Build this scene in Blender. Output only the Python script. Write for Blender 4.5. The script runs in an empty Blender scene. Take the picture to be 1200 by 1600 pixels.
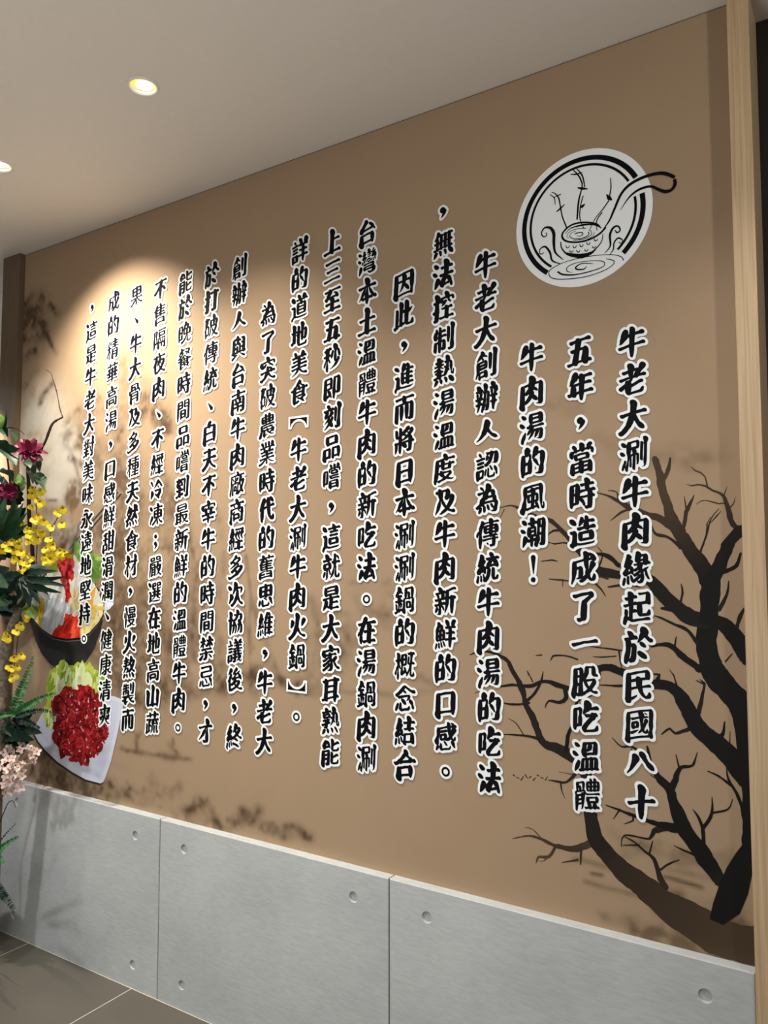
import bpy, bmesh, math, random
import numpy as np
from mathutils import Vector, Matrix
from mathutils.geometry import delaunay_2d_cdt

random.seed(7)
RNG = np.random.default_rng(7)
SC = bpy.context.scene
COL = SC.collection

# ---------------------------------------------------------------- camera
FOCAL = 1203.0                      # pixels, for a 1200 x 1600 picture
YAW, PITCH, EYE = math.radians(32.3804), math.radians(3.6908), 1.5
cd = bpy.data.cameras.new('camera')
cd.sensor_fit = 'VERTICAL'
cd.sensor_height = 36.0
cd.lens = 36.0 * FOCAL / 1600.0
cd.clip_start = 0.02
cam = bpy.data.objects.new('camera', cd)
COL.objects.link(cam)
cam.location = (0, 0, EYE)
cam.rotation_euler = (math.pi / 2 + PITCH, 0, YAW)
SC.camera = cam

# ---------------------------------------------------------------- world, exposure, room light
wd = bpy.data.worlds.new('room_ambient')
SC.world = wd
wd.use_nodes = True
wd.node_tree.nodes['Background'].inputs[0].default_value = (0.93, 0.97, 1.0, 1)
wd.node_tree.nodes['Background'].inputs[1].default_value = 0.05

SC.view_settings.view_transform = 'Standard'
SC.view_settings.look = 'None'
SC.view_settings.exposure = 0.0
SC.view_settings.gamma = 1.0


def area_lamp(name, loc, aim, size, power, color):
    ld = bpy.data.lights.new(name, 'AREA')
    ld.shape = 'DISK'
    ld.size = size
    ld.energy = power
    ld.color = color
    o = bpy.data.objects.new(name, ld)
    o.location = loc
    o.rotation_euler = (Vector(aim) - Vector(loc)).to_track_quat('-Z', 'Y').to_euler()
    COL.objects.link(o)
    return o


def spot_lamp(name, loc, aim, angle, blend, power, color, radius=0.03):
    ld = bpy.data.lights.new(name, 'SPOT')
    ld.spot_size = math.radians(angle)
    ld.spot_blend = blend
    ld.energy = power
    ld.color = color
    ld.shadow_soft_size = radius
    o = bpy.data.objects.new(name, ld)
    o.location = loc
    o.rotation_euler = (Vector(aim) - Vector(loc)).to_track_quat('-Z', 'Y').to_euler()
    COL.objects.link(o)
    return o


# ceiling lights of the dining room that the picture does not show, and one added upward fill
area_lamp('room_light', (-1.4, -1.3, 2.80), (-1.5, -1.0, 0.0), 2.2, 80, (0.95, 0.98, 1.0))
area_lamp('side_light', (1.30, 0.72, 2.72), (-0.5, 1.93, 0.3), 0.16, 16, (1.0, 0.98, 0.95))
area_lamp('added_ceiling_fill', (-1.1, -0.5, 0.85), (-1.2, 0.6, 2.8), 1.2, 22, (1.0, 0.97, 0.94))  # added fill facing up to brighten the ceiling, not a known fixture
spot_lamp('aisle_light', (-3.00, -0.30, 2.80), (-2.0, 1.90, 0.35), 64, 1.0, 185, (0.97, 0.99, 1.0), 0.10)
# other downlights of the same row, beyond the edges of the picture
spot_lamp('row_light_left', (-3.20, 1.415, 2.815), (-3.30, 1.906, 1.72), 27, 0.8, 1100, (1.0, 0.97, 0.92))
spot_lamp('row_light_far_left', (-5.20, 1.415, 2.815), (-3.0, 1.93, 1.3), 42, 0.9, 50, (1.0, 0.97, 0.93))
spot_lamp('row_light_right', (-0.94, 1.40, 2.815), (-0.94, 1.56, 0.6), 86, 1.0, 46, (1.0, 0.97, 0.93))
spot_lamp('row_light_far_right', (-0.19, 1.40, 2.815), (-0.30, 1.56, 0.6), 86, 1.0, 34, (1.0, 0.97, 0.93))

CEIL_Z = 2.836
MURAL_Y = 1.9325
PANEL_Y = 1.902


# ---------------------------------------------------------------- materials
def node_mat(name):
    m = bpy.data.materials.new(name)
    m.use_nodes = True
    nt = m.node_tree
    return m, nt, nt.nodes['Principled BSDF']


def plain(name, rgb, rough=0.6, spec=0.4, metal=0.0, var=0.0, scale=20.0, bump=0.0, sheen=0.0):
    m, nt, b = node_mat(name)
    b.inputs['Roughness'].default_value = rough
    b.inputs['Metallic'].default_value = metal
    b.inputs['Specular IOR Level'].default_value = spec
    b.inputs['Base Color'].default_value = (*rgb, 1)
    if var or bump:
        tc = nt.nodes.new('ShaderNodeTexCoord')
        n = nt.nodes.new('ShaderNodeTexNoise')
        n.inputs['Scale'].default_value = scale
        n.inputs['Detail'].default_value = 6
        nt.links.new(tc.outputs['Object'], n.inputs['Vector'])
        if var:
            r = nt.nodes.new('ShaderNodeMapRange')
            r.inputs['From Min'].default_value = 0.3
            r.inputs['From Max'].default_value = 0.7
            r.inputs['To Min'].default_value = 1 - var
            r.inputs['To Max'].default_value = 1 + var
            nt.links.new(n.outputs['Fac'], r.inputs['Value'])
            x = nt.nodes.new('ShaderNodeVectorMath')
            x.operation = 'SCALE'
            x.inputs[0].default_value = rgb
            nt.links.new(r.outputs['Result'], x.inputs['Scale'])
            nt.links.new(x.outputs['Vector'], b.inputs['Base Color'])
        if bump:
            bp = nt.nodes.new('ShaderNodeBump')
            bp.inputs['Strength'].default_value = bump
            bp.inputs['Distance'].default_value = 0.004
            nt.links.new(n.outputs['Fac'], bp.inputs['Height'])
            nt.links.new(bp.outputs['Normal'], b.inputs['Normal'])
    return m


def printed(name, rough, spec=0.35):
    """ink on vinyl: colour comes from the print's own colour attribute"""
    m, nt, b = node_mat(name)
    a = nt.nodes.new('ShaderNodeAttribute')
    a.attribute_name = 'Print'
    nt.links.new(a.outputs['Color'], b.inputs['Base Color'])
    b.inputs['Roughness'].default_value = rough
    b.inputs['Specular IOR Level'].default_value = spec
    return m


def wood(name, c1, c2, rough=0.45):
    m, nt, b = node_mat(name)
    tc = nt.nodes.new('ShaderNodeTexCoord')
    mp = nt.nodes.new('ShaderNodeMapping')
    mp.inputs['Scale'].default_value = (60, 60, 1.2)
    n = nt.nodes.new('ShaderNodeTexNoise')
    n.inputs['Scale'].default_value = 3.0
    n.inputs['Detail'].default_value = 8
    n.inputs['Distortion'].default_value = 0.6
    cr = nt.nodes.new('ShaderNodeValToRGB')
    cr.color_ramp.elements[0].position = 0.3
    cr.color_ramp.elements[1].position = 0.72
    cr.color_ramp.elements[0].color = (*c1, 1)
    cr.color_ramp.elements[1].color = (*c2, 1)
    nt.links.new(tc.outputs['Object'], mp.inputs['Vector'])
    nt.links.new(mp.outputs['Vector'], n.inputs['Vector'])
    nt.links.new(n.outputs['Fac'], cr.inputs['Fac'])
    nt.links.new(cr.outputs['Color'], b.inputs['Base Color'])
    b.inputs['Roughness'].default_value = rough
    return m


def concrete_mat():
    m, nt, b = node_mat('fair_faced_concrete')
    tc = nt.nodes.new('ShaderNodeTexCoord')
    n1 = nt.nodes.new('ShaderNodeTexNoise')
    n1.inputs['Scale'].default_value = 3.2
    n1.inputs['Detail'].default_value = 9
    n2 = nt.nodes.new('ShaderNodeTexNoise')
    n2.inputs['Scale'].default_value = 90
    n2.inputs['Detail'].default_value = 4
    mp = nt.nodes.new('ShaderNodeMapping')
    mp.inputs['Scale'].default_value = (0.35, 1, 1.6)
    nt.links.new(tc.outputs['Object'], mp.inputs['Vector'])
    nt.links.new(tc.outputs['Object'], n1.inputs['Vector'])
    nt.links.new(mp.outputs['Vector'], n2.inputs['Vector'])
    cr = nt.nodes.new('ShaderNodeValToRGB')
    cr.color_ramp.elements[0].position = 0.32
    cr.color_ramp.elements[1].position = 0.68
    cr.color_ramp.elements[0].color = (0.425, 0.440, 0.435, 1)
    cr.color_ramp.elements[1].color = (0.505, 0.520, 0.512, 1)
    mx = nt.nodes.new('ShaderNodeMixRGB')
    mx.blend_type = 'OVERLAY'
    mx.inputs['Fac'].default_value = 0.16
    nt.links.new(n1.outputs['Fac'], cr.inputs['Fac'])
    nt.links.new(cr.outputs['Color'], mx.inputs[1])
    nt.links.new(n2.outputs['Fac'], mx.inputs[2])
    nt.links.new(mx.outputs['Color'], b.inputs['Base Color'])
    bp = nt.nodes.new('ShaderNodeBump')
    bp.inputs['Strength'].default_value = 0.10
    bp.inputs['Distance'].default_value = 0.002
    nt.links.new(n2.outputs['Fac'], bp.inputs['Height'])
    nt.links.new(bp.outputs['Normal'], b.inputs['Normal'])
    b.inputs['Roughness'].default_value = 0.75
    b.inputs['Specular IOR Level'].default_value = 0.25
    return m


def tile_mat():
    m, nt, b = node_mat('taupe_floor_tile')
    N, L = nt.nodes.new, nt.links.new
    tc = N('ShaderNodeTexCoord')
    sp = N('ShaderNodeSeparateXYZ')
    L(tc.outputs['Object'], sp.inputs[0])
    d = []
    for ax, off in (('X', 2.8632), ('Y', -1.900)):
        a = N('ShaderNodeMath'); a.operation = 'ADD'; a.inputs[1].default_value = off + 60.6
        L(sp.outputs[ax], a.inputs[0])
        q = N('ShaderNodeMath'); q.operation = 'PINGPONG'; q.inputs[1].default_value = 0.303
        L(a.outputs[0], q.inputs[0])
        d.append(q)
    mn = N('ShaderNodeMath'); mn.operation = 'MINIMUM'
    L(d[0].outputs[0], mn.inputs[0]); L(d[1].outputs[0], mn.inputs[1])
    lt = N('ShaderNodeMath'); lt.operation = 'LESS_THAN'; lt.inputs[1].default_value = 0.0016
    L(mn.outputs[0], lt.inputs[0])
    n = N('ShaderNodeTexNoise'); n.inputs['Scale'].default_value = 5; n.inputs['Detail'].default_value = 8
    L(tc.outputs['Object'], n.inputs['Vector'])
    cr = N('ShaderNodeValToRGB')
    cr.color_ramp.elements[0].color = (0.088, 0.080, 0.064, 1)
    cr.color_ramp.elements[1].color = (0.135, 0.118, 0.095, 1)
    L(n.outputs['Fac'], cr.inputs['Fac'])
    mx = N('ShaderNodeMixRGB')
    mx.inputs[2].default_value = (0.62, 0.58, 0.48, 1)
    L(lt.outputs[0], mx.inputs['Fac']); L(cr.outputs['Color'], mx.inputs[1])
    L(mx.outputs['Color'], b.inputs['Base Color'])
    b.inputs['Roughness'].default_value = 0.5
    b.inputs['Specular IOR Level'].default_value = 0.3
    return m


M_CEIL = plain('ceiling_paint', (0.86, 0.80, 0.72), 0.9, 0.1, var=0.012, scale=60)
M_WHITE = plain('white_wall_paint', (0.78, 0.79, 0.74), 0.8, 0.2)
M_BACK_SHADE = plain('shade_dark_board', (0.07, 0.05, 0.035), 0.8, 0.2)  # darkened board: paints the shadow line in the slit above the mural
M_DARK = wood('black_stained_boards', (0.004, 0.003, 0.003), (0.012, 0.008, 0.006), 0.5)
M_WOOD = wood('pale_beech', (0.42, 0.285, 0.155), (0.60, 0.43, 0.255), 0.38)
M_WOOD_DARK = wood('walnut', (0.105, 0.066, 0.037), (0.165, 0.108, 0.064), 0.45)
M_CONC = concrete_mat()
M_TILE = tile_mat()
M_INK = plain('black_print_ink', (0.005, 0.005, 0.007), 0.45, 0.05)
M_SHEET = plain('white_print_film', (0.86, 0.89, 0.88), 0.45, 0.3)
M_PRINT = printed('printed_wallpaper', 0.55, 0.12)
M_PHOTO = printed('printed_photograph', 0.5, 0.25)


# ---------------------------------------------------------------- object helpers
def link(name, me, mats, parent=None):
    o = bpy.data.objects.new(name, me)
    COL.objects.link(o)
    for m in (mats if isinstance(mats, (list, tuple)) else [mats]):
        me.materials.append(m)
    if parent:
        o.parent = parent
    return o


def tag(o, label=None, cat=None, group=None, kind=None):
    if label: o['label'] = label
    if cat: o['category'] = cat
    if group: o['group'] = group
    if kind: o['kind'] = kind
    return o


def empty(name, loc):
    o = bpy.data.objects.new(name, None)
    o.empty_display_size = 0.05
    o.location = loc
    COL.objects.link(o)
    return o


def from_bm(name, bm, mats, parent=None, smooth=False, origin=None):
    me = bpy.data.meshes.new(name)
    bm.normal_update()
    bm.to_mesh(me)
    bm.free()
    if smooth:
        me.polygons.foreach_set('use_smooth', [True] * len(me.polygons))
    o = link(name, me, mats, None)
    place(o, parent, origin)
    return o


def place(o, parent, origin=None):
    """geometry is in world metres: move the object's origin, keep the shape where it is"""
    if parent:
        o.parent = parent
        o.matrix_parent_inverse = Matrix.Translation(parent.matrix_basis.translation).inverted() \
            if parent.parent is None else Matrix.Identity(4)
    if origin is not None:
        o.data.transform(Matrix.Translation(-Vector(origin)))
        o.location = origin


def box(bm, x0, x1, y0, y1, z0, z1, bev=0.0, mi=0):
    n0 = len(bm.faces)
    r = bmesh.ops.create_cube(bm, size=1.0)
    for v in r['verts']:
        v.co = Vector(((x0 + x1) / 2 + v.co.x * (x1 - x0), (y0 + y1) / 2 + v.co.y * (y1 - y0), (z0 + z1) / 2 + v.co.z * (z1 - z0)))
    if bev:
        es = list({e for v in r['verts'] for e in v.link_edges})
        bmesh.ops.bevel(bm, geom=es, offset=bev, segments=2, affect='EDGES', profile=0.6)
    if mi:
        bm.faces.ensure_lookup_table()
        for f in bm.faces[n0:]:
            f.material_index = mi


def tube(bm, pts, radii, n=8, rough=0.0, cap=True):
    pts = [Vector(p) for p in pts]
    rings = []
    up = Vector((0.3, -0.9, 0.2))
    for i, p in enumerate(pts):
        d = (pts[min(i + 1, len(pts) - 1)] - pts[max(i - 1, 0)]).normalized()
        a = d.cross(up)
        if a.length < 1e-4:
            a = d.cross(Vector((1, 0, 0)))
        a.normalize()
        b = d.cross(a).normalized()
        ring = []
        for k in range(n):
            t = 2 * math.pi * k / n
            r = radii[i] * (1 + rough * random.uniform(-1, 1))
            ring.append(bm.verts.new(p + a * math.cos(t) * r + b * math.sin(t) * r))
        rings.append(ring)
    for r0, r1 in zip(rings, rings[1:]):
        for k in range(n):
            bm.faces.new((r0[k], r0[(k + 1) % n], r1[(k + 1) % n], r1[k]))
    if cap:
        bm.faces.new(rings[0][::-1])
        bm.faces.new(rings[-1])


def resample(pts, radii, step):
    P = [Vector(p) for p in pts]
    out, rr = [], []
    for i in range(len(P) - 1):
        p0, p1, p2, p3 = P[max(i - 1, 0)], P[i], P[i + 1], P[min(i + 2, len(P) - 1)]
        n = max(1, int((p2 - p1).length / step))
        for k in range(n):
            t = k / n
            out.append(0.5 * ((2 * p1) + (p2 - p0) * t + (2 * p0 - 5 * p1 + 4 * p2 - p3) * t * t + (3 * p1 - p0 - 3 * p2 + p3) * t ** 3))
            rr.append(radii[i] * (1 - t) + radii[i + 1] * t)
    out.append(P[-1]); rr.append(radii[-1])
    return out, rr


def fill_loops(loops):
    """even-odd fill of closed 2D loops -> (verts, triangles)"""
    vs, es = [], []
    for L in loops:
        k = len(vs)
        vs += [Vector(p) for p in L]
        es += [(k + i, k + (i + 1) % len(L)) for i in range(len(L))]
    v, e, f, *_ = delaunay_2d_cdt(vs, es, [], 0, 1e-7)
    segs = [(L[i], L[(i + 1) % len(L)]) for L in loops for i in range(len(L))]
    x0 = np.array([s[0][0] for s in segs]); y0 = np.array([s[0][1] for s in segs])
    x1 = np.array([s[1][0] for s in segs]); y1 = np.array([s[1][1] for s in segs])
    keep = []
    dy = np.where(y1 == y0, 1e-12, y1 - y0)
    for t in f:
        cx = sum(v[i].x for i in t) / 3; cy = sum(v[i].y for i in t) / 3
        c = ((y0 <= cy) != (y1 <= cy)) & (x0 + (cy - y0) / dy * (x1 - x0) > cx)
        if c.sum() % 2:
            keep.append(tuple(t))
    return [(p.x, p.y) for p in v], keep


# ================================================================ THE ROOM
def simple_box(name, dims, mat, kind='structure', bev=0.0):
    bm = bmesh.new()
    box(bm, *dims, bev=bev)
    o = from_bm(name, bm, mat)
    o['kind'] = kind
    return o


floor = simple_box('floor', (-6.5, 2.6, -3.2, 2.2, -0.06, 0.0), M_TILE)

# downlight positions: two in the picture, cut into the ceiling as real round holes
DOWNLIGHTS = [(-1.690, 1.398), (-2.448, 1.433)]
circ = lambda c, r, n=40: [(c[0] + r * math.cos(2 * math.pi * k / n), c[1] + r * math.sin(2 * math.pi * k / n)) for k in range(n)]
v2, tri = fill_loops([[(-6.5, -3.2), (2.6, -3.2), (2.6, 2.2), (-6.5, 2.2)]] + [circ(c, 0.0385) for c in DOWNLIGHTS])
bm = bmesh.new()
for zc, flip in ((CEIL_Z, True), (CEIL_Z + 0.10, False)):
    vv = [bm.verts.new((x, y, zc)) for x, y in v2]
    for t in tri:
        bm.faces.new([vv[i] for i in (reversed(t) if flip else t)])
ceiling = from_bm('ceiling', bm, M_CEIL)
ceiling['kind'] = 'structure'

simple_box('wall_back', (-3.20, -0.203, 1.9342, 2.04, 0.0, CEIL_Z), M_BACK_SHADE)
simple_box('wall_right', (-0.2005, 2.0, 2.0405, 2.12, 0.0, CEIL_Z), M_DARK)
simple_box('wall_left', (-6.0, -3.2005, 2.02, 2.10, 0.0, CEIL_Z), M_WHITE)
simple_box('door_1', (-4.15, -3.225, 1.985, 2.0195, 0.0, 2.735), M_WHITE, bev=0.003)
# timber trims either side of the picture wall
simple_box('trim_1', (-0.2475, -0.2005, 1.895, 2.0400, 0.0, CEIL_Z - 0.0005), M_WOOD, bev=0.0015)
simple_box('trim_2', (-3.1995, -3.0770, 1.906, 1.9340, 0.0, CEIL_Z - 0.0005), M_WOOD_DARK, bev=0.0015)


# ---------------------------------------------------------------- concrete panels with tie holes
def concrete_panel(x0, x1, holes, label):
    z0, z1, y0, y1 = 0.0005, 0.6040, PANEL_Y, 1.9325
    r, dep = 0.0148, 0.007
    inset = 0.0022
    f0 = [(x0 + inset, z0), (x1 - inset, z0), (x1 - inset, z1 - inset), (x0 + inset, z1 - inset)]
    rings = [circ(h, r + 0.0012, 28) for h in holes]
    v2, tri = fill_loops([f0] + rings)
    bm = bmesh.new()
    vv = [bm.verts.new((x, y0, z)) for x, z in v2]
    for t in tri:
        bm.faces.new([vv[i] for i in t])
    # chamfered border, sides, back
    q = lambda pts, y: [bm.verts.new((x, y, z)) for x, z in pts]
    a = q(f0, y0)
    b = q([(x0, z0), (x1, z0), (x1, z1), (x0, z1)], y0 + inset)
    c = q([(x0, z0), (x1, z0), (x1, z1), (x0, z1)], y1)
    for p, s in ((a, b), (b, c)):
        for i in range(4):
            bm.faces.new((p[i], s[i], s[(i + 1) % 4], p[(i + 1) % 4]))
    bm.faces.new(c)
    bmesh.ops.remove_doubles(bm, verts=list(bm.verts), dist=1e-6)
    for h in holes:
        r0 = q(circ(h, r + 0.0012, 28), y0); r1 = q(circ(h, r, 28), y0 + 0.0012)
        r2 = q(circ(h, r - 0.0010, 28), y0 + dep); r3 = q(circ(h, 0.006, 28), y0 + dep + 0.001)
        for p, s in ((r0, r1), (r1, r2), (r2, r3)):
            for i in range(28):
                bm.faces.new((p[i], p[(i + 1) % 28], s[(i + 1) % 28], s[i]))
        bm.faces.new(r3)
    bmesh.ops.remove_doubles(bm, verts=list(bm.verts), dist=1e-6)
    bmesh.ops.recalc_face_normals(bm, faces=list(bm.faces))
    o = from_bm('concrete_panel', bm, M_CONC, origin=((x0 + x1) / 2, (y0 + y1) / 2, z0))
    tag(o, label, 'wall panel', 'concrete panels below the mural')
    return o


concrete_panel(-3.0745, -2.1325, [(-2.9730, 0.5262), (-2.9730, 0.080), (-2.2568, 0.5252), (-2.2568, 0.080)],
               'grey concrete wainscot panel behind the ferns, below the food pictures')
concrete_panel(-2.1290, -1.1915, [(-2.0110, 0.5256), (-2.0110, 0.080), (-1.3116, 0.5256), (-1.3116, 0.080)],
               'grey concrete wainscot panel in the middle, between the two vertical joints')
concrete_panel(-1.1880, -0.2490, [(-1.0672, 0.5268), (-1.0672, 0.080), (-0.3518, 0.5268), (-0.3518, 0.080)],
               'grey concrete wainscot panel beside the pale timber post, below the painted tree')

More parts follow.
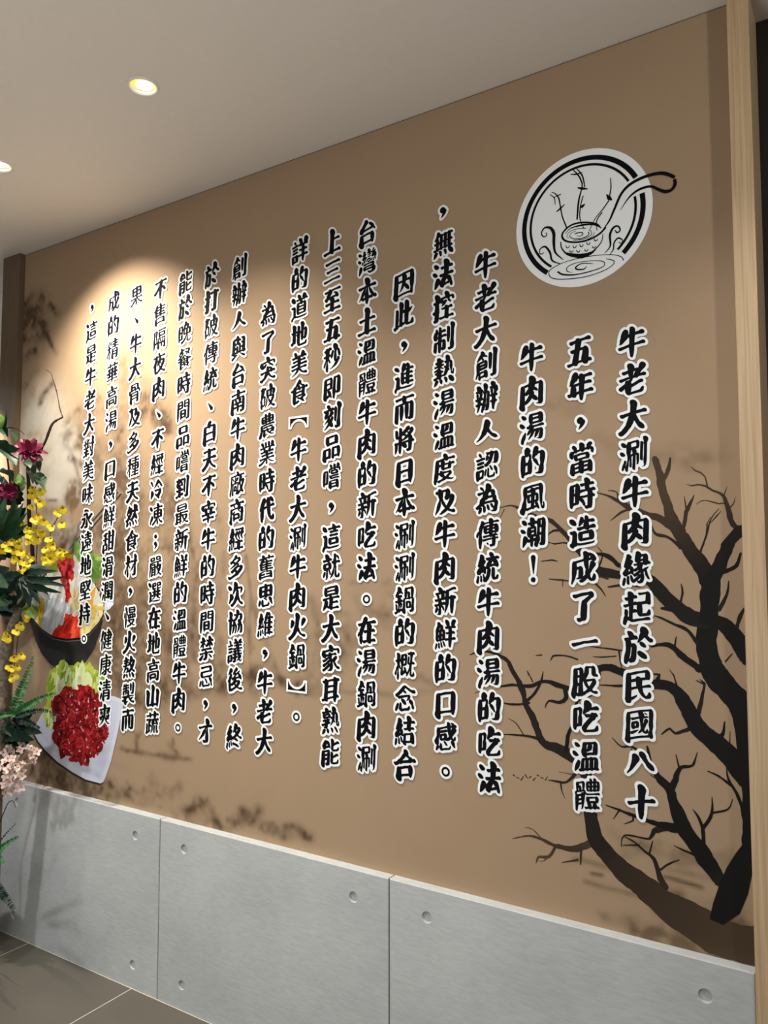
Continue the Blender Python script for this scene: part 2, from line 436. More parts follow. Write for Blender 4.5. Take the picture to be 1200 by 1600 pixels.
# ---------------------------------------------------------------- drawing data (wall coordinates)
TREE = [
    (0.9,[(-442,1751,14.1),(-427,1704,19.1),(-419,1646,22.8),(-399,1587,30.0),(-370,1535,33.3),(-341,1491,36.4),(-322,1454,46.8),(-323,1417,44.3),(-330,1361,43.1),(-334,1305,44.2),(-324,1250,49.8),(-296,1210,53.7),(-269,1182,54.7),(-257,1136,51.3),(-253,1065,45.3)]),
    (1,[(-406,1750,4.4),(-411,1723,8.9),(-426,1691,12.7)]),
    (0.25,[(-322,1454,36.0),(-294,1510,27.4),(-276,1547,24.8),(-254,1571,25.8)]),
    (0.75,[(-254,1576,16.9),(-264,1580,12.7),(-275,1597,9.9),(-282,1630,7.9),(-289,1653,6.0),(-299,1661,4.9),(-313,1667,4.4),(-327,1677,4.1),(-344,1682,3.2),(-360,1680,2.1),(-371,1685,0.6)]),
    (1,[(-324,1677,3.8),(-328,1700,2.9),(-337,1710,3.5),(-350,1716,3.0),(-359,1726,1.2)]),
    (0.9,[(-288,1636,3.7),(-300,1635,3.5),(-314,1640,2.9),(-326,1644,2.0),(-339,1643,1.8),(-349,1636,0.9)]),
    (0.9,[(-288,1656,2.6),(-283,1669,1.7),(-281,1675,0.7)]),
    (0.9,[(-276,1625,3.4),(-268,1634,2.8),(-264,1650,0.9)]),
    (0.9,[(-328,1586,3.2),(-319,1606,1.4)]),
    (0.9,[(-319,1591,2.0),(-305,1607,3.5),(-295,1618,0.9)]),
    (0.7,[(-326,1588,2.0),(-331,1556,2.3),(-335,1541,3.2),(-342,1526,3.5)]),
    (0.3,[(-251,1570,21.0),(-262,1558,18.3),(-276,1544,17.0),(-290,1526,15.7)]),
    (0.3,[(-313,1473,15.6),(-289,1478,11.8),(-266,1491,8.2),(-256,1519,4.7)]),
    (0.1,[(-339,1360,34.9),(-374,1371,31.8),(-403,1396,31.0),(-434,1424,30.2),(-458,1452,26.7),(-496,1465,23.3),(-535,1468,21.1),(-568,1474,20.0),(-595,1484,17.6)]),
    (0.85,[(-595,1484,17.6),(-629,1518,16.5),(-649,1545,15.2),(-677,1580,14.0),(-705,1605,12.1),(-734,1616,9.4),(-779,1632,6.6),(-817,1651,4.5),(-860,1644,2.3)]),
    (0.1,[(-434,1388,6.3),(-410,1389,14.9),(-392,1383,18.5)]),
    (0.95,[(-840,1641,3.8),(-852,1619,1.5)]),
    (0.8,[(-677,1580,5.6),(-702,1581,5.0),(-720,1567,3.6),(-728,1553,2.1)]),
    (0.7,[(-646,1542,4.8),(-677,1549,4.2),(-699,1546,3.5),(-732,1557,1.4)]),
    (0.2,[(-534,1491,11.9),(-561,1514,10.0),(-594,1521,4.1)]),
    (0.5,[(-588,1480,5.4),(-574,1517,3.4),(-587,1538,1.4)]),
    (0.3,[(-630,1456,3.4),(-588,1464,5.4),(-562,1457,4.0)]),
    (0.2,[(-562,1437,3.3),(-522,1443,6.5),(-484,1439,3.9)]),
    (0.5,[(-715,1455,2.8),(-679,1452,4.9),(-651,1449,2.8)]),
    (0.5,[(-679,1452,2.8),(-679,1435,1.4)]),
    (0.3,[(-599,1450,4.7),(-579,1430,4.0),(-569,1414,2.0)]),
    (0.6,[(-736,1501,2.1),(-707,1504,4.2),(-692,1501,1.4)]),
    (0,[(-339,1367,28.9),(-298,1356,33.0),(-271,1327,33.7),(-247,1280,34.4)]),
    (0.85,[(-396,1580,18.7),(-430,1604,15.2),(-467,1618,14.2),(-505,1633,12.5),(-531,1650,8.6),(-558,1665,5.4),(-585,1674,2.0)]),
    (0.9,[(-499,1630,6.5),(-525,1623,6.0),(-552,1603,2.0)]),
    (0.95,[(-531,1650,6.0),(-536,1674,4.0),(-557,1678,2.0)]),
    (0.7,[(-458,1608,3.9),(-446,1569,5.7),(-415,1558,6.9),(-388,1534,9.9)]),
    (0,[(-353,1251,20.4),(-388,1274,17.1),(-412,1297,14.8),(-436,1301,9.4),(-461,1296,5.1)]),
    (0,[(-406,1295,4.9),(-402,1322,1.9)]),
    (0.1,[(-355,1310,10.9),(-375,1337,8.5),(-405,1351,6.2),(-435,1365,4.4),(-453,1370,1.9)]),
    (0,[(-252,1012,53.5),(-289,1054,50.6),(-323,1086,45.7),(-357,1113,39.3),(-376,1147,35.0),(-396,1183,31.7),(-420,1202,28.4),(-451,1204,23.8),(-476,1208,21.5),(-507,1219,19.2),(-533,1230,18.2),(-566,1239,17.1),(-589,1229,13.3),(-603,1197,5.3)]),
    (0,[(-451,1202,10.0),(-501,1201,7.7),(-540,1195,5.8),(-587,1193,2.6)]),
    (0,[(-457,1202,12.5),(-444,1229,7.5),(-463,1227,1.9)]),
    (0.1,[(-402,1201,6.1),(-410,1231,3.7),(-419,1243,1.2)]),
    (0.1,[(-359,1137,10.8),(-349,1181,7.8),(-341,1218,5.4),(-351,1225,1.8)]),
    (0.1,[(-342,1215,3.6),(-360,1223,1.2)]),
    (0.1,[(-377,1110,8.4),(-410,1095,5.5),(-422,1105,5.5),(-441,1089,2.5)]),
    (0,[(-320,1090,15.2),(-305,1106,10.5),(-300,1134,2.9)]),
    (0.1,[(-291,1084,2.9),(-289,1114,1.2)]),
    (0.85,[(-380,1574,12.4),(-371,1618,8.7),(-354,1657,2.5)]),
    (0.9,[(-371,1618,5.0),(-376,1656,1.2)]),
    (0.7,[(-343,1523,5.5),(-329,1560,4.2),(-318,1600,3.0),(-300,1623,1.8)]),
    (0.1,[(-306,1389,9.5),(-288,1424,6.5),(-283,1456,1.8)]),
    (0.1,[(-270,1345,10.5),(-261,1376,9.3),(-251,1394,5.8)]),
    (0.3,[(-261,1577,3.5),(-260,1559,3.5)]),
    (0.2,[(-394,1393,7.4),(-385,1425,4.9),(-388,1447,1.9)]),
    (0,[(-295,1271,3.5),(-280,1290,1.7)]),
    (0,[(-251,1179,33.5),(-252,1099,28.6),(-252,1010,23.6),(-251,931,32.9),(-251,853,42.0)]),
    (0.12,[(-252,649,87.1),(-279,647,88.2),(-335,655,90.6),(-397,677,81.1),(-442,697,67.8),(-493,727,57.7),(-535,749,52.6),(-572,779,47.1),(-602,811,40.3),(-611,847,34.0),(-618,884,30.8),(-628,970,30.1),(-659,1005,26.0),(-694,1021,21.8),(-729,1028,18.7),(-747,1047,20.0),(-765,1094,17.8),(-783,1127,15.6),(-795,1166,14.5),(-820,1211,13.5),(-839,1240,11.1),(-898,1257,6.3),(-945,1245,2.6)]),
    (0.6,[(-253,620,27.4),(-289,630,27.9),(-350,644,38.4)]),
    (0.7,[(-605,810,21.8),(-662,780,14.5),(-709,777,11.3),(-745,788,7.5),(-781,789,4.7),(-825,774,1.8)]),
    (0.85,[(-745,788,4.0),(-769,808,2.3),(-790,809,1.2)]),
    (0.75,[(-709,774,6.8),(-727,748,8.0),(-755,741,5.8),(-761,724,1.7)]),
    (0.8,[(-730,747,4.6),(-740,734,2.3),(-758,731,1.2)]),
    (0.5,[(-642,784,7.7),(-644,745,2.8)]),
    (0.6,[(-651,755,5.5),(-692,740,1.7)]),
    (0,[(-320,775,28.7),(-343,807,34.9),(-364,838,38.3),(-388,869,37.8),(-404,904,34.2),(-416,933,26.3),(-426,963,19.4),(-451,990,13.4),(-466,1015,9.4),(-475,1056,4.2)]),
    (0,[(-393,876,23.0),(-433,875,17.3),(-464,878,12.4),(-490,883,8.9),(-521,889,6.9),(-548,895,5.4),(-578,901,1.6)]),
    (0.1,[(-543,896,4.8),(-560,871,1.6)]),
    (0.1,[(-511,890,5.3),(-512,876,4.2),(-533,864,1.6)]),
    (0.1,[(-423,876,15.2),(-464,860,11.3),(-475,840,5.2),(-533,837,3.2),(-542,809,1.6)]),
    (0,[(-423,958,14.3),(-410,996,11.2),(-398,1018,8.1),(-373,1026,5.0),(-361,1057,1.5)]),
    (0.1,[(-402,1013,4.6),(-409,1046,1.5)]),
    (0,[(-436,967,4.1),(-456,984,3.1),(-469,990,1.6)]),
    (0.1,[(-481,1039,6.3),(-513,1051,5.3),(-537,1048,4.3),(-559,1067,1.6)]),
    (0.1,[(-461,1010,6.2),(-497,1026,4.2),(-513,1046,1.6)]),
    (0,[(-353,853,8.8),(-354,888,6.9),(-365,914,4.9),(-374,925,1.5)]),
    (0,[(-354,885,6.9),(-333,922,5.4),(-332,960,2.0)]),
    (0,[(-330,925,4.4),(-299,937,3.8),(-288,962,1.4)]),
    (0,[(-261,885,14.1),(-267,938,9.5),(-279,976,7.2),(-295,1003,5.3),(-299,1030,1.9)]),
    (0,[(-288,992,5.3),(-316,1009,3.9),(-340,1017,1.5)]),
    (0,[(-257,950,4.7),(-262,1008,1.4)]),
    (0.1,[(-441,736,17.1),(-455,764,12.2),(-465,795,8.2),(-485,807,6.2),(-507,824,4.7),(-533,834,2.1)]),
    (0.15,[(-458,765,6.6),(-430,791,4.5),(-407,804,1.5)]),
    (0.2,[(-476,803,4.1),(-467,836,1.5)]),
    (0.2,[(-499,820,4.2),(-539,812,1.6)]),
    (0.1,[(-364,820,7.4),(-399,828,4.0),(-419,835,1.5)]),
    (0.05,[(-859,1166,5.0),(-821,1173,7.3),(-770,1174,8.4),(-733,1189,9.4),(-691,1182,11.6),(-653,1176,9.1)]),
    (0.05,[(-679,1179,10.4),(-675,1153,10.3),(-692,1141,8.1),(-721,1141,5.9),(-731,1123,2.3)]),
    (0.05,[(-780,1136,7.2),(-758,1158,5.9),(-739,1194,4.7),(-735,1215,1.8)]),
    (0.1,[(-774,1131,5.4),(-802,1124,4.2),(-828,1122,4.9),(-850,1124,1.8)]),
    (0.1,[(-744,1042,8.8),(-791,1045,6.0),(-829,1043,4.2),(-861,1039,1.8)]),
    (0.2,[(-791,1045,4.2),(-812,1074,3.0),(-834,1084,1.2)]),
    (0,[(-676,1019,10.3),(-671,1056,9.1),(-657,1094,6.8),(-645,1146,5.7),(-604,1166,1.7)]),
    (0.2,[(-654,964,7.9),(-677,942,5.7),(-701,940,4.6),(-725,940,1.7)]),
    (0.3,[(-692,940,4.6),(-689,917,3.4),(-681,901,1.1)]),
    (0.3,[(-659,963,3.4),(-697,965,1.1)]),
    (0.4,[(-822,939,3.0),(-816,936,1.8)]),
    (0.4,[(-811,933,3.0),(-805,933,1.8)]),
    (0.4,[(-800,928,3.0),(-793,939,1.8)]),
    (0.4,[(-788,944,3.0),(-782,936,1.8)]),
    (0.4,[(-777,938,3.0),(-771,943,1.8)]),
    (0.4,[(-766,933,2.9),(-760,940,1.8)]),
    (0.4,[(-755,948,2.9),(-749,946,1.8)]),
    (0.4,[(-744,943,2.9),(-738,943,1.7)]),
    (0.4,[(-733,938,2.9),(-727,949,1.7)]),
    (0.1,[(-643,1252,4.6),(-672,1259,4.0),(-708,1257,4.7),(-715,1245,1.8)]),
    (0.3,[(-738,1257,3.0),(-754,1255,1.8)]),
    (0.1,[(-524,1280,4.9),(-568,1284,4.4),(-614,1287,1.7)]),
    (0.1,[(-538,1279,4.4),(-536,1257,3.3),(-531,1236,1.1)]),
    (0.2,[(-546,1267,3.3),(-580,1262,2.8),(-603,1262,1.1)]),
    (0.1,[(-592,1237,8.9),(-586,1218,5.6),(-595,1192,1.7)]),
    (0.1,[(-764,1186,3.0),(-779,1214,1.8),(-776,1200,1.2)]),
    (0.3,[(-866,1184,3.1),(-889,1164,2.5),(-905,1175,1.3)]),
    (0.3,[(-885,1200,2.5),(-905,1211,1.3)]),
    (0.3,[(-906,1151,2.5),(-932,1142,1.3)]),
]
TREE_MASS = [[(-245,888),(-264,875),(-285,843),(-305,807),(-320,770),(-336,721),(-344,685),(-315,679),(-280,712),(-262,758),(-247,824)]]
EMBLEM = [
    [(-557,2353,1.6),(-541,2372,3.7),(-528,2398,4.9),(-511,2432,5.3),(-491,2451,6.0),(-463,2461,6.4),(-431,2464,6.3),(-404,2459,7.0),(-379,2442,6.1)],
    [(-380,2438,5.4),(-379,2425,6.5),(-387,2413,5.8),(-402,2412,7.0),(-417,2421,5.5),(-436,2434,5.1),(-459,2435,5.2),(-479,2428,4.4),(-495,2415,2.8),(-513,2392,0.8)],
    [(-562,2357,1.7),(-576,2373,2.5),(-611,2384,3.8),(-641,2384,3.8),(-663,2370,3.9),(-665,2355,4.3),(-651,2342,3.8),(-621,2334,3.8),(-591,2335,3.8),(-566,2344,4.1),(-550,2357,4.1)],
    [(-658,2364,0.9),(-642,2376,2.1),(-607,2377,4.2),(-578,2370,3.3),(-562,2357,1.2)],
    [(-670,2346,2.2),(-668,2329,2.6),(-654,2309,3.4),(-634,2298,4.2)],
    [(-558,2342,1.2),(-562,2322,2.1),(-579,2305,2.9),(-602,2292,3.8)],
    [(-656,2313,1.7),(-634,2301,7.6),(-613,2295,10.1),(-592,2297,6.7),(-577,2304,1.2)],
    [(-656,2333,1.3),(-655,2327,2.1),(-652,2325,2.1),(-648,2326,2.1),(-647,2331,1.3)],
    [(-637,2329,1.3),(-636,2323,2.1),(-633,2321,2.1),(-630,2322,2.1),(-628,2327,1.3)],
    [(-619,2328,1.3),(-618,2322,2.1),(-615,2320,2.1),(-611,2321,2.1),(-610,2326,1.3)],
    [(-601,2329,1.3),(-599,2323,2.1),(-596,2322,2.1),(-593,2322,2.1),(-592,2327,1.3)],
    [(-581,2334,1.2),(-580,2329,2.1),(-577,2327,2.1),(-573,2328,2.1),(-572,2332,1.2)],
    [(-646,2318,1.3),(-645,2313,2.1),(-642,2311,2.1),(-638,2312,2.1),(-637,2316,1.3)],
    [(-628,2314,1.3),(-626,2309,2.1),(-623,2307,2.1),(-620,2308,2.1),(-619,2312,1.3)],
    [(-606,2312,1.3),(-605,2307,2.1),(-602,2305,2.1),(-599,2306,2.1),(-597,2310,1.3)],
    [(-586,2316,1.2),(-585,2311,2.1),(-582,2309,2.1),(-579,2310,2.1),(-577,2314,1.2)],
    [(-632,2357,2.1),(-628,2359,2.1),(-624,2359,2.1),(-619,2359,2.1),(-614,2358,2.1),(-611,2356,2.1),(-610,2353,2.1),(-611,2351,2.0),(-613,2350,1.8),(-616,2349,1.6),(-619,2349,1.4),(-622,2350,1.2),(-625,2351,1.0),(-626,2353,0.8)],
    [(-596,2355,2.1),(-594,2351,2.0),(-596,2347,2.0),(-601,2344,1.9),(-608,2343,1.8),(-617,2342,1.8),(-626,2344,1.7),(-635,2346,1.6),(-641,2350,1.5),(-645,2354,1.4),(-645,2358,1.2),(-642,2362,1.1),(-636,2364,1.0),(-628,2365,0.8)],
    [(-594,2360,0.8),(-590,2357,1.0),(-588,2354,1.1),(-587,2351,1.2),(-587,2348,1.3),(-589,2345,1.5),(-592,2343,1.6),(-597,2341,1.6),(-603,2340,1.6),(-609,2339,1.5),(-616,2339,1.5),(-623,2340,1.4),(-630,2341,1.3),(-637,2343,1.3)],
    [(-648,2350,0.9),(-651,2353,0.9),(-653,2356,1.0),(-653,2359,1.1),(-651,2362,1.1),(-649,2365,1.2),(-645,2367,1.2),(-640,2369,1.3),(-634,2370,1.3),(-628,2370,1.3),(-621,2370,1.3),(-614,2369,1.3),(-607,2368,1.3),(-601,2366,1.3)],
    [(-581,2352,0.8),(-581,2350,0.9),(-580,2349,1.0),(-581,2347,1.0),(-581,2346,1.1),(-582,2344,1.2),(-583,2343,1.2),(-585,2341,1.2),(-587,2340,1.2),(-589,2339,1.1),(-591,2338,1.0),(-594,2337,1.0),(-597,2337,0.9),(-600,2336,0.8)],
    [(-652,2377,2.6),(-664,2411,2.6),(-669,2438,2.6),(-674,2466,3.0),(-684,2481,2.2),(-693,2487,1.3)],
    [(-698,2482,1.3),(-686,2469,2.2),(-684,2450,1.3)],
    [(-686,2471,1.7),(-668,2475,3.0)],
    [(-681,2430,1.7),(-670,2436,4.3),(-658,2445,1.3)],
    [(-635,2534,1.7),(-619,2512,3.0),(-610,2488,3.0),(-613,2471,1.7)],
    [(-624,2533,1.7),(-609,2509,3.0),(-603,2477,2.1)],
    [(-641,2522,1.3),(-626,2518,3.4),(-608,2518,1.3)],
    [(-623,2481,1.3),(-610,2475,5.9),(-595,2470,1.3)],
    [(-612,2472,2.5),(-620,2443,3.8),(-625,2395,3.4)],
    [(-608,2455,2.1),(-616,2425,2.1),(-617,2395,2.1),(-607,2366,1.3)],
    [(-617,2425,1.3),(-611,2427,6.7),(-603,2432,1.3)],
    [(-536,2483,1.6),(-535,2459,2.5),(-539,2437,2.5)],
    [(-547,2443,1.2),(-540,2431,8.2),(-533,2424,1.6)],
    [(-541,2425,2.5),(-557,2406,2.5),(-578,2385,1.7),(-593,2358,1.3)],
    [(-559,2398,2.5),(-573,2380,2.1),(-573,2354,1.2)],
    [(-664,2296,1.3),(-685,2320,3.9),(-689,2347,6.1),(-689,2373,6.9),(-698,2390,5.7),(-714,2394,3.5),(-723,2382,2.6),(-717,2370,2.6),(-708,2373,2.2),(-711,2380,1.3)],
    [(-671,2286,1.3),(-694,2300,3.5),(-700,2323,4.4),(-713,2342,3.9),(-727,2339,2.6),(-729,2327,2.2),(-721,2324,1.8),(-717,2328,1.3)],
    [(-555,2289,1.2),(-540,2305,2.9),(-540,2334,4.9),(-531,2351,4.5),(-519,2352,3.2),(-514,2340,2.8),(-522,2336,3.2),(-527,2344,1.6)],
    [(-542,2282,1.2),(-532,2295,2.4),(-530,2311,2.8),(-520,2321,3.6),(-509,2314,2.0),(-511,2306,2.0),(-519,2310,1.2)],
    [(-507,2260,1.6),(-514,2272,1.6),(-542,2283,1.2),(-596,2290,1.3),(-656,2289,1.3),(-696,2278,1.7),(-704,2265,1.7),(-692,2251,1.7),(-657,2242,1.7),(-605,2238,1.7),(-559,2244,1.6),(-534,2255,1.6),(-532,2265,1.6),(-551,2274,1.2)],
    [(-680,2267,3.5),(-665,2256,3.4),(-631,2249,2.5),(-588,2250,2.1),(-558,2256,1.6),(-558,2268,1.6),(-584,2276,1.2),(-626,2280,1.3),(-652,2274,1.7),(-654,2263,1.7),(-641,2257,0.8)],
    [(-584,2268,0.8),(-613,2275,1.7),(-630,2269,3.4),(-627,2262,3.0),(-609,2259,2.5),(-602,2265,1.3)],
]
FOOD = {
    'bowl': [(-2971,1282),(-2952,1232),(-2926,1178),(-2881,1126),(-2822,1087),(-2765,1071),(-2716,1069),(-2656,1081),(-2598,1111),(-2548,1165),(-2513,1237),(-2495,1300),(-2503,1347),(-2524,1387),(-2552,1420),(-2600,1456),(-2684,1479),(-2833,1478),(-2941,1406),(-2971,1342)],
    'inside': [(-2957,1275),(-2886,1226),(-2808,1196),(-2721,1190),(-2637,1199),(-2579,1223),(-2526,1266),(-2501,1299),(-2509,1343),(-2530,1383),(-2557,1416),(-2605,1449),(-2684,1471),(-2820,1470),(-2927,1399),(-2960,1334)],
    'noodle': [(-2886,1235),(-2821,1207),(-2772,1244),(-2725,1280),(-2689,1296),(-2665,1309),(-2708,1319),(-2727,1348),(-2752,1340),(-2782,1320),(-2802,1354),(-2829,1377),(-2866,1353),(-2876,1298)],
    'radish': [(-2691,1494),(-2655,1500),(-2624,1486),(-2626,1449),(-2633,1404),(-2650,1381),(-2687,1395),(-2694,1433)],
    'greens': [(-2697,1494),(-2687,1547),(-2658,1574),(-2626,1539),(-2573,1531),(-2526,1516),(-2511,1487),(-2530,1450),(-2569,1419),(-2610,1434),(-2624,1479),(-2661,1502)],
    'greens_left': [(-2847,1494),(-2809,1509),(-2784,1502),(-2782,1471),(-2807,1455),(-2846,1466)],
    'greens_low': [(-2976,1310),(-2916,1316),(-2908,1281),(-2927,1264),(-2961,1283)],
    'egg': [(-2905,1348),(-2879,1352),(-2871,1313),(-2885,1274),(-2893,1234),(-2913,1245),(-2912,1296)],
    'meat_top': [(-2784,1517),(-2698,1519),(-2688,1498),(-2703,1486),(-2683,1456),(-2688,1433),(-2716,1429),(-2706,1387),(-2718,1341),(-2731,1356),(-2739,1398),(-2756,1432),(-2783,1478)],
    'tofu': [(-2704,1383),(-2644,1388),(-2637,1351),(-2641,1306),(-2677,1308),(-2702,1326),(-2715,1349)],
    'mushroom': [(-2678,1342),(-2649,1358),(-2641,1313),(-2665,1309)],
    'carrot': [(-2540,1411),(-2561,1360),(-2562,1319),(-2582,1308),(-2589,1345),(-2585,1375)],
    'carrot_low': [(-2646,1283),(-2617,1306),(-2605,1285),(-2615,1251),(-2639,1246),(-2669,1259)],
    'corn': [(-2557,1333),(-2505,1336),(-2501,1299),(-2517,1270),(-2556,1238),(-2585,1222),(-2629,1216),(-2635,1238),(-2603,1251),(-2563,1271)],
    'tomato': [(-2731,1295),(-2664,1280),(-2669,1252),(-2638,1238),(-2637,1201),(-2721,1191),(-2824,1199),(-2796,1220),(-2767,1250),(-2744,1233)],
    'spoon': [(-2492,1347),(-2470,1359),(-2439,1358),(-2441,1338),(-2463,1319),(-2493,1309)],
    'plate': [(-2921,819),(-2910,797),(-2886,773),(-2834,742),(-2757,709),(-2659,682),(-2577,666),(-2491,665),(-2475,673),(-2464,690),(-2434,755),(-2399,865),(-2375,948),(-2370,987),(-2420,995),(-2487,998),(-2590,1000),(-2769,976),(-2872,878)],
    'plate_well': [(-2879,820),(-2861,792),(-2803,757),(-2715,724),(-2624,699),(-2498,682),(-2482,702),(-2450,763),(-2416,873),(-2392,975),(-2431,982),(-2589,981),(-2768,957),(-2846,870)],
    'lettuce': [(-2834,1035),(-2820,1061),(-2792,1075),(-2767,1079),(-2762,1098),(-2750,1110),(-2731,1106),(-2700,1092),(-2652,1094),(-2640,1103),(-2600,1106),(-2576,1100),(-2550,1089),(-2518,1077),(-2489,1064),(-2485,1034),(-2497,986),(-2588,970),(-2707,970),(-2756,955),(-2797,905),(-2783,873),(-2784,829),(-2826,843),(-2856,876),(-2845,916),(-2824,948),(-2832,978),(-2840,1008)],
    'meat': [(-2727,1001),(-2672,1002),(-2625,999),(-2620,1019),(-2567,1022),(-2538,1004),(-2520,977),(-2486,984),(-2483,962),(-2490,936),(-2472,903),(-2457,869),(-2461,831),(-2490,820),(-2493,782),(-2518,772),(-2551,751),(-2567,749),(-2570,725),(-2590,719),(-2608,734),(-2637,726),(-2670,729),(-2668,741),(-2734,740),(-2760,774),(-2795,796),(-2793,811),(-2775,840),(-2771,878),(-2766,905),(-2810,919),(-2787,963),(-2756,973)],
    'chopsticks': [[(-2724,1553),(-2435,1768)],[(-2699,1550),(-2416,1760)]],
}
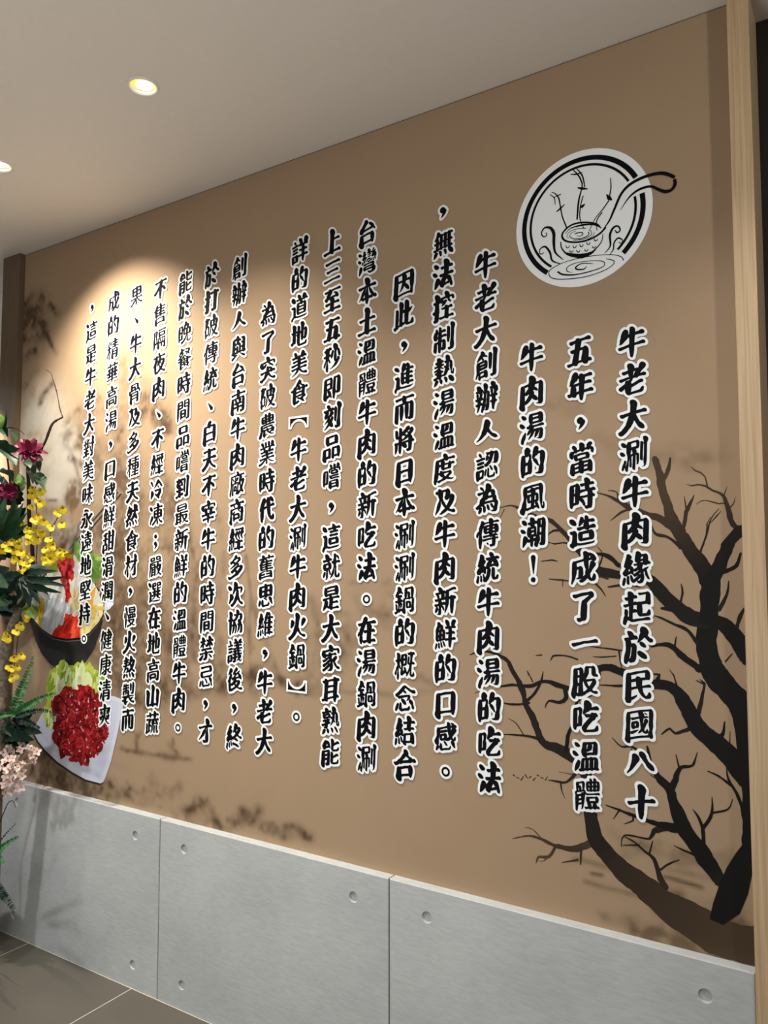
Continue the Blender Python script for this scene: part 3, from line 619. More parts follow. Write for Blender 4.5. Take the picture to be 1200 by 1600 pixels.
INK = [
    ([(-2.945,2.003),(-2.87,1.81),(-2.78,1.701)],[0.152],0.85,2),
    ([(-2.951,2.14),(-2.899,1.973)],[0.119],0.7,2),
    ([(-2.791,1.964),(-2.72,1.751)],[0.098],0.5,2),
    ([(-3.067,2.629),(-2.985,2.662),(-2.901,2.571)],[0.026,0.022,0.013],0.725,0),
    ([(-2.929,2.618),(-2.846,2.534)],[0.017,0.013],0.6525,0),
    ([(-3.074,2.583),(-2.972,2.579)],[0.039],0.75,0),
    ([(-3.071,2.531),(-2.943,2.523),(-2.923,2.479)],[0.034,0.017],0.6525,0),
    ([(-3.058,2.459),(-2.994,2.462)],[0.031],0.58,0),
    ([(-2.904,2.462),(-2.843,2.365)],[0.013],0.58,0),
    ([(-3.054,2.374),(-2.999,2.388)],[0.022],0.58,0),
    ([(-2.984,2.628),(-2.958,2.471)],[0.043],0.29,0),
    ([(-3.048,2.261),(-2.96,2.319)],[0.017],0.3625,0),
    ([(-2.944,2.172),(-2.868,2.239)],[0.017],0.435,0),
    ([(-2.754,2.066),(-2.673,2.11),(-2.572,2.074)],[0.023],0.4,1),
    ([(-2.771,1.989),(-2.699,2.035),(-2.64,1.978)],[0.029],0.35,0),
    ([(-2.687,1.956),(-2.605,1.911)],[0.025],0.4,1),
    ([(-2.735,1.918),(-2.644,1.88)],[0.013],0.45,0),
    ([(-2.7,1.776),(-2.673,1.8),(-2.619,1.759)],[0.039],0.5,1),
    ([(-2.745,1.765),(-2.709,1.699)],[0.019],0.5,0),
    ([(-2.718,1.699),(-2.518,1.662)],[0.031],0.4,1),
    ([(-2.651,2.056),(-2.567,1.946),(-2.544,1.844)],[0.038],0.3,0),
    ([(-2.693,2.099),(-2.575,2.151),(-2.515,2.093)],[0.031],0.3,1),
    ([(-2.426,2.284),(-2.386,2.179),(-2.412,2.082)],[0.042],0.35,1),
    ([(-2.328,2.074),(-2.258,2.114),(-2.187,2.023)],[0.04,0.052],0.45,0),
    ([(-2.295,2.143),(-2.24,2.064),(-2.162,1.985)],[0.029],0.45,0),
    ([(-2.448,2.036),(-2.415,1.934),(-2.428,1.787)],[0.036],0.5,0),
    ([(-2.393,1.834),(-2.407,1.688),(-2.439,1.543)],[0.066],0.45,0),
    ([(-2.49,1.94),(-2.358,1.881)],[0.041],0.4,1),
    ([(-2.236,1.944),(-2.163,1.773),(-2.062,1.654)],[0.02],0.35,0),
    ([(-2.197,1.775),(-2.093,1.609),(-1.996,1.539)],[0.022],0.4,0),
    ([(-2.39,1.737),(-2.195,1.705),(-2.126,1.609)],[0.073],0.28,1),
    ([(-2.294,1.542),(-2.191,1.553),(-2.14,1.517)],[0.039],0.6,0),
    ([(-2.226,1.565),(-2.124,1.536)],[0.025],0.5,0),
    ([(-2.402,1.543),(-2.309,1.447),(-2.218,1.308)],[0.075],0.35,0),
    ([(-2.473,1.445),(-2.43,1.301),(-2.443,1.132)],[0.083],0.5,0),
    ([(-2.358,1.303),(-2.3,1.165),(-2.314,1.024)],[0.046],0.4,0),
    ([(-2.423,1.086),(-2.314,1.024),(-2.243,0.996)],[0.051],0.5,0),
    ([(-2.25,1.214),(-2.212,1.079),(-2.143,1.017)],[0.033],0.55,0),
    ([(-2.149,1.22),(-2.081,1.134),(-2.063,1.046)],[0.037],0.5,0),
    ([(-2.556,1.644),(-2.476,1.543)],[0.055],0.5,0),
    ([(-2.674,1.621),(-2.554,1.594)],[0.05],0.45,0),
    ([(-2.86,1.599),(-2.753,1.571),(-2.709,1.494)],[0.072],0.55,0),
    ([(-2.061,1.608),(-1.995,1.495),(-2.016,1.316),(-2.018,1.16)],[0.016],0.45,0),
    ([(-1.964,1.517),(-1.967,1.362),(-1.942,1.209)],[0.013],0.35,0),
    ([(-2.123,1.517),(-2.071,1.381),(-2.052,1.225)],[0.027],0.3,0),
    ([(-1.99,1.273),(-1.926,1.145),(-1.88,1.084)],[0.023],0.4,0),
    ([(-1.906,1.671),(-1.867,1.538),(-1.885,1.386)],[0.015],0.22,0),
    ([(-1.844,1.582),(-1.807,1.452),(-1.782,1.324),(-1.738,1.221)],[0.01],0.4,0),
    ([(-1.771,1.516),(-1.749,1.389),(-1.752,1.241),(-1.745,1.137)],[0.007],0.45,0),
    ([(-1.74,1.368),(-1.697,1.265),(-1.641,1.165),(-1.601,1.108)],[0.012],0.4,0),
    ([(-2.222,1.448),(-2.185,1.31)],[0.039],0.3,1),
    ([(-1.93,1.341),(-1.882,1.213),(-1.865,1.085)],[0.02],0.3,0),
    ([(-1.779,1.124),(-1.668,1.143)],[0.024],0.6,0),
    ([(-1.614,1.127),(-1.485,1.127)],[0.02],0.65,0),
    ([(-1.75,1.085),(-1.723,1.149)],[0.029],0.45,0),
    ([(-2.261,1.006),(-2.016,1.055),(-1.807,1.078)],[0.023],0.3,0),
    ([(-1.561,1.091),(-1.411,1.095)],[0.013],0.35,0),
    ([(-1.51,1.105),(-1.225,1.111),(-1.034,1.134)],[0.01],0.3,1),
    ([(-1.487,1.375),(-1.474,1.256),(-1.46,1.159)],[0.022],0.3,0),
    ([(-1.412,1.357),(-1.364,1.32),(-1.383,1.222)],[0.026],0.35,0),
    ([(-1.317,1.399),(-1.289,1.342),(-1.225,1.373)],[0.021],0.35,0),
    ([(-1.282,1.324),(-1.317,1.189)],[0.013],0.4,0),
    ([(-1.225,1.345),(-1.138,1.293)],[0.024],0.25,0),
    ([(-1.352,1.263),(-1.411,1.143)],[0.03],0.3,0),
    ([(-1.138,1.165),(-1.034,1.155)],[0.015],0.3,1),
    ([(-1.537,1.253),(-1.511,1.155)],[0.022],0.35,0),
    ([(-1.225,1.439),(-1.208,1.401)],[0.016],0.3,0),
    ([(-1.329,1.447),(-1.282,1.428)],[0.019],0.3,0),
    ([(-2.378,0.812),(-2.289,0.807),(-2.171,0.805),(-2.017,0.817)],[0.008,0.011,0.011,0.008],0.42,0),
    ([(-2.298,0.864),(-2.297,0.813)],[0.011],0.42,0),
    ([(-2.274,0.878),(-2.284,0.861)],[0.007],0.4,0),
    ([(-2.107,0.875),(-2.104,0.86)],[0.008],0.42,0),
    ([(-2.119,0.841),(-2.087,0.827)],[0.016],0.38,0),
    ([(-2.52,0.682),(-2.427,0.672),(-2.337,0.64)],[0.017],0.55,0),
    ([(-2.879,0.629),(-2.673,0.642),(-2.481,0.629)],[0.043],0.55,0),
    ([(-2.712,0.605),(-2.517,0.604)],[0.029],0.6,0),
    ([(-2.338,0.67),(-2.168,0.689)],[0.021],0.5,0),
    ([(-2.218,0.711),(-2.183,0.649)],[0.024],0.55,0),
    ([(-2.119,0.686),(-2.071,0.719)],[0.018],0.35,0),
    ([(-2.444,0.634),(-2.133,0.635)],[0.021],0.35,0),
    ([(-2.085,0.621),(-1.976,0.657)],[0.023],0.5,0),
    ([(-1.952,0.665),(-1.901,0.632)],[0.025],0.45,0),
    ([(-1.871,0.633),(-1.785,0.644),(-1.73,0.682)],[0.024],0.48,0),
    ([(-1.786,0.672),(-1.703,0.707)],[0.019],0.45,0),
    ([(-1.689,0.649),(-1.609,0.665),(-1.512,0.659)],[0.02],0.45,0),
    ([(-1.675,0.651),(-1.583,0.636)],[0.018],0.4,0),
    ([(-2.037,0.612),(-1.856,0.606)],[0.022],0.3,0),
    ([(-2.818,0.676),(-2.752,0.598)],[0.016],0.4,0),
    ([(-2.636,0.689),(-2.575,0.626)],[0.018],0.45,0),
    ([(-2.982,1.307),(-2.923,1.178),(-2.816,1.092),(-2.732,1.075)],[0.023],0.55,0),
    ([(-2.898,0.844),(-2.82,0.713),(-2.634,0.641)],[0.029],0.5,0),
    ([(-2.974,1.692),(-2.801,1.702),(-2.558,1.694)],[0.036],0.85,3),
    ([(-2.729,1.782),(-2.689,1.801),(-2.648,1.783),(-2.679,1.749)],[0.026],0.7,1),
    ([(-2.88,1.75),(-2.812,1.75)],[0.008],0.6,0),
    ([(-2.865,1.704),(-2.779,1.67),(-2.756,1.623)],[0.026],0.5,0),
    ([(-0.528,0.8),(-0.409,0.808),(-0.285,0.826)],[0.02],0.45,1),
    ([(-0.558,0.84),(-0.482,0.816)],[0.012],0.3,1),
    ([(-0.655,0.751),(-0.575,0.757)],[0.009],0.35,1),
    ([(-0.439,0.758),(-0.361,0.753)],[0.006],0.6,0),
    ([(-0.632,0.702),(-0.499,0.701)],[0.007],0.5,1),
    ([(-0.424,0.776),(-0.326,0.78)],[0.008],0.45,1),
    ([(-0.615,0.727),(-0.591,0.729)],[0.005],0.5,0),
    ([(-0.501,0.611),(-0.414,0.612),(-0.29,0.623)],[0.031],0.7,1),
    ([(-0.593,0.619),(-0.486,0.623)],[0.015],0.3,1),
    ([(-0.431,1.761),(-0.301,1.744)],[0.02],0.3,1),
    ([(-0.588,1.805),(-0.462,1.747)],[0.028],0.15,1),
    ([(-0.705,1.917),(-0.637,1.893)],[0.023],0.12,0),
    ([(-0.412,0.692),(-0.288,0.693)],[0.035],0.5,0),
]

# ================================================================ THE MURAL (one printed sheet, several printed motifs)
MX0, MX1, MZ0, MZ1 = -3.0765, -0.2480, 0.6040, CEIL_Z - 0.0030  # slit below the ceiling bares the darkened board as a painted shadow line
mural = empty('wall_mural', ((MX0 + MX1) / 2, MURAL_Y, MZ0))
tag(mural, 'tan printed wall mural with black brush lettering columns, ink trees and round emblem', 'mural')


def colored(name, verts, faces, cols, mat, parent=mural, origin=None):
    me = bpy.data.meshes.new(name)
    me.from_pydata([tuple(v) for v in verts], [], faces)
    at = me.color_attributes.new('Print', 'FLOAT_COLOR', 'POINT')
    c = np.ones((len(verts), 4), np.float32)
    c[:, :3] = cols
    at.data.foreach_set('color', c.ravel())
    o = link(name, me, mat)
    place(o, parent, origin)
    return o


def vnoise(x, z, f, seed):
    r = np.random.default_rng(seed)
    g = r.standard_normal((64, 64))
    u = x * f % 63; w = z * f % 63
    i = u.astype(int); j = w.astype(int); a = u - i; b = w - j
    a = a * a * (3 - 2 * a); b = b * b * (3 - 2 * b)
    i2 = (i + 1) % 64; j2 = (j + 1) % 64
    return (g[i, j] * (1 - a) + g[i2, j] * a) * (1 - b) + (g[i, j2] * (1 - a) + g[i2, j2] * a) * b


PAPER = np.array([0.362, 0.253, 0.158])
INKS = [np.array([0.088, 0.053, 0.029]), np.array([0.150, 0.098, 0.056]), np.array([0.50, 0.46, 0.39]), np.array([0.330, 0.226, 0.138])]

# --- washed landscape: the sheet itself, a fine grid whose colours are the printed ink wash
NX, NZ = 512, 404
gx = np.linspace(MX0, MX1, NX); gz = np.linspace(MZ0, MZ1, NZ)
GX, GZ = np.meshgrid(gx, gz)
img = np.ones((NZ, NX, 3)) * PAPER
wob = vnoise(GX + 5, GZ, 9, 1) * 0.5 + vnoise(GX + 5, GZ, 23, 2) * 0.35 + vnoise(GX + 5, GZ, 55, 3) * 0.25
wx = GX + 0.010 * vnoise(GX + 5, GZ, 14, 4) + 0.005 * vnoise(GX + 5, GZ, 40, 5)
wz = GZ + 0.010 * vnoise(GX + 5, GZ, 14, 6) + 0.005 * vnoise(GX + 5, GZ, 40, 7)
hf = vnoise(GX + 5, GZ, 62, 11) * 0.6 + vnoise(GX + 5, GZ, 34, 12) * 0.6
# broad pale mist over the far shore, darker haze between the rock columns
haze = np.exp(-((GX + 2.55) / 0.42) ** 2 - ((GZ - 1.35) / 0.42) ** 2) * 0.42
haze += np.exp(-((GX + 2.15) / 0.40) ** 2 - ((GZ - 1.30) / 0.30) ** 2) * 0.26
haze = np.clip(haze * (1 + 0.9 * wob), 0, 1)[..., None]
img = img * (1 - haze) + INKS[1] * haze
for pts, ws, s, ci in INK:
    s_ = min(1.0, s * 1.40)
    wmax = max(ws)
    xs = [p[0] for p in pts]; zs = [p[1] for p in pts]
    i0 = max(0, np.searchsorted(gx, min(xs) - 2.2 * wmax)); i1 = min(NX, np.searchsorted(gx, max(xs) + 2.2 * wmax))
    j0 = max(0, np.searchsorted(gz, min(zs) - 2.2 * wmax)); j1 = min(NZ, np.searchsorted(gz, max(zs) + 2.2 * wmax))
    if i1 <= i0 or j1 <= j0:
        continue
    kd = min(1.0, wmax / 0.022) ** 1.5        # thin strokes keep their drawing
    X = GX[j0:j1, i0:i1] * (1 - kd) + wx[j0:j1, i0:i1] * kd; Z = GZ[j0:j1, i0:i1] * (1 - kd) + wz[j0:j1, i0:i1] * kd
    best = np.full(X.shape, 9.0)
    n = len(pts)
    for k in range(max(1, n - 1)):
        a = np.array(pts[k]); b = np.array(pts[min(k + 1, n - 1)])
        wa = np.interp(k / max(1, n - 1), np.linspace(0, 1, len(ws)), ws)
        d = b - a; L2 = max(1e-9, d @ d)
        t = np.clip(((X - a[0]) * d[0] + (Z - a[1]) * d[1]) / L2, 0, 1)
        # painted on a wall seen very obliquely: ink marks are wider than tall
        best = np.minimum(best, np.hypot((X - a[0] - t * d[0]) * 0.8, Z - a[1] - t * d[1]) / wa)
    al = s_ * np.exp(-best ** 2 * 1.1) * np.clip(0.85 + 0.55 * wob[j0:j1, i0:i1], 0.15, 1.25)
    if ci < 2 and wmax > 0.012:
        al *= np.clip(0.90 + 0.42 * hf[j0:j1, i0:i1], 0.05, 1.5)
    al = np.clip(al, 0, 1)[..., None]
    img[j0:j1, i0:i1] = img[j0:j1, i0:i1] * (1 - al) + INKS[ci] * al
img *= (1 + 0.012 * wob)[..., None]
vid = np.arange(NX * NZ).reshape(NZ, NX)
quads = np.stack([vid[:-1, :-1], vid[:-1, 1:], vid[1:, 1:], vid[1:, :-1]], -1).reshape(-1, 4)
gv = np.stack([GX, np.full_like(GX, MURAL_Y), GZ], -1).reshape(-1, 3)
land = colored('landscape_print', gv, [tuple(q) for q in quads.tolist()], img.reshape(-1, 3), M_PRINT)
land['label'] = 'tan paper with a washed ink landscape of rocks, boat and shore'


# --- the dark bare tree on the right, brush strokes of tapering width
def ribbon(verts, faces, cols, pts, y, jitter=0.12, seed=0, fade=(0, 0)):
    r = np.random.default_rng(seed)
    p = [(a[0] / 1000, a[1] / 1000) for a in pts]
    w = [a[2] / 1000 for a in pts]
    q, ww = resample([(a, 0, b) for a, b in p], w, 0.008)
    q = [(a.x, a.z) for a in q]
    n = len(q)
    high = max(a[1] for a in pts) > 1500
    base = len(verts)
    jl = jr = 0.0
    for i in range(n):
        a = np.array(q[max(0, i - 1)]); b = np.array(q[min(n - 1, i + 1)])
        d = b - a; d /= np.linalg.norm(d) + 1e-9
        nn = np.array([-d[1], d[0]])
        h = ww[i] / 2
        jl = 0.75 * jl + 0.5 * r.standard_normal(); jr = 0.75 * jr + 0.5 * r.standard_normal()
        wob_ = min(0.0022, h * 0.30)
        l = h + wob_ * jl; rr = h + wob_ * jr
        for s in (l, -rr):
            verts.append((min(q[i][0] + nn[0] * s, MX1), y, q[i][1] + nn[1] * s))
            cols.append(tree_ink(q[i][0], q[i][1], fade, high))
        if i:
            k = base + 2 * i
            faces.append((k - 2, k - 1, k + 1, k))
    # round ends
    for i, s in ((0, 1), (n - 1, -1)):
        a = np.array(q[i]); h = ww[i] / 2
        k = len(verts)
        ring = [(min(a[0] + h * math.cos(t), MX1), y + 0.000002, a[1] + h * math.sin(t)) for t in np.linspace(0, 2 * math.pi, 9)[:-1]]
        verts += ring; cols += [tree_ink(a[0], a[1], fade, high)] * 8
        faces.append(tuple(range(k, k + 8)))


DARK, FADED = np.array([0.0075, 0.0065, 0.0055]), np.array([0.125, 0.078, 0.044])


def tree_ink(x, z, fade, high):
    f = fade * 0.70
    if high:
        k = min(1, max(0, (z - 1.44) / 0.30)); f *= k * k * (3 - 2 * k)
    f *= float(np.clip(0.8 + 0.25 * math.sin(31 * x + 17 * z), 0, 1.2))
    c = DARK * (1 - min(f, .95)) + FADED * min(f, .95)
    if z < 0.80:   # the roots are washed brown
        k = min(1, (0.80 - z) / 0.16) * 0.6
        c = c * (1 - k) + np.array([0.105, 0.066, 0.038]) * k
    return tuple(c)


tv, tf, tc_ = [], [], []
for i, (fade, pts) in enumerate(sorted(TREE, key=lambda t: -t[0])):
    ribbon(tv, tf, tc_, pts, MURAL_Y - 0.00030 - 0.000004 * i, 0.10, i, float(fade))
for P in TREE_MASS:
    v2, tri = fill_loops([[(a / 1000, b / 1000) for a, b in P]])
    k = len(tv)
    tv += [(min(x, MX1), MURAL_Y - 0.00085, z) for x, z in v2]
    tc_ += [tuple(DARK * 1.2)] * len(v2)
    tf += [tuple(k + j for j in t) for t in tri]
tree = colored('painted_tree', tv, tf, tc_, M_PRINT)
tree['label'] = 'dark bare ink tree with twisting branches'

# --- round emblem: white disc, double ring, ladle and soup drawn in black line
EC, ER = (-0.6140, 2.3966), 0.1815
Y1, Y2 = MURAL_Y - 0.0010, MURAL_Y - 0.0014
bm = bmesh.new()
bm.faces.new([bm.verts.new((x, Y1, z)) for x, z in circ(EC, ER, 96)])


def flat_line(bm, pts, y, mi, sub=0.0025):
    q, w = resample([(a[0] / 1000, 0, a[1] / 1000) for a in pts], [1.28 * a[2] / 1000 for a in pts], sub)
    prev = None
    for i, p in enumerate(q):
        d = (q[min(i + 1, len(q) - 1)] - q[max(0, i - 1)]).normalized()
        nn = Vector((-d.z, 0, d.x)) * (w[i] / 2)
        a, b = bm.verts.new((p.x + nn.x, y, p.z + nn.z)), bm.verts.new((p.x - nn.x, y, p.z - nn.z))
        if prev:
            f = bm.faces.new((prev[0], prev[1], b, a)); f.material_index = mi
        prev = (a, b)


def ring_arc(bm, r0, r1, a0, a1, y, mi):
    n = max(2, int((a1 - a0) / 3))
    prev = None
    for t in np.radians(np.linspace(a0, a1, n)):
        a = bm.verts.new((EC[0] + r1 * math.cos(t), y, EC[1] + r1 * math.sin(t)))
        b = bm.verts.new((EC[0] + r0 * math.cos(t), y, EC[1] + r0 * math.sin(t)))
        if prev:
            f = bm.faces.new((prev[0], prev[1], b, a)); f.material_index = mi
        prev = (a, b)


ring_arc(bm, 0.1515, 0.1645, 26.5, 233.5, Y2, 1)
ring_arc(bm, 0.1515, 0.1645, -47.6, 9.6, Y2, 1)
ring_arc(bm, 0.1365, 0.1430, 28.2, 233.7, Y2, 1)
ring_arc(bm, 0.1365, 0.1430, -48.6, 9.4, Y2, 1)
for k, pts in enumerate(EMBLEM):
    flat_line(bm, pts, Y2 - 0.00001 * (k + 1), 1)
emb = from_bm('emblem', bm, [M_SHEET, M_INK], mural)
emb['label'] = 'round white emblem with a black line drawing of a steaming ladle'

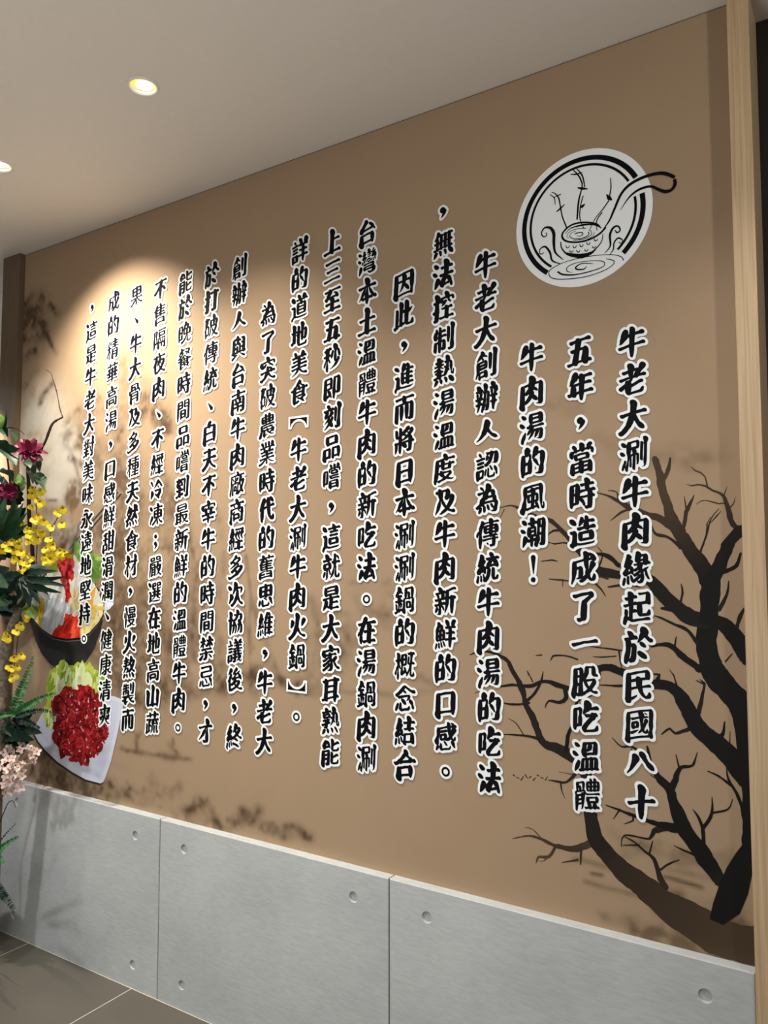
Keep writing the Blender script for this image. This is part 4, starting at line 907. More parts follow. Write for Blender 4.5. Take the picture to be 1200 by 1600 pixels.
# --- lettering: brush glyphs with a white border, seventeen columns
CHAR_LINES = [
    [[1,86,63,22,63],[3,51,80,51,-4],[1,29,79,26,77,22,63],[2,22,63,20,61,12,48,7,46],[3,91,31,9,31]],
    [[2,36,30,29,29,10,20],[0,36,30,38,34,47,40,49,45],[2,36,30,36,3,37,0,40,-2,47,-3,79,-3,85,0,88,8],[1,18,67,67,67,73,63],[3,9,47,46,47,50,45,61,47,91,47],[1,43,80,43,47],[1,82,28,75,28,50,20,36,17],[1,85,76,78,67,64,53,62,47]],
    [[1,10,51,45,51,49,50],[3,90,51,52,51,47,45,40,26,34,16,27,9,19,2,11,-2,7,-2],[3,50,80,49,49,53,44,60,29,68,16,79,5,85,0,89,-1]],
    [[3,11,0,21,25],[3,80,-5,88,-3,89,2,89,79],[3,13,77,23,71],[2,32,58,60,58,63,60,62,77,35,77,32,77,31,26,29,12,25,0,26,-4],[3,60,6,63,7,64,9,64,38,41,38,39,38,39,37,39,5],[3,51,-5,51,50],[3,76,19,76,69],[3,9,50,18,45]],
    [[1,24,10,27,9,34,12,40,18,45,25,48,26],[3,70,-3,73,-4,81,-4,85,-3,86,-1,86,65,15,65,14,65,13,63,13,-4],[1,51,80,50,67,48,63,47,55],[0,50,65,48,65],[2,48,26,50,37],[2,48,26,54,24,72,10],[2,47,55,45,54,40,47,33,41,28,38,24,39],[2,47,55,53,53,73,40]],
    [[3,7,-1,11,16],[3,23,19,22,13,23,2,23,-1],[2,80,61,52,61,48,59],[2,52,61,56,80],[0,40,2,44,1,49,4,67,16,71,18],[2,40,2,37,5,33,19],[1,91,37,84,34,81,31,70,27],[0,56,76,82,74,79,50],[3,93,50,43,50],[1,32,64,26,54,23,51,21,46,13,35,11,30],[0,23,51,11,52],[0,70,27,65,30],[2,70,27,71,21,73,10,71,2,69,-2,67,-4,63,-5,59,-4],[3,33,42,36,30,36,27],[2,81,31,86,13,92,3],[0,60,39,63,44,64,49],[2,60,39,46,33,43,34],[0,60,39,64,34,65,30],[2,11,52,12,58,24,80],[0,11,30,17,29,35,32],[0,12,54,13,54,12,54],[0,12,54,11,53],[1,44,19,47,19,50,20,65,30]],
    [[3,46,50,8,50],[2,29,5,29,48,27,52,27,80],[0,29,5,23,7,18,13,14,15],[2,29,5,31,2,43,-1,91,-1],[2,29,28,45,28],[1,8,-3,12,13,14,15],[3,44,70,11,70],[1,13,34,13,22,14,15],[0,29,50,27,51],[2,87,48,86,76,57,76],[2,87,48,58,48,59,16,61,13,66,12,88,12,91,15,92,24]],
    [[3,79,0,59,13],[3,64,41,75,33],[2,18,44,36,44,38,42,36,6,33,-1,25,-2],[2,18,64,17,27,13,10,9,-1,9,-4],[1,49,48,57,57,66,71,69,73],[3,42,64,9,64],[2,25,64,26,74,23,80,20,81],[1,93,50,90,49,86,53,77,63,72,71,69,73],[1,70,80,69,73]],
    [[2,15,-1,23,0,42,5,44,7],[0,15,-1,15,73,16,75,78,75,79,73,79,57,79,54,77,54,15,54],[2,15,-1,12,-4,11,-7],[1,86,31,15,31],[1,87,11,88,9,87,2,85,-1,83,-2,77,-2,73,-1,65,6,57,18,54,29,51,33,50,53],[0,54,31,51,31]],
    [[1,54,67,56,41,59,30,61,28],[1,73,47,71,45,65,31,61,28],[3,73,64,67,68],[2,88,0,88,75,85,76,14,76,12,76,11,74,11,-4],[0,88,0,11,0],[3,24,57,76,57],[0,61,28,60,20],[3,23,16,47,21],[1,76,20,77,18,76,13,72,11,67,13,60,20],[0,54,57,55,57],[1,47,11,57,19,60,20],[0,28,31,43,31,44,43,43,45,28,45,27,42,28,31]],
    [[3,34,58,28,42,18,26,6,16],[3,56,62,66,46,80,30,94,18]],
    [[3,50,80,50,-4],[3,90,43,10,43]],
    [[3,16,71,83,71],[1,21,42,73,41,70,1],[3,90,1,10,1],[0,34,2,41,43,44,70],[0,40,41,41,42]],
    [[3,92,19,9,19],[1,55,-4,55,68],[1,32,81,30,80,29,77,27,69],[1,85,46,26,46,25,44,25,19],[1,87,68,27,69],[1,10,50,14,53,24,67,27,69]],
    [[3,12,52,13,65,49,66,88,65,89,52],[1,22,78,26,72,27,65],[0,18,12,83,12],[0,18,-2,18,23,20,25,23,25,82,25,83,22,83,-2],[0,83,-2,18,-2],[0,50,-2,50,25],[2,73,65,74,73,78,79,82,80],[2,50,66,50,80],[0,54,52,72,51,73,49,72,38,70,37,46,37,29,38,28,51,30,52,54,52]],
    [[3,50,20,57,11,58,6],[3,41,31,92,31],[1,11,8,11,73,13,74,31,74,32,74,33,71,32,16,11,15],[0,11,45,33,45],[3,88,69,46,69],[1,67,-4,77,-4,80,-1,80,50],[3,42,50,93,50],[2,67,50,67,80]],
    [[3,46,79,44,69,35,58],[3,11,76,14,74,23,65],[1,8,42,21,42,21,6],[2,21,6,25,5,37,0,49,-2,89,-2,95,2],[2,21,6,12,1],[1,87,68,44,69],[1,63,80,63,50],[3,91,49,34,49],[0,70,34,83,33,83,14,80,12,55,12,42,13,42,33,70,34]],
    [[3,9,-2,15,15,17,33,17,63,91,64],[1,25,12,28,10,34,10,38,11,40,13,42,25,42,42,17,43],[1,59,80,60,50,65,25,67,20,67,13],[1,70,79,74,79,84,72,85,64],[2,67,21,73,24,85,48],[2,67,13,69,11,77,0,82,-3,85,-3,88,-2,90,2,92,11,90,15],[2,67,13,62,11,47,-1,42,-1]],
    [[3,14,73,76,73,78,71,76,65,52,48,51,46,50,3,49,-2,46,-4,32,-4]],
    [[3,92,39,9,39]],
    [[1,46,37,82,37,84,35,83,29,80,24,69,10,57,2,44,-3],[0,68,9,66,9],[1,92,-2,89,-3,80,0,65,10,53,26,51,30,50,37],[2,35,0,35,77,15,77,14,75,14,27,11,9,8,-2,10,-6],[0,35,29,14,29],[0,44,-3,35,0],[2,35,0,33,-3,28,-4,21,0],[0,35,54,14,54],[3,45,47,49,51,53,57,55,66,55,75,57,77,79,76,80,52,82,51,90,50]],
    [[1,11,13,11,70,13,71,29,71,30,71,30,68,30,21,11,21],[3,86,45,78,44,75,45,51,45],[2,77,44,75,38,54,19,48,12,45,7,45,1,47,-1,53,-2,86,-2,91,1,93,11],[2,52,65,90,65],[2,52,65,53,72,56,80],[2,52,65,50,64,41,51]],
    [[1,50,52,60,61],[3,20,46,8,52],[1,66,58,60,61],[2,60,61,61,65,63,69],[0,86,-1,86,28,85,29,82,29,38,29,37,-1],[0,69,29,69,-2],[3,14,78,25,73],[3,24,25,11,-1],[3,28,-2,92,-2],[0,53,-2,53,29],[0,42,44,81,44,82,74,81,76,44,77,42,76,41,47,42,44]],
    [[0,42,44,42,50,41,51,11,51,9,50,9,44,14,39],[0,14,51,14,76,15,77,18,77,36,77,36,51],[0,14,65,25,65,25,51],[0,50,61,89,61],[2,63,49,62,81],[0,36,39,42,44],[0,36,39,14,39],[2,36,39,35,-1,34,-3,30,-4],[2,42,44,49,38,92,38],[0,36,26,14,26],[0,36,13,14,13],[3,47,-3,92,-3],[2,61,-2,61,2,59,8],[1,14,-5,14,39],[0,79,14,85,14,86,15,86,27,60,28,53,27,54,14,79,14],[0,79,14,80,7,78,-2],[0,63,74,89,73,89,71,89,50,86,49,50,49,50,73,51,74,62,74],[1,76,81,76,49]],
    [[3,20,46,8,52],[1,72,-2,75,-4,80,-4,84,-2,87,10,88,25,44,26],[2,73,25,71,18,62,1],[0,43,65,83,65],[0,83,65,83,76,82,78,46,78,44,77,43,76,43,64,43,54,44,51,80,51,83,52,83,53,83,65],[3,33,39,92,39],[3,24,24,12,0,12,-5],[1,30,16,35,19,40,25,44,26],[3,14,78,25,73],[2,56,25,54,20,51,15,40,3,36,0],[0,47,39,44,26]],
    [[1,49,49,51,51,57,64,59,65],[3,72,24,60,41],[2,12,6,38,6,39,7,40,10,39,64,37,65,13,65,12,62,12,-1],[2,24,65,26,78,30,82],[0,12,37,40,37],[1,65,81,62,80,59,65],[2,59,65,87,65,88,64,89,63,87,24,86,12,84,2,81,-1,77,-2,67,-2,63,0]],
    [[3,9,-2,15,11,18,30,18,73,20,75,80,75,81,31,84,6,87,-2,90,-3,92,-2,94,6,92,15],[3,72,63,66,64,30,60],[3,64,16,73,-1],[2,69,6,26,3],[0,49,46,66,46,67,27,66,25,49,25,32,25,31,44,33,46,49,46],[0,49,5,49,61]],
    [[0,70,54,89,54],[3,80,-4,88,-3,89,0,89,75,88,77,72,77,70,76,70,75,69,25,68,15,62,-2,62,-5],[3,59,70,31,70],[0,70,30,89,30],[0,44,28,55,28,56,29,57,32,56,55,45,55,34,55,33,52,33,29,34,28,44,28],[2,44,28,44,-4],[3,7,51,9,51,18,45],[3,10,-1,20,25],[0,57,42,33,42],[3,12,78,21,71],[3,59,14,30,14],[1,44,80,44,55]],
    [[3,33,63,35,59],[1,23,-4,23,15,24,16,50,16,50,0],[0,50,0,23,0],[1,34,80,33,76],[2,33,76,30,75,20,66,10,58],[2,33,76,53,64],[3,67,69,67,22],[3,75,-4,85,-3,87,0,87,80],[2,17,28,47,28,50,29,49,50,17,50,16,28,13,12,8,1],[0,50,39,17,39]],
    [[3,70,21,91,21],[3,30,23,9,23],[3,72,59,73,48],[3,45,-1,47,-3,52,-3,55,1,57,21,58,57,56,58,40,58],[3,12,-1,17,8,19,18,19,39,24,43,27,59],[3,80,-4,81,39,85,42,88,58,90,61],[1,17,79,19,73,20,68],[0,80,41,85,41],[3,68,41,92,41],[3,68,68,91,68],[3,45,81,45,60,43,32,39,12,33,-2,33,-5],[3,31,41,7,41],[0,24,41,19,41],[3,8,68,31,68],[3,12,48,11,59],[2,80,68,77,80]],
    [[1,8,14,22,20,36,32,46,48,52,68],[2,46,56,58,38,74,22,96,12]],
    [[3,72,44,75,43,82,42,86,45,89,59,89,76,49,77],[2,69,77,66,61,61,50,57,45,51,41,48,39,43,39],[3,82,7,82,1,79,-2,63,-3,58,-2,56,2,56,25],[1,11,-3,12,24,33,24,34,23,34,21,33,1,11,1],[3,85,25,92,8,91,3],[3,33,51,11,51],[3,37,64,7,64],[3,47,23,42,4],[3,19,80,23,73],[3,64,32,71,21],[3,33,38,11,38],[3,46,55,51,67]],
    [[2,72,46,74,61,73,64,12,64],[0,79,28,82,44,81,45,43,45,40,47],[3,23,81,27,78,32,71],[2,40,47,45,61,49,65,54,80],[0,40,47,36,45,29,36,27,28],[3,53,15,57,4],[3,15,-2,21,6,23,14],[3,7,18,9,18,20,26,25,28,88,27,89,25,88,13,86,4,84,-2,82,-4,76,-5,70,-5,67,-2],[0,45,63,49,64],[3,73,9,69,17],[3,37,-3,40,1,38,15]],
    [[3,93,18,33,18],[0,82,39,87,42,87,60,86,62,45,63,41,62,39,60,39,44,40,41,77,41,82,39],[2,63,29,63,79],[3,53,2,51,4],[2,78,29,77,-3,76,-4,65,-5],[0,87,52,39,52],[0,82,39,84,31],[3,92,26,89,29,85,30,78,29,35,29],[1,92,74,36,74,28,78],[2,28,78,21,63,19,54,20,49,20,-4],[2,18,52,13,50,8,45,6,41,6,37]],
    [[3,7,-1,11,16],[0,12,30,14,35,22,46,23,51],[2,12,30,9,29,7,26],[0,12,30,35,32],[2,84,46,87,44,90,40],[2,84,46,83,51,79,57],[2,84,46,56,43,51,44,46,42,45,39],[1,34,64,27,54,21,50],[0,23,51,22,51],[1,63,80,66,74,67,69,62,65,61,61,54,50,51,44],[2,11,52,12,58,24,80],[0,11,52,22,51],[3,22,16,24,3,23,0],[3,35,7,32,19],[3,73,31,73,6,75,-1,80,-2,90,-1,91,1,93,9],[3,56,32,54,19,50,6,42,-2,40,-3,37,-2],[3,33,42,37,30,36,25],[0,21,50,20,49,21,50],[3,90,68,45,68],[0,67,68,63,67]],
    [[3,27,25,13,-1],[3,86,64,42,64],[1,63,80,63,40,60,37,59,31,46,8,44,2],[3,21,45,10,51],[3,88,-7,88,-1,86,4,83,6,81,12,76,20],[3,90,38,38,38],[0,63,38,60,38],[0,44,2,52,2,83,6],[3,27,73,15,78]],
    [[3,10,22,90,22],[0,40,22,40,69],[1,10,58,16,63,21,65],[3,8,-5,12,-2,19,10,21,11],[1,88,69,27,69,24,70],[0,77,69,77,22],[3,63,-3,60,9],[3,95,-5,91,-3,81,10,78,12],[3,88,45,12,45],[0,59,69,59,22],[0,21,65,23,63,23,22],[1,27,80,21,65],[3,38,9,40,-2]],
    [[3,31,35,22,33,18,30,10,28,7,26],[3,20,80,20,1,18,-3,11,-4],[0,20,32,20,29],[3,30,61,8,61],[3,42,41,49,46,57,55,60,56],[3,40,58,40,67,41,68,67,69,91,68,92,59],[3,82,48,74,55],[3,86,31,44,31],[0,65,31,65,-1],[3,93,-1,37,-1],[1,64,80,67,69]],
    [[3,12,4,13,31,51,32,53,31,53,7,51,4,45,3],[3,32,80,32,-4],[3,89,79,89,0,86,-3,76,-4],[0,10,57,13,65,15,67],[0,10,57,11,49],[3,71,71,71,24],[1,17,77,15,67],[1,53,66,15,67],[2,11,49,57,49]],
    [[3,56,67,81,66,83,35,85,24,88,20,92,21,94,31,92,36],[3,12,37,44,37],[3,60,8,63,-3],[1,55,50,64,47],[3,66,81,66,58,64,42,60,32,54,22,51,21,46,23,41,23,8,19],[1,28,43,28,22],[3,78,10,82,8,90,-3,95,-5],[3,39,-2,38,6],[3,9,61,46,61],[1,74,36,69,40,64,42],[1,28,80,28,61],[3,18,51,8,47],[3,43,74,13,74],[3,37,52,47,47],[3,6,-5,12,-3,19,8,22,9]],
    [[2,63,4,64,7,77,17,79,21,78,23,27,24],[0,39,24,39,18],[3,25,52,90,52],[3,42,61,42,38,43,36,46,36,73,37,74,61],[1,25,-3,45,0,51,2,53,5],[1,53,80,55,71],[0,39,18,43,14,51,8,53,5],[3,10,-6,9,-2,13,13,15,26,17,70,91,71],[1,95,-2,86,-4,67,1,61,4,53,5]],
    [[2,31,51,36,48,47,28,60,13,70,6,83,0,88,-2,93,-1],[2,30,75,31,52,30,48,26,29,19,13,11,1],[2,85,50,82,51,62,51,57,48],[2,62,51,65,70,64,75,13,75],[0,61,12,64,12],[1,29,-1,34,-3,41,0,51,4,65,13,78,31,83,40,85,50]],
    [[3,47,70,10,70],[3,8,7,16,21],[3,49,48,8,48],[2,28,47,28,1,27,-1,25,-2,21,-2,17,0],[0,40,63,37,54,36,48],[0,40,63,38,67,38,70],[1,27,81,29,71],[3,17,63,19,55],[3,45,9,45,11,40,20],[3,92,77,85,78,61,72,59,71,59,28,57,16,51,-1,51,-2],[2,59,47,92,47],[3,47,31,8,31],[1,81,-4,81,47]],
    [[3,88,42,56,42],[3,92,21,53,21],[1,72,-4,72,61],[2,12,56,43,55,44,25,41,24,15,24,13,24,13,51,12,55,14,62,20,73,21,80],[1,57,80,61,69,62,61],[3,90,61,53,61],[3,33,13,36,0],[0,28,24,28,54,31,57,35,71,34,72,20,73],[0,28,56,31,56],[3,43,14,49,1],[0,44,39,13,39],[3,24,-1,23,12],[1,90,81,86,80,81,70,81,61],[3,13,12,8,-4]],
    [[3,17,-1,17,68,17,69,19,70,83,69,83,-1],[0,17,7,83,7]],
    [[3,91,71,17,70,15,46,12,33,10,25],[2,82,71,82,77,76,80,73,81],[0,50,31,50,46,31,47,28,46,28,33,29,31,50,31],[2,50,31,54,27,59,27,70,34,72,40,76,43,86,60],[3,56,9,46,20],[3,17,12,11,1,8,-1],[0,62,71,61,71],[3,61,80,61,73,65,54,67,45,73,34,79,27,86,25,90,26,92,35],[3,52,58,26,58],[0,71,39,71,35],[3,73,5,71,-1,67,-4,34,-3,32,-2,30,0,30,15],[3,89,2,82,15]],
    [[3,75,50,25,50],[2,48,37,55,34,74,12],[3,51,65,48,38,44,30,38,20,32,14,27,12],[3,88,-4,88,75,87,77,85,77,12,76,11,-4],[0,88,0,11,0]],
    [[1,49,50,35,50],[3,62,80,62,7,63,2,67,-1,89,0,91,3,93,14],[3,7,-4,10,-2,16,0,49,5],[2,16,0,16,60],[2,62,44,69,45,87,56,89,56],[1,35,80,35,3]],
    [[1,10,-7,11,0,16,5,21,7],[3,22,66,13,76,8,77],[1,86,48,41,48],[1,86,32,41,32],[1,89,64,44,65],[1,33,52,35,55,40,58],[3,49,80,45,71,41,59,42,15,44,15,91,15],[2,67,15,67,62,70,67,66,77],[0,67,64,70,65],[1,93,1,90,-1,83,-2,51,-2,37,1,27,6,21,7],[1,10,42,21,42,21,7]],
    [[3,90,75,10,75],[0,49,75,45,54],[3,14,-4,14,51,15,53,18,54,83,54,86,53,86,0,83,-3,75,-4],[2,37,54,37,-1],[1,62,0,62,53]],
    [[1,39,39,44,38,58,44,61,46,70,51,74,55,78,58,83,64,85,68,86,72,66,73,63,74],[1,63,64,73,55],[1,8,-3,10,3,12,16,12,31],[2,63,74,66,80,70,81],[2,63,74,59,72,42,60,38,60],[3,79,43,78,0,77,-2,67,-3],[3,59,8,52,17,49,20],[3,30,80,30,-4],[2,30,52,12,53,11,76],[1,7,31,30,31],[1,50,55,57,51,60,47],[3,92,29,41,29]],
    [[0,21,39,79,39],[3,21,-2,21,71,22,73,24,74,76,74,79,73,79,-2],[0,79,3,21,3]],
    [[3,89,59,10,59],[2,60,59,62,49,73,30,87,16,90,14,93,15],[3,73,15,27,15],[3,50,-4,50,80],[1,10,14,20,22,30,36,39,51,40,59]],
    [[1,33,55,15,55,10,60],[3,8,-1,24,4,37,6],[3,36,38,9,38],[3,36,27,32,13],[0,54,62,70,62,70,42],[0,85,42,85,76,84,78,81,78,55,77,54,42],[3,80,-5,88,-4,89,-3,90,-1,90,40,90,41,88,42,48,41,48,-4],[0,24,55,24,4],[1,7,56,20,73,23,75],[3,11,27,13,14,12,11],[1,24,81,23,75],[2,23,75,29,72,39,63],[0,61,27,62,29,77,28,77,11,76,9,61,10,61,27]],
    [[0,37,39,54,40,55,40,55,43,55,74,51,75,37,74,37,10],[0,55,58,37,58],[0,37,10,43,11,54,17],[2,37,10,34,6],[3,69,64,65,41,92,41],[2,80,76,80,51,76,31,79,24,79,1,82,-3,86,-4,91,-2,93,0,93,9],[0,79,41,77,40],[3,90,76,66,76],[2,19,45,26,41,28,37,28,31],[3,19,80,19,46,18,39,19,34,19,-4],[3,27,60,9,60],[1,7,14,7,18,13,34,18,37],[3,57,11,57,13,54,18,51,27],[2,77,26,73,23,68,12,60,-1]],
    [[3,21,45,71,45,72,44,70,38,62,29,59,28],[3,73,7,72,1,67,-2,38,-2,34,-1,32,1,31,3,31,22],[3,90,0,90,3,89,7,80,22],[3,10,54,28,64,46,78,49,79,75,62,88,56,93,57],[3,19,22,17,20,10,3,7,1],[3,46,62,55,56],[3,40,31,42,30,54,17]],
    [[0,12,30,14,36,22,45,23,51],[2,12,30,9,29,7,26],[0,12,30,36,32],[1,33,63,27,53,21,50],[1,25,80,12,58,11,52],[3,33,19,37,5],[3,5,-4,8,-1,11,16],[0,23,51,20,52,11,52],[3,46,67,91,67],[0,50,0,86,0],[2,86,0,85,27,52,27,50,25,50,-4],[3,25,0,23,16],[0,21,50,20,49,21,50],[3,89,45,49,45],[3,37,27,37,30,36,33,33,43],[1,68,80,68,45]],
    [[3,23,-4,23,28,24,29,25,29,77,29,77,27,77,-3],[0,77,2,23,2],[1,94,49,90,48,77,54,51,74],[0,77,54,73,49,70,48,29,48,27,49,25,52],[2,51,74,53,80],[0,51,74,47,73,39,65,27,55,25,52],[1,4,48,11,47,21,52,25,52]],
    [[1,87,44,83,50,78,52],[2,78,52,69,50,20,48,15,47],[2,20,48,22,55,44,80],[0,22,1,78,1],[3,22,-4,22,29,22,30,24,31,77,30,78,29,78,-3],[2,78,52,77,57,73,61,66,68,63,68]],
    [[3,92,52,89,61],[3,36,46,37,38],[1,89,73,84,68,77,55],[2,31,55,37,68,41,71],[1,28,54,44,56],[3,66,57,53,57],[3,11,-1,20,24],[1,58,80,59,77,59,72],[1,50,72,67,72,73,68,84,68],[2,76,68,77,73,82,81],[1,60,-2,65,-5,80,-4,82,-3,85,1,86,9],[3,26,37,28,45],[1,34,80,29,68],[0,37,68,29,68],[3,9,52,18,46],[3,9,78,12,78,20,72],[1,34,30,81,30,83,28,82,20,39,20,37,18,36,11,38,10,83,10,86,9],[3,52,64,66,64],[3,43,48,45,41],[3,83,37,82,45],[3,90,48,92,39],[0,77,55,90,57],[3,72,37,75,45],[0,52,43,52,48,54,48,65,48,66,44,65,39,63,38,53,38,52,39,52,43]],
    [[3,85,48,15,48],[1,50,80,50,0],[3,91,0,9,0]],
    [[3,37,-2,90,-2],[3,41,34,86,34],[3,45,81,42,79,38,67,34,64,32,57,24,43,23,38,23,-3],[2,22,36,15,33,9,28,8,24],[3,10,65,89,65],[1,63,52,63,-2],[0,38,65,34,65]],
    [[3,90,0,9,0],[2,47,0,47,78],[2,47,48,83,48]],
    [[3,16,71,84,71],[3,23,38,76,38],[3,10,3,89,3]],
    [[2,25,50,17,47,16,45],[2,23,49,26,48,41,48,67,49,76,51,81,49],[2,75,51,74,55,72,58,66,62,62,63],[3,18,25,83,25],[3,88,76,43,76,39,75,36,76,11,76],[1,50,38,50,0],[3,91,0,10,0],[0,25,50,25,51,25,50],[0,38,74,36,68,24,54,23,49]],
    [[0,24,52,24,52],[2,24,74,24,-4],[3,8,52,38,52],[3,42,-3,60,3,69,9,78,17,86,31],[3,67,26,67,80],[3,40,77,34,78,23,74,11,73],[3,89,41,90,45,83,64],[3,46,38,48,45,52,62,54,64],[2,24,42,29,41,32,38,37,30,37,26],[0,24,42,23,40],[2,23,40,18,37,8,17,7,13]],
    [[0,14,3,41,11],[0,14,3,14,74,17,76,44,75,45,74,46,71,45,36,14,35],[2,14,3,12,0,11,-2],[3,77,15,85,16,87,19,87,74,84,75,63,74,62,-4],[0,14,56,46,56],[3,36,22,39,17,41,11,44,8,47,2]],
    [[1,12,20,20,24,32,34,37,39,38,44],[1,50,55,48,53,42,46,38,44],[3,56,68,10,68],[0,16,45,19,51,27,61,28,68],[0,16,45,38,44],[2,16,45,12,42],[2,35,68,33,76,31,81],[2,41,16,43,20,54,35],[2,41,16,37,14,25,5,12,-2],[2,41,16,55,2],[3,75,-4,86,-3,88,-1,89,79],[3,70,68,70,21]],
    [[0,59,1,89,1],[3,89,-3,88,32,60,32,59,32,58,31,58,-4],[0,12,1,40,1],[2,40,1,40,32,14,32,12,30,12,-4],[0,43,50,74,51,74,76,57,77,28,77,26,76,26,51,43,50]],
    [[0,44,-2,83,-2],[0,44,-2,44,20,45,21,48,21,83,21,83,-2],[2,11,17,25,17,27,19,27,63,25,64,11,64,10,61,10,11],[3,37,58,37,68,64,68,91,68,92,66,92,58],[0,83,10,44,10],[2,80,68,81,73,84,79],[1,45,79,47,74,47,68],[2,43,40,86,40],[2,43,40,44,33,47,31,88,31,91,28],[1,64,80,64,68],[0,79,54,78,58,76,60,51,60,49,58,49,54,49,50,51,49,77,49,78,50,79,54]],
    [[3,92,70,35,70],[2,63,70,63,77,60,80,57,82],[1,9,-8,10,-1,16,5,21,8],[1,94,1,91,-1,86,-2,51,-3,38,-1,25,7,21,8],[3,44,44,82,44],[3,44,57,82,57],[2,21,8,21,45,10,46],[3,25,65,12,74],[0,47,30,82,30,83,28,83,14,82,12,79,12,44,12,43,28,44,30,47,30]],
    [[3,83,74,88,66],[3,56,55,92,55],[3,75,39,75,8,77,-1,80,-2,91,-2,93,2,94,9],[3,10,7,17,24],[3,47,68,9,68],[2,30,69,27,81],[3,46,-4,49,-2,54,2,59,12,64,24,68,48,69,80],[1,22,-4,28,-3,29,0,29,35],[3,41,26,46,13],[0,29,35,43,36,43,52,41,54,28,54,15,53,14,38,15,36,29,35]],
    [[3,9,37,90,37],[0,20,64,79,64],[0,79,64,79,75,77,77,23,77,21,77,20,76,20,63,20,52,21,50,76,50,78,51,79,52,79,64],[2,51,19,84,19],[0,51,37,51,0],[2,24,15,26,26],[2,24,15,22,13,15,2,10,-3],[2,24,15,27,13,35,5,43,1,50,0,54,-2,90,-2]],
    [[0,12,2,25,6,38,13,50,20,55,21],[1,35,-1,40,-4,50,-3,53,0,56,7,57,14,55,27,44,47],[1,94,2,88,2,79,10,71,21,66,32],[0,55,28,66,32],[3,89,59,89,70,87,72,50,72,13,72,12,70,12,58],[2,50,73,49,80],[3,75,55,24,55],[0,47,55,44,47],[2,49,35,31,26,13,19],[1,11,37,15,36,44,47],[1,79,42,69,35,66,32]],
    [[0,26,31,74,31],[0,26,8,26,74],[3,10,74,89,74],[3,90,12,9,6],[1,74,-4,74,74],[0,74,52,26,52]],
    [[1,19,18,24,18,28,19,29,35,31,38,35,40,37,44],[3,44,44,11,44],[3,8,74,48,74],[3,8,29,47,32],[1,28,81,30,74],[3,63,-2,60,7],[3,66,81,66,57,64,40,58,29,51,22],[3,93,33,94,28,93,20,89,19,85,22,83,31,82,65,56,65],[3,39,-2,38,6],[3,77,11,81,8,88,-3],[2,64,45,59,47,54,50],[1,74,33,69,38,64,40],[3,22,9,19,8,12,-3,7,-5],[0,15,60,15,64,17,65,40,65,43,64,43,58,43,55,42,54,17,54,15,55,15,60]],
    [[3,35,75,39,69,42,63,44,60,45,58],[0,16,63,17,63,16,63],[2,15,61,14,63,15,67,23,79,25,80],[3,13,-4,13,44,14,45,17,45,40,45,42,44,41,-1,40,-3,32,-4],[0,42,31,13,31],[2,59,64,65,65,85,72,90,71],[3,59,80,59,51,60,46,66,44,87,44,90,46,92,53],[0,14,61,18,60,39,61,41,63],[0,42,16,13,16],[2,59,18,66,19,85,27,89,26],[3,59,34,59,4,59,0,61,-2,67,-4,88,-3,91,0,93,8]],
    [[1,52,80,57,69,57,61],[3,46,18,92,18],[3,20,80,24,73],[1,11,-3,12,24,33,24,34,23,34,21,34,1,11,1],[2,69,61,69,-4],[3,90,61,48,61],[3,88,40,50,40],[2,80,61,80,68,86,80],[3,11,51,34,51],[3,34,38,11,38],[3,7,64,37,64]],
    [[1,9,-5,9,-2,11,1,17,6,23,8],[3,14,74,21,65],[1,8,45,22,44,23,8],[0,62,67,59,54],[3,34,68,91,68],[1,47,80,50,75,50,68],[1,94,2,90,-1,84,-2,56,-2,40,0,23,8],[0,41,26,41,14,43,12,81,12,82,14,82,40,82,52,81,53,43,53,41,51,41,26],[0,82,39,41,39],[2,73,68,74,74,78,80],[0,82,26,41,26]],
    [[3,79,22,85,23,87,28,88,58,87,61,69,56,66,52,49,47,45,43,37,41],[3,67,80,67,18],[0,67,55,67,52],[3,8,13,18,18,21,20,33,24],[3,46,71,46,9,48,1,50,-1,54,-2,85,-2,88,-1,90,1,92,10],[0,47,47,46,43],[3,32,57,8,57],[1,20,79,21,20]],
    [[3,90,22,11,22],[3,91,37,10,37],[2,50,67,50,38,48,23,45,21,44,15,40,9,32,4,26,1,11,-3,10,-4],[1,93,-2,86,-3,76,0,68,4,57,13,55,17,54,22],[1,72,80,67,73,66,67],[3,18,52,82,52],[3,13,67,86,67],[1,28,81,32,74,33,67]],
    [[1,83,-2,70,5,67,9],[1,49,63,51,54],[3,54,81,27,60,26,57,25,52,25,-1,30,-1,50,2],[0,67,9,69,12,80,20],[2,67,9,60,10,51,16,46,15],[3,95,55,90,54,77,57,72,54,28,54,24,57,11,52,7,53],[1,85,21,80,20],[0,75,25,75,52,76,58],[0,75,25,25,25],[0,75,25,80,20],[0,75,39,25,39],[0,51,77,63,67,75,60,76,58]],
    [[3,24,59,20,48,14,37],[1,8,-2,13,-2,27,6,37,16,43,27,46,35,48,37],[1,93,-1,88,-2,72,6,64,14,58,22,52,34,48,37],[1,50,78,48,37],[3,75,37,85,58,89,60]],
    [[3,88,60,88,68,87,70,52,71,12,70,11,59],[2,51,71,49,81],[2,71,36,65,42,60,43],[0,71,36,71,29],[1,93,-2,89,-3,84,-2,75,2,68,6,57,17,51,27],[0,49,27,50,27,49,27],[2,47,27,44,29,10,29],[3,10,-2,13,-3,25,2,33,6,38,11,43,18,46,26,48,28,50,43],[3,38,60,22,48,16,46],[1,90,29,55,29,51,27],[3,82,47,64,58,60,58]],
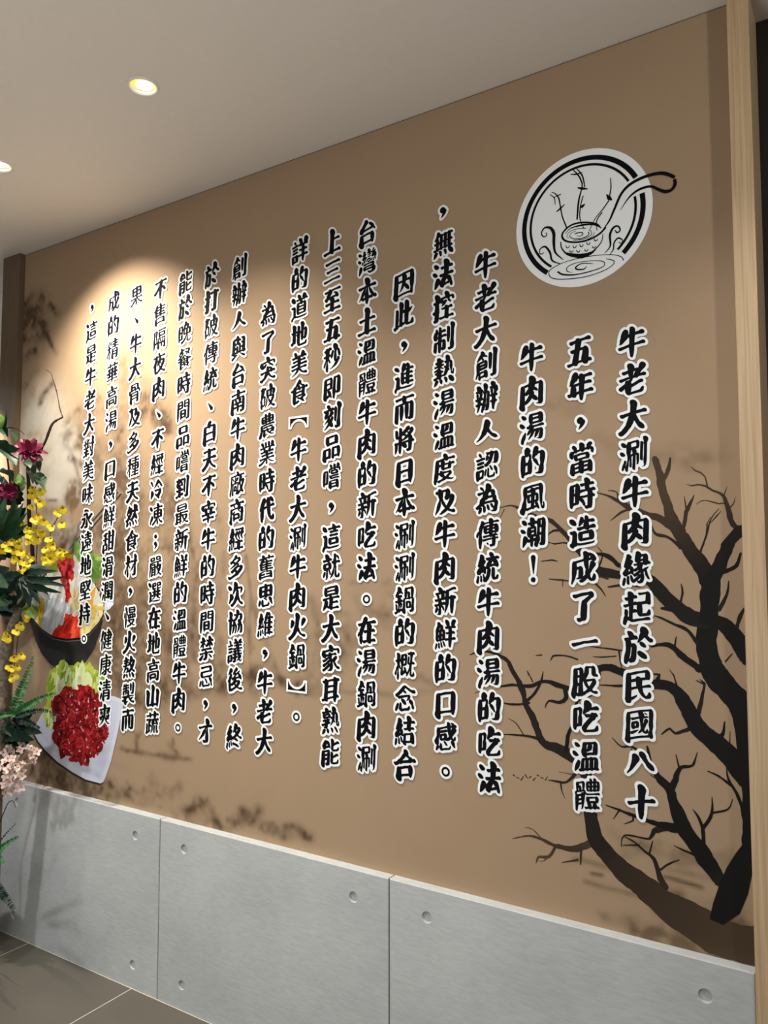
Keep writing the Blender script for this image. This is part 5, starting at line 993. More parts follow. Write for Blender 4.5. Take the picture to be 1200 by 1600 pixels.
    [[3,9,76,35,76],[3,84,50,86,52,88,58,89,64,88,65,49,65,47,64,47,43,48,41,53,38,57,29,62,21,74,7,87,-2,90,-3,93,-2],[0,70,11,70,11],[1,7,26,8,33,13,37],[1,68,81,68,42],[1,51,-3,62,3,73,14,82,28,86,40,85,41,82,42,55,42,52,40,49,40],[2,21,76,21,70,13,38,15,33,15,0],[0,15,45,32,45,33,44,33,41,33,9,15,8],[2,49,40,47,38,46,25,44,10,38,-2]],
    [[0,67,5,70,7,83,13],[2,53,19,54,14,58,9,62,6,67,4,70,1,88,-4,93,-2],[0,39,52,21,51,19,52,18,71,19,74,62,74,82,74,82,52,79,51,39,52],[1,61,80,61,52],[0,83,13,84,19],[1,39,80,39,52],[1,92,19,17,19],[3,29,31,80,31],[3,6,-4,10,-2,15,10,17,24,17,39,18,41,89,41],[0,33,-2,33,19],[2,33,-2,38,-2,54,2],[0,83,63,18,63]],
    [[3,90,19,60,19,54,18,45,18,40,19,10,19],[3,10,63,90,63],[2,24,63,25,71,20,79],[1,50,-4,50,46],[0,33,63,33,57,36,47],[2,57,18,60,12,74,4,89,-2,95,0],[2,76,63,76,70,81,78],[3,82,33,19,33],[3,86,46,14,46],[1,5,0,12,-1,25,4,38,11,44,18],[2,59,64,59,80],[0,64,47,69,63],[2,40,64,40,80]],
    [[3,36,80,33,78,25,63,23,55,24,50,24,-4],[2,23,54,17,51,9,42],[3,88,67,76,78],[3,37,47,91,54],[3,59,78,60,55,63,36,66,20,70,11,77,1,81,-2,86,-3,89,-1,91,2,93,10,93,13]],
    [[1,55,19,83,18,83,-2],[2,20,39,81,39],[3,89,29,21,29,20,53,25,65,32,69,33,80],[2,83,9,56,9],[2,17,9,43,9],[1,48,21,41,22,18,17,17,14,17,-2],[3,81,48,23,48,18,51,14,50],[2,54,29,54,57,52,64,49,67],[0,53,60,54,58],[2,23,59,85,58],[3,91,74,10,74],[3,66,80,66,70],[0,83,-2,17,-2]],
    [[0,18,57,81,57],[0,50,38,20,38,18,38,18,41,18,75,49,76,79,76,81,75,81,73,81,41,80,38,77,38,50,38],[3,59,19,46,27,42,28],[3,11,2,18,20],[3,72,9,70,1,66,-2,42,-2,37,-2,34,0,33,3,33,20],[0,50,76,50,38],[3,89,4,79,22]],
    [[3,33,44,38,29],[1,88,24,51,24],[1,92,3,51,3],[0,15,32,16,32,15,32],[2,15,32,9,28,8,25],[1,88,43,51,43],[1,90,63,53,63],[0,36,32,20,30,14,31],[2,22,50,27,54,33,64],[0,23,50,22,45,15,36,14,31],[3,11,16,8,-1],[1,42,44,42,47,45,51,50,54],[0,73,3,73,63],[2,11,52,13,58,24,79],[0,11,52,20,52,22,51],[3,23,0,24,3,23,16,24,18],[3,51,-4,51,50,50,55,58,78,60,80],[0,21,50,20,49,21,50],[3,38,5,34,19],[3,74,70,74,72,71,79]],
    [[1,42,41,42,19],[3,89,-2,86,-2,65,10],[3,11,-3,17,-1,34,9,39,9],[1,69,76,82,75,83,74,82,19],[2,83,57,70,57],[2,83,38,70,38],[1,30,78,18,75,17,73,18,19],[3,8,19,92,19],[2,43,70,59,70],[1,43,80,43,54,57,53,58,52,59,19],[2,18,38,30,38],[1,30,57,17,57]],
    [[1,50,-2,50,31],[3,73,15,28,15],[3,10,71,90,71],[3,70,-5,81,-4,84,-1,85,5,85,51,85,52,83,53,16,53,15,50,15,-4],[3,30,31,71,31],[1,50,80,50,53],[1,36,45,39,39,38,31],[1,67,45,65,45,64,43,60,36,59,31]],
    [[0,34,11,46,11,46,26,45,28,35,28,34,11],[0,67,39,69,36,75,19,78,17],[2,67,39,72,63],[0,67,39,61,34,57,33],[1,24,-4,24,39,25,40,27,41,56,41,56,-2],[2,40,41,40,63],[0,78,10,78,17],[2,78,10,75,8,69,2,63,-3,56,-3,47,-4],[2,78,10,92,-3],[3,54,60,50,51,46,49],[3,91,72,14,72,14,69,14,29,11,11,8,-1,9,-6],[3,24,60,30,51],[0,60,-3,56,-2],[1,92,48,69,48],[1,52,81,55,73],[0,78,17,81,19,85,30,88,48]],
    [[1,34,3,34,23,35,25,63,25,65,24,65,21,65,10,64,8,34,8],[3,60,41,73,32],[1,67,61,64,55,63,50],[1,49,80,51,71],[3,33,62,35,58],[3,26,27,27,30,36,37],[3,71,-4,81,-4,83,-3,84,-1,85,48,83,49,62,49,16,49,15,-4],[3,90,70,10,70]],
    [[0,12,30,14,35,21,45,23,51],[2,12,30,9,29,7,26],[0,12,30,34,32],[1,33,64,27,54,23,51],[3,92,-2,42,-2],[0,67,-2,67,24],[1,24,79,12,58,11,52],[3,47,24,88,24],[3,35,25,36,29,32,42],[0,11,52,23,51],[3,44,76,90,76],[3,33,21,32,18,35,8],[3,87,65,80,54,80,51,80,48,88,36],[3,54,35,46,48,45,51,52,65,55,66],[3,71,35,63,48,63,51,63,54,70,65],[3,23,0,24,6,22,17],[3,8,-1,11,16]],
    [[3,13,34,15,36,36,43,44,46,46,49,54,52,69,64,71,70,70,72,47,72,43,73,38,71,24,62,17,59],[2,60,38,62,44,67,47],[1,24,21,27,20,33,23,53,35,59,37,86,36,87,35,85,30,80,24,70,15,65,12,59,11],[2,59,11,57,7,50,4,25,-2,15,-4,9,-1],[2,59,11,57,14,53,18,47,21],[1,32,57,36,57,46,49],[1,51,82,47,80,44,73]],
    [[1,93,-1,89,-1,78,6,71,16,65,28,61,31],[3,10,72,13,72,23,65],[3,11,9,25,31,25,35],[2,46,64,83,64,87,63,87,57,81,42],[3,49,79,45,64,43,62,35,45,32,43],[1,27,-2,31,-3,43,5,50,13,59,29,61,31],[1,61,51,61,31]],
    [[3,32,-4,37,3,41,14,44,39],[3,31,54,8,54],[0,60,70,62,70],[3,37,48,41,47,44,48,51,52,55,56,59,63,60,68,63,72,63,81],[3,43,70,86,70,86,62,83,49,80,48,73,48,68,50],[3,34,29,57,28,55,-1,53,-4,48,-5],[3,79,-3,81,-5,85,-5,89,-2,90,8,91,28,67,29],[3,77,39,77,30,74,13,70,4,64,-3],[3,20,80,20,-4]],
    [[3,64,-3,76,3,78,7,82,10,86,15],[3,92,47,39,47],[3,64,13,40,10],[1,44,-5,51,-4,53,-1,53,37],[0,53,12,53,11],[3,46,60,87,60],[3,20,70,20,73,18,80],[1,10,-4,11,23,28,24,29,23,30,21,29,1,10,1],[3,72,39,72,28,74,18,79,1,83,-3,88,-5,92,-4,93,1],[3,89,34,83,38],[3,43,71,90,71],[2,55,72,52,80],[1,85,82,81,80,77,72],[3,11,38,30,38],[0,66,71,66,47],[3,30,51,11,51],[0,77,8,77,4],[3,63,38,60,39,53,37,41,36],[3,39,25,92,25],[3,7,64,32,64]],
    [[1,8,33,9,35,14,40,20,42],[3,27,80,10,63],[2,53,30,79,29,80,26,77,21,67,9,61,7,55,3,36,-3,30,-2],[0,66,8,62,8],[1,96,-2,91,-3,85,-2,74,2,62,9,52,19,47,25],[1,82,71,78,69,68,62,63,60,43,61],[0,60,60,57,55,48,49,46,44],[3,28,60,22,50,20,44,21,-4],[2,43,61,46,66,61,80],[1,90,38,87,43,83,45],[2,53,30,49,29,47,25,43,24,36,19,32,19],[1,37,41,38,42,45,44,57,43,83,45],[2,83,45,82,50,78,55,76,56],[0,53,30,57,42]],
    [[0,12,30,14,35,22,46,24,52],[2,12,30,9,29,7,26],[0,12,30,34,32],[2,24,52,27,54,33,64],[0,24,52,10,52],[1,33,19,37,5],[1,61,81,58,72,55,69,54,64],[1,44,55,50,62,54,64],[3,84,-4,54,8,51,9,48,8],[3,59,26,63,27,76,19],[0,67,46,69,46],[2,54,64,66,48,75,40,89,31,94,32],[1,43,32,47,32,64,43,74,53,82,64,83,68,83,70,58,71],[3,31,42,36,27],[1,28,81,24,79,12,57,10,52],[3,10,-5,8,-1,11,16],[3,24,1,23,16]],
    [[3,39,38,37,37,25,34,22,31,8,28],[3,14,-3,22,-2,24,6,24,80],[0,24,34,24,31],[3,9,60,37,60],[1,57,-3,60,-4,72,-2,74,2,74,72],[3,92,72,46,72]],
    [[3,82,-3,81,64,21,64,19,64,18,62,18,-4],[0,82,3,18,3],[0,18,34,82,34],[1,53,82,47,79,43,65]],
    [[2,49,73,49,39,62,18,69,10,84,0,89,-2,91,-2],[2,49,41,11,42],[3,89,42,52,42,47,35,41,23,34,13,19,2,10,-2],[3,14,73,85,73]],
    [[1,8,25,12,25,19,30,33,40,42,49,49,52],[3,11,73,89,73],[3,60,48,62,47,66,46,88,29],[2,56,73,49,53,50,49,50,-4]],
    [[3,89,61,89,70,88,71,50,72,12,71,11,70,11,61],[2,50,72,48,80],[3,83,13,17,13],[2,50,31,50,-4],[1,49,62,51,54],[3,10,32,90,32],[0,35,32,35,37,32,45,33,54],[3,20,54,81,54],[0,64,32,66,39,69,45,68,54]],
    [[1,12,-4,13,76,15,77,40,77,41,76,41,73,41,49,12,48],[0,12,63,41,63],[1,34,0,34,32,35,35,63,35,64,34,64,31,64,5,34,5],[1,74,-4,85,-3,87,0,87,76,85,77,63,77,59,77,58,76,57,51,58,49,88,48],[0,57,63,88,63],[0,34,20,64,20]],
    [[3,70,11,73,10,88,-2],[3,71,80,71,46],[3,53,71,68,70,73,64,78,61,85,53,90,49],[3,27,80,26,67,27,61,27,46],[1,42,55,34,62,26,64],[3,80,36,21,36],[0,26,70,27,71],[3,11,71,41,71],[3,8,-2,14,-1,29,12],[3,10,21,90,21],[3,89,71,74,71,56,52,51,49,48,49],[0,72,65,71,67],[1,37,-5,47,-4,49,-3,50,2,50,21],[2,26,64,21,61,15,54,9,48]],
    [[3,43,28,46,26,52,20,56,14,56,11],[3,18,77,76,77,79,75,79,60,77,58,21,57,20,44,21,40,24,38,34,36,76,36,84,38,87,45],[3,10,1,18,20],[3,88,-1,88,4,80,23],[3,30,20,30,3,32,0,34,-1,68,-2,72,0,74,7]],
    [[1,89,60,64,60,60,58,56,58],[3,63,80,62,2,61,-1,57,-2,47,-2,43,-1],[0,63,60,62,58],[2,56,58,53,60,11,60],[2,56,58,48,45,35,29,16,14,11,11,9,11]],
    [[0,11,45,31,45],[1,11,8,11,72,13,73,30,73,31,72,31,70,31,16,11,15],[0,31,54,45,55,87,55,88,52,87,32,45,32,45,57,47,63,52,71,55,73],[1,93,8,92,0,90,-2,77,-3,72,-1,71,5,71,31],[1,30,-2,33,-3,37,-2,47,4,57,13,62,24,65,36,66,54,70,58,75,71,73,72,55,73],[0,64,32,63,31],[1,57,81,55,73],[0,66,55,70,56]],
    [[2,21,68,39,67,41,65,39,62,33,55,26,52,22,48,12,44,8,44],[2,25,52,21,56,17,57],[3,24,71,12,60,9,58,7,58],[0,27,24,73,24],[0,27,-2,27,36],[2,73,32,71,33,56,33,52,34,49,33,29,33,25,35,11,31,6,33],[2,51,34,51,37,49,40],[0,73,15,79,9],[0,73,15,73,31,75,37],[0,73,15,27,14],[1,85,-3,75,1,73,3,53,9],[2,73,3,76,6,83,12],[1,47,77,30,77],[1,93,34,89,33,75,37,50,51,30,39,27,36],[0,69,60,75,60],[2,69,60,67,63,61,66,56,67],[2,69,60,67,57,61,54],[2,75,60,83,71,84,76,57,77],[2,75,60,85,52],[2,30,68,30,81],[1,52,2,47,0,31,-2,27,-2],[0,53,14,53,9],[2,53,9,49,8]],
    [[1,54,47,52,50,49,52],[3,55,10,11,2],[2,33,6,33,39],[3,67,19,67,71],[3,88,78,87,2,85,-1,75,-2],[2,49,52,47,57,43,64],[0,49,52,20,49,17,50],[3,10,74,54,74],[3,14,29,53,29],[0,27,74,25,67,18,55,17,50]],
    [[3,54,30,84,30,86,30,86,28,83,19,74,8,64,1,54,-4],[0,73,7,71,7],[1,95,-2,90,-3,87,-2,79,2,70,8,60,22,59,30],[3,8,2,42,5,50,6],[0,18,3,18,42],[0,18,17,43,17],[0,18,30,43,30],[0,21,66,21,76,23,78,76,78,78,77,79,76,79,66,79,56,77,54,24,54,22,54,21,55,21,66],[0,79,66,21,66],[3,91,42,8,42],[2,43,42,43,-4],[0,43,5,43,6]],
    [[1,30,81,27,80,25,77,21,64,21,33],[2,24,71,27,70,85,70],[0,54,70,54,71],[2,54,33,54,73,51,80],[1,80,45,21,45],[3,11,57,14,60,18,62,24,58,80,58],[1,87,33,21,33],[2,80,0,80,17,79,19,24,19,22,19,21,17,21,-4],[0,80,0,21,0],[0,21,58,20,63]],
    [[3,18,22,22,20,25,20,29,21,31,24,31,29,30,37,24,52,24,55,29,70,30,75,28,77,11,76,11,-4],[3,53,17,80,17],[2,60,17,61,24,56,31],[1,67,-2,67,17],[3,43,76,91,76],[2,72,18,77,30],[3,83,-5,89,-4,90,0,90,37,89,38,87,39,44,38,43,36,43,-4],[0,48,50,85,50,86,51,86,54,86,63,85,65,49,65,47,63,48,50]],
    [[3,10,70,90,70],[0,63,13,65,13],[2,46,37,62,15,71,7,88,-2,94,-2],[1,32,-2,37,-3,44,-1,55,6,65,14,77,27,83,39,86,48,85,51,56,52],[0,57,70,52,70],[2,56,52,58,61,57,68,52,71,50,78,47,81],[0,30,70,30,64,31,62],[0,56,52,53,50,48,42,46,37],[2,46,37,42,35,36,29],[2,31,62,24,48,22,40,23,37,23,-4],[3,58,41,61,40,67,34],[1,8,29,16,37,21,39]],
    [[3,64,45,61,49],[1,40,34,77,34,79,33,78,27,62,6],[3,20,29,10,3],[3,20,60,10,76],[1,90,48,89,48,81,54,64,73,60,75],[1,31,47,42,56,49,63,57,73,60,75],[2,62,6,56,8,48,13],[2,62,6,64,2,69,-2,72,-3]],
    [[3,31,71,90,71],[3,22,34,21,31,10,11,10,6],[0,66,25,69,27,86,27,86,55,84,57,58,57,40,57,37,55,37,28,38,27,53,27,57,25,66,25],[0,86,42,37,42],[1,94,1,89,1,82,6,74,14,66,25],[2,56,25,51,17,40,7,30,0,25,0],[3,61,-4,61,80],[3,10,73,19,64]],
    [[3,56,35,24,35],[0,50,35,46,36],[3,50,-4,50,33,46,38,48,46,46,47,28,47],[3,56,3,21,0],[3,8,-4,12,9,15,27,16,56,90,57],[0,28,35,28,2],[0,50,25,28,25],[0,50,14,28,14],[1,60,-3,61,-3,65,-1,76,8,77,12,80,15,84,24,86,31,87,39],[0,76,12,76,8],[2,64,29,67,28,78,8,89,-2,94,-2],[0,68,39,87,39],[1,72,49,69,47,64,29],[2,64,29,62,28,60,26],[0,17,71,17,76,20,78,40,78,41,76,41,73,41,67,40,66,19,66,17,68,17,71],[0,73,78,83,77,84,67,82,66,69,66,58,67,58,77,60,78,73,78]],
    [[1,50,45,50,24],[3,36,39,88,39],[3,92,24,33,24],[1,10,42,21,42,21,7],[3,20,67,11,77],[2,72,17,87,8,90,8],[2,72,17,72,22,73,25,73,45],[0,72,24,73,24],[2,67,65,87,66,89,70,89,76,87,77,68,77,68,57,69,54,75,53,88,53,91,54,92,57],[2,35,65,54,66,56,70,56,76,54,77,35,77,35,57,37,54,41,53,54,53,57,54,59,57],[3,54,18,39,9,34,9],[1,93,0,90,-2,82,-2,52,-2,40,0,27,6,21,7],[1,10,-1,21,7]],
    [[3,9,70,90,70],[1,31,2,31,18,33,20,65,21,67,19,67,16,67,8,66,6,31,6],[3,76,-4,84,-4,86,-1,87,31,86,32,83,32,14,32,13,30,13,-4],[1,49,80,51,71],[0,25,52,25,58,27,59,73,59,76,57,76,51,75,46,73,44,28,44,25,46,25,52]],
    [[3,85,59,85,-3],[2,85,3,15,4,15,60],[1,50,79,50,3]],
    [[3,95,5,94,-1,92,-3,87,-4,83,-3,82,1,82,24],[3,92,52,46,52],[3,40,10,38,8,35,7,8,1],[2,12,3,12,38],[1,89,33,87,35,85,36],[1,67,80,66,60,68,53],[3,90,74,9,74],[1,79,44,83,40,85,36],[3,33,80,33,68],[3,66,24,66,-2],[3,40,-4,46,0,50,7,51,13,51,24],[0,61,52,59,46,54,40,52,35],[1,38,29,27,29],[0,52,35,85,36],[1,10,57,35,56,34,51,28,45,27,41,27,6]],
    [[0,20,60,80,60],[0,50,76,20,76,20,45,21,42,50,42,77,42,80,43,80,74,80,75,78,76,50,76],[3,90,28,60,28,55,26,47,25,41,28,10,28],[1,92,2,89,1,86,2,73,10,60,20,56,26],[2,44,25,38,17,27,9,13,1,8,1],[2,50,76,50,-4]],
    [[0,24,11,75,11],[3,24,-4,24,35,25,38,27,38,72,38,75,38,75,-2,73,-4,68,-5,63,-5,59,-3],[3,11,38,12,50,25,51,87,51,88,49,88,38],[0,53,51,52,64,25,65],[0,25,51,26,75,26,77,29,77,73,77,74,51],[0,24,25,75,25]],
    [[3,37,52,9,52],[2,25,74,24,41,25,36,25,-4],[0,67,51,87,51,88,50,89,48,88,25,86,24,68,24,49,24,47,25,47,27,47,50,67,51],[0,67,-2,67,76],[3,93,77,87,79,67,76,47,76,34,78,24,74,9,72],[3,90,12,46,12],[1,38,26,37,29,32,35,25,38],[3,93,-2,40,-2],[2,24,40,18,36,8,17,7,13],[0,24,40,25,38],[0,47,38,89,38],[3,43,64,91,64]],
    [[1,9,50,16,58,24,71,27,73],[1,90,22,81,31,74,45,70,47],[3,80,78,88,70],[3,90,-2,81,11],[3,8,-4,11,-2,19,11],[3,60,9,63,-2],[2,70,47,70,79],[2,70,47,67,45,60,32,54,26,47,21,43,21],[1,19,46,30,39],[3,90,60,54,60],[0,27,73,44,72,46,70,44,60,42,55,40,53,38,48,34,40,30,39],[2,40,53,28,59],[3,40,-3,38,9],[2,27,73,28,80],[2,30,39,28,34,18,26,12,23,7,24]],
    [[1,7,13,7,17,15,31,19,41,25,44],[3,92,59,79,58,51,59],[3,26,80,25,45,26,41,26,-4],[3,10,59,40,59],[3,67,-4,79,-3,81,-1,81,3,82,46,80,50,80,54,82,61,82,80],[1,42,32,41,34,33,45,25,48],[0,80,57,82,59],[1,48,14,61,27,74,46,80,49]],
    [[0,54,34,54,47],[0,54,34,89,34,89,37,89,47,72,47,39,47,38,37,39,33,54,34],[0,72,34,72,47],[3,10,61,8,46,5,40],[3,20,-4,20,80],[3,29,65,31,54,30,50],[0,43,68,43,76,45,78,80,78,83,78,84,77,84,68,84,59,82,57,47,57,44,58,43,59,43,68],[0,84,68,43,68],[0,60,5,69,5],[2,60,5,58,2,53,0,35,-4],[0,60,5,58,8,47,16,46,22],[2,69,5,70,8,81,17,83,21,82,23,49,23,45,22,36,23],[2,69,5,70,2,77,-1,89,-4,94,-2]],
    [[3,47,74,11,74],[3,45,63,13,63],[3,7,20,12,21,18,27,23,38,24,47,28,51,28,80],[1,66,81,63,67,60,65,59,58],[2,63,67,91,66],[3,78,10,82,8,90,-4,95,-5],[2,59,58,56,57,51,52,48,50,8,50],[0,28,50,24,49],[3,39,-2,38,6],[2,23,38,44,36,42,25,40,21,37,20,31,20,27,22],[1,51,21,54,20,57,22,71,33,82,50,84,60,85,66],[3,60,7,63,-3],[3,23,10,19,9,13,-1,10,-4],[2,59,58,61,57,67,42,73,32,85,22,89,20,93,21],[0,72,33,72,35]],
    [[3,52,63,8,63],[3,91,26,57,26,45,25,41,26,9,26],[1,95,-1,89,-2,84,-1,71,5,69,9],[2,69,9,71,11,83,18,88,18],[2,69,9,63,11,56,20,50,34,50,50,48,52,15,52,13,50,13,39],[3,31,80,31,37],[0,54,26,52,26],[3,86,80,85,40,82,37,74,37],[1,16,80,15,75],[1,53,3,33,-2,28,-2],[0,44,25,41,20,30,15,28,12],[1,12,70,14,74,15,75],[1,40,41,44,39,49,39],[0,49,39,50,38],[3,67,50,67,76],[1,49,74,15,75],[1,7,10,11,9,21,12,28,12],[0,28,-2,28,12]],
    [[0,20,32,21,35],[2,20,32,15,28,7,12,7,6],[3,21,-4,21,80],[3,29,57,32,63,35,75],[3,88,61,48,61],[3,33,47,8,47],[0,21,47,21,47],[1,33,19,33,23,28,32,21,35],[3,49,-4,49,34,50,36,83,37,85,37,86,35,86,0,84,-4,76,-5],[1,67,80,67,49],[0,49,11,86,11],[0,49,24,86,24],[3,93,49,43,49],[3,46,73,90,73],[3,9,74,12,58]],
    [[3,87,24,14,24],[0,73,24,73,57],[3,85,57,15,57],[3,67,66,67,80],[3,90,74,10,74],[1,50,-4,50,57],[3,90,9,10,9],[3,32,66,32,80],[3,8,40,91,40],[0,27,57,27,24]],
    [[3,85,80,85,-4],[3,56,80,56,-4],[3,41,52,8,52],[0,25,76,25,29],[2,38,3,38,28,13,29,11,26,11,-3],[3,44,78,37,80,25,76,9,74],[3,92,62,47,62],[0,85,32,56,32],[0,38,3,11,3],[0,85,2,56,2]],
    [[0,43,25,82,25],[3,43,-4,43,37,45,38,79,38,81,37,82,35,81,-1,79,-4,70,-5],[3,33,40,33,49,37,51,89,51,91,49,91,40],[0,43,51,43,76,44,77,47,77,81,77,81,51],[3,14,78,16,77,27,70],[3,21,44,10,51],[0,43,12,82,12],[3,13,-1,24,22,24,25],[0,63,51,63,64,43,65]],
    [[3,77,7,45,7],[3,49,22,73,22],[3,11,-1,21,24],[1,78,-4,86,-4,88,-1,88,76,86,77,72,77,69,77,67,76,68,50,88,50],[0,67,63,88,63],[3,75,36,47,36],[0,60,7,60,35],[1,33,-4,33,76,35,77,52,77,54,76,54,73,53,50,33,50],[3,23,73,13,78],[0,33,63,54,63],[3,8,52,18,47]],
    [[3,90,18,53,18],[3,57,73,85,73,86,48,84,45,56,45],[3,69,7,69,80],[2,34,45,35,50,43,67,44,72,43,74,32,74],[0,34,45,44,45,46,42,44,28,40,17,39,14,38,9],[1,91,-2,71,-3,60,-2,51,2,38,9],[3,52,60,93,60],[3,18,-4,18,49,16,53,18,65,24,80],[2,38,15,35,16,32,22,30,28,31,32],[2,38,9,31,0],[3,88,32,55,32],[1,7,39,8,45,10,49,16,52]],
    [[0,56,21,62,18,67,14,71,13],[3,53,81,56,70,55,1,53,-4,41,-5],[3,92,45,25,45],[3,28,32,80,32,82,32,82,34,82,55,81,58,29,58],[3,91,72,16,72,15,28,12,9,8,-2],[3,38,18,29,24],[2,56,14,49,13,24,3],[1,88,23,84,22,73,15,71,13],[0,55,73,56,72],[2,71,13,73,9,81,4,89,1,93,2]],
    [[3,5,51,10,51,19,45],[3,35,74,88,74],[3,24,71,15,77,11,77],[3,31,49,92,49],[3,86,61,37,61],[2,61,49,61,80],[3,72,-4,81,-3,83,0,83,35,82,37,79,37,40,37,39,34,39,-4],[0,83,11,39,11],[3,12,0,24,25],[0,83,24,39,24]],
    [[3,90,68,10,68],[1,50,80,49,35],[2,63,19,71,22,79,28,85,36],[3,83,60,77,52,74,51,69,45,65,43,63,43],[0,23,26,24,26],[3,17,31,30,21],[3,14,19,24,28,31,35,35,37],[0,76,27,78,27],[3,68,33,79,26,86,19],[3,28,55,27,52,23,51,14,44],[0,26,51,23,51],[3,33,45,19,55,16,57,15,57],[0,76,51,74,51],[3,83,44,76,51,66,57],[1,11,-3,24,2,34,10,41,19,47,33,49,35],[1,95,-1,88,-3,79,1,71,6,64,13,57,24,53,32,49,35]],
    [[3,69,-4,79,-4,81,0,82,80],[1,43,51,37,38],[3,8,0,51,6],[2,37,67,44,68,50,76],[1,37,81,37,59],[3,62,38,68,24,67,19],[3,23,81,23,61,19,58,18,52,22,45],[3,46,21,14,21],[2,23,68,17,69,12,76],[0,30,38,30,4],[3,92,54,59,54,50,59,8,59],[0,18,59,23,59],[3,48,38,11,38]],
    [[1,11,13,11,70,13,71,28,71,30,70,30,67,30,22,28,21,11,21],[3,91,40,68,39,66,37,64,32,58,28,48,13,37,3],[3,65,-4,65,80],[3,41,40,62,39,67,32,72,29,82,13,90,5],[0,65,34,65,35,65,34],[3,87,64,45,64]],
    [[3,23,60,48,60,50,59,51,43,50,39,50,-1,48,-3,46,-3,37,-4],[3,63,70,35,79,28,78],[2,63,32,86,51,91,51],[0,63,32,60,34,57,39,51,42],[2,63,32,65,25,76,13,87,5,91,5],[3,4,4,11,4,19,12,27,23,32,35,33,39,31,41,10,41]],
    [[1,9,-8,10,-1,16,5,21,8],[1,94,1,91,-1,86,-2,51,-3,38,-1,25,7,21,8],[3,90,61,33,61],[2,82,35,62,34,58,28,34,14],[0,60,32,56,34,42,35,41,47,43,49,80,49,82,48,82,35],[2,60,32,61,24,61,9],[0,77,21,86,29],[0,77,21,72,22,66,25,61,26],[2,77,21,79,18,87,13],[0,82,35,86,29],[2,21,8,21,45,10,46],[0,61,26,60,29],[3,38,74,85,74],[2,61,61,61,80],[3,12,74,25,65],[2,86,29,91,29]],
    [[2,58,77,87,76,90,77],[2,58,77,61,64,69,49,74,43,82,36,89,32,92,32],[0,12,63,43,63,45,62,45,59,45,50,44,48,12,48],[0,32,47,32,33],[2,87,76,85,66,77,52,71,43,58,34,45,32,14,32,13,33,12,34,13,77,15,77,45,77],[0,72,47,72,45],[3,8,-2,92,-2],[0,32,77,32,63],[3,81,17,18,17],[1,50,24,50,-1]],
    [[3,92,30,41,30],[2,79,48,79,-1,77,-3,72,-4,67,-4,63,-2],[2,31,36,23,34,19,31,7,28],[3,20,80,20,0,19,-3,11,-4],[3,31,61,8,61],[1,66,80,66,48],[3,40,48,92,48],[3,88,68,45,68],[3,57,8,51,18],[0,21,34,20,31]],
]


# ---------------------------------------------------------------- brush lettering: strokes -> inked outlines
GN, GS, GOX, GOY = 220, 1.5, -0.26, -0.39      # working grid over one character cell, in em
_ax = np.arange(GN)
GXX, GYY = np.meshgrid(GOX + (_ax + .5) / GN * GS, GOY + (_ax + .5) / GN * GS)
BRNG = np.random.default_rng(3)


def smooth_line(P, n):
    P = P.copy()
    for _ in range(n):
        Q = P.copy()
        Q[1:-1] = .25 * P[:-2] + .5 * P[1:-1] + .25 * P[2:]
        P = Q
    return P


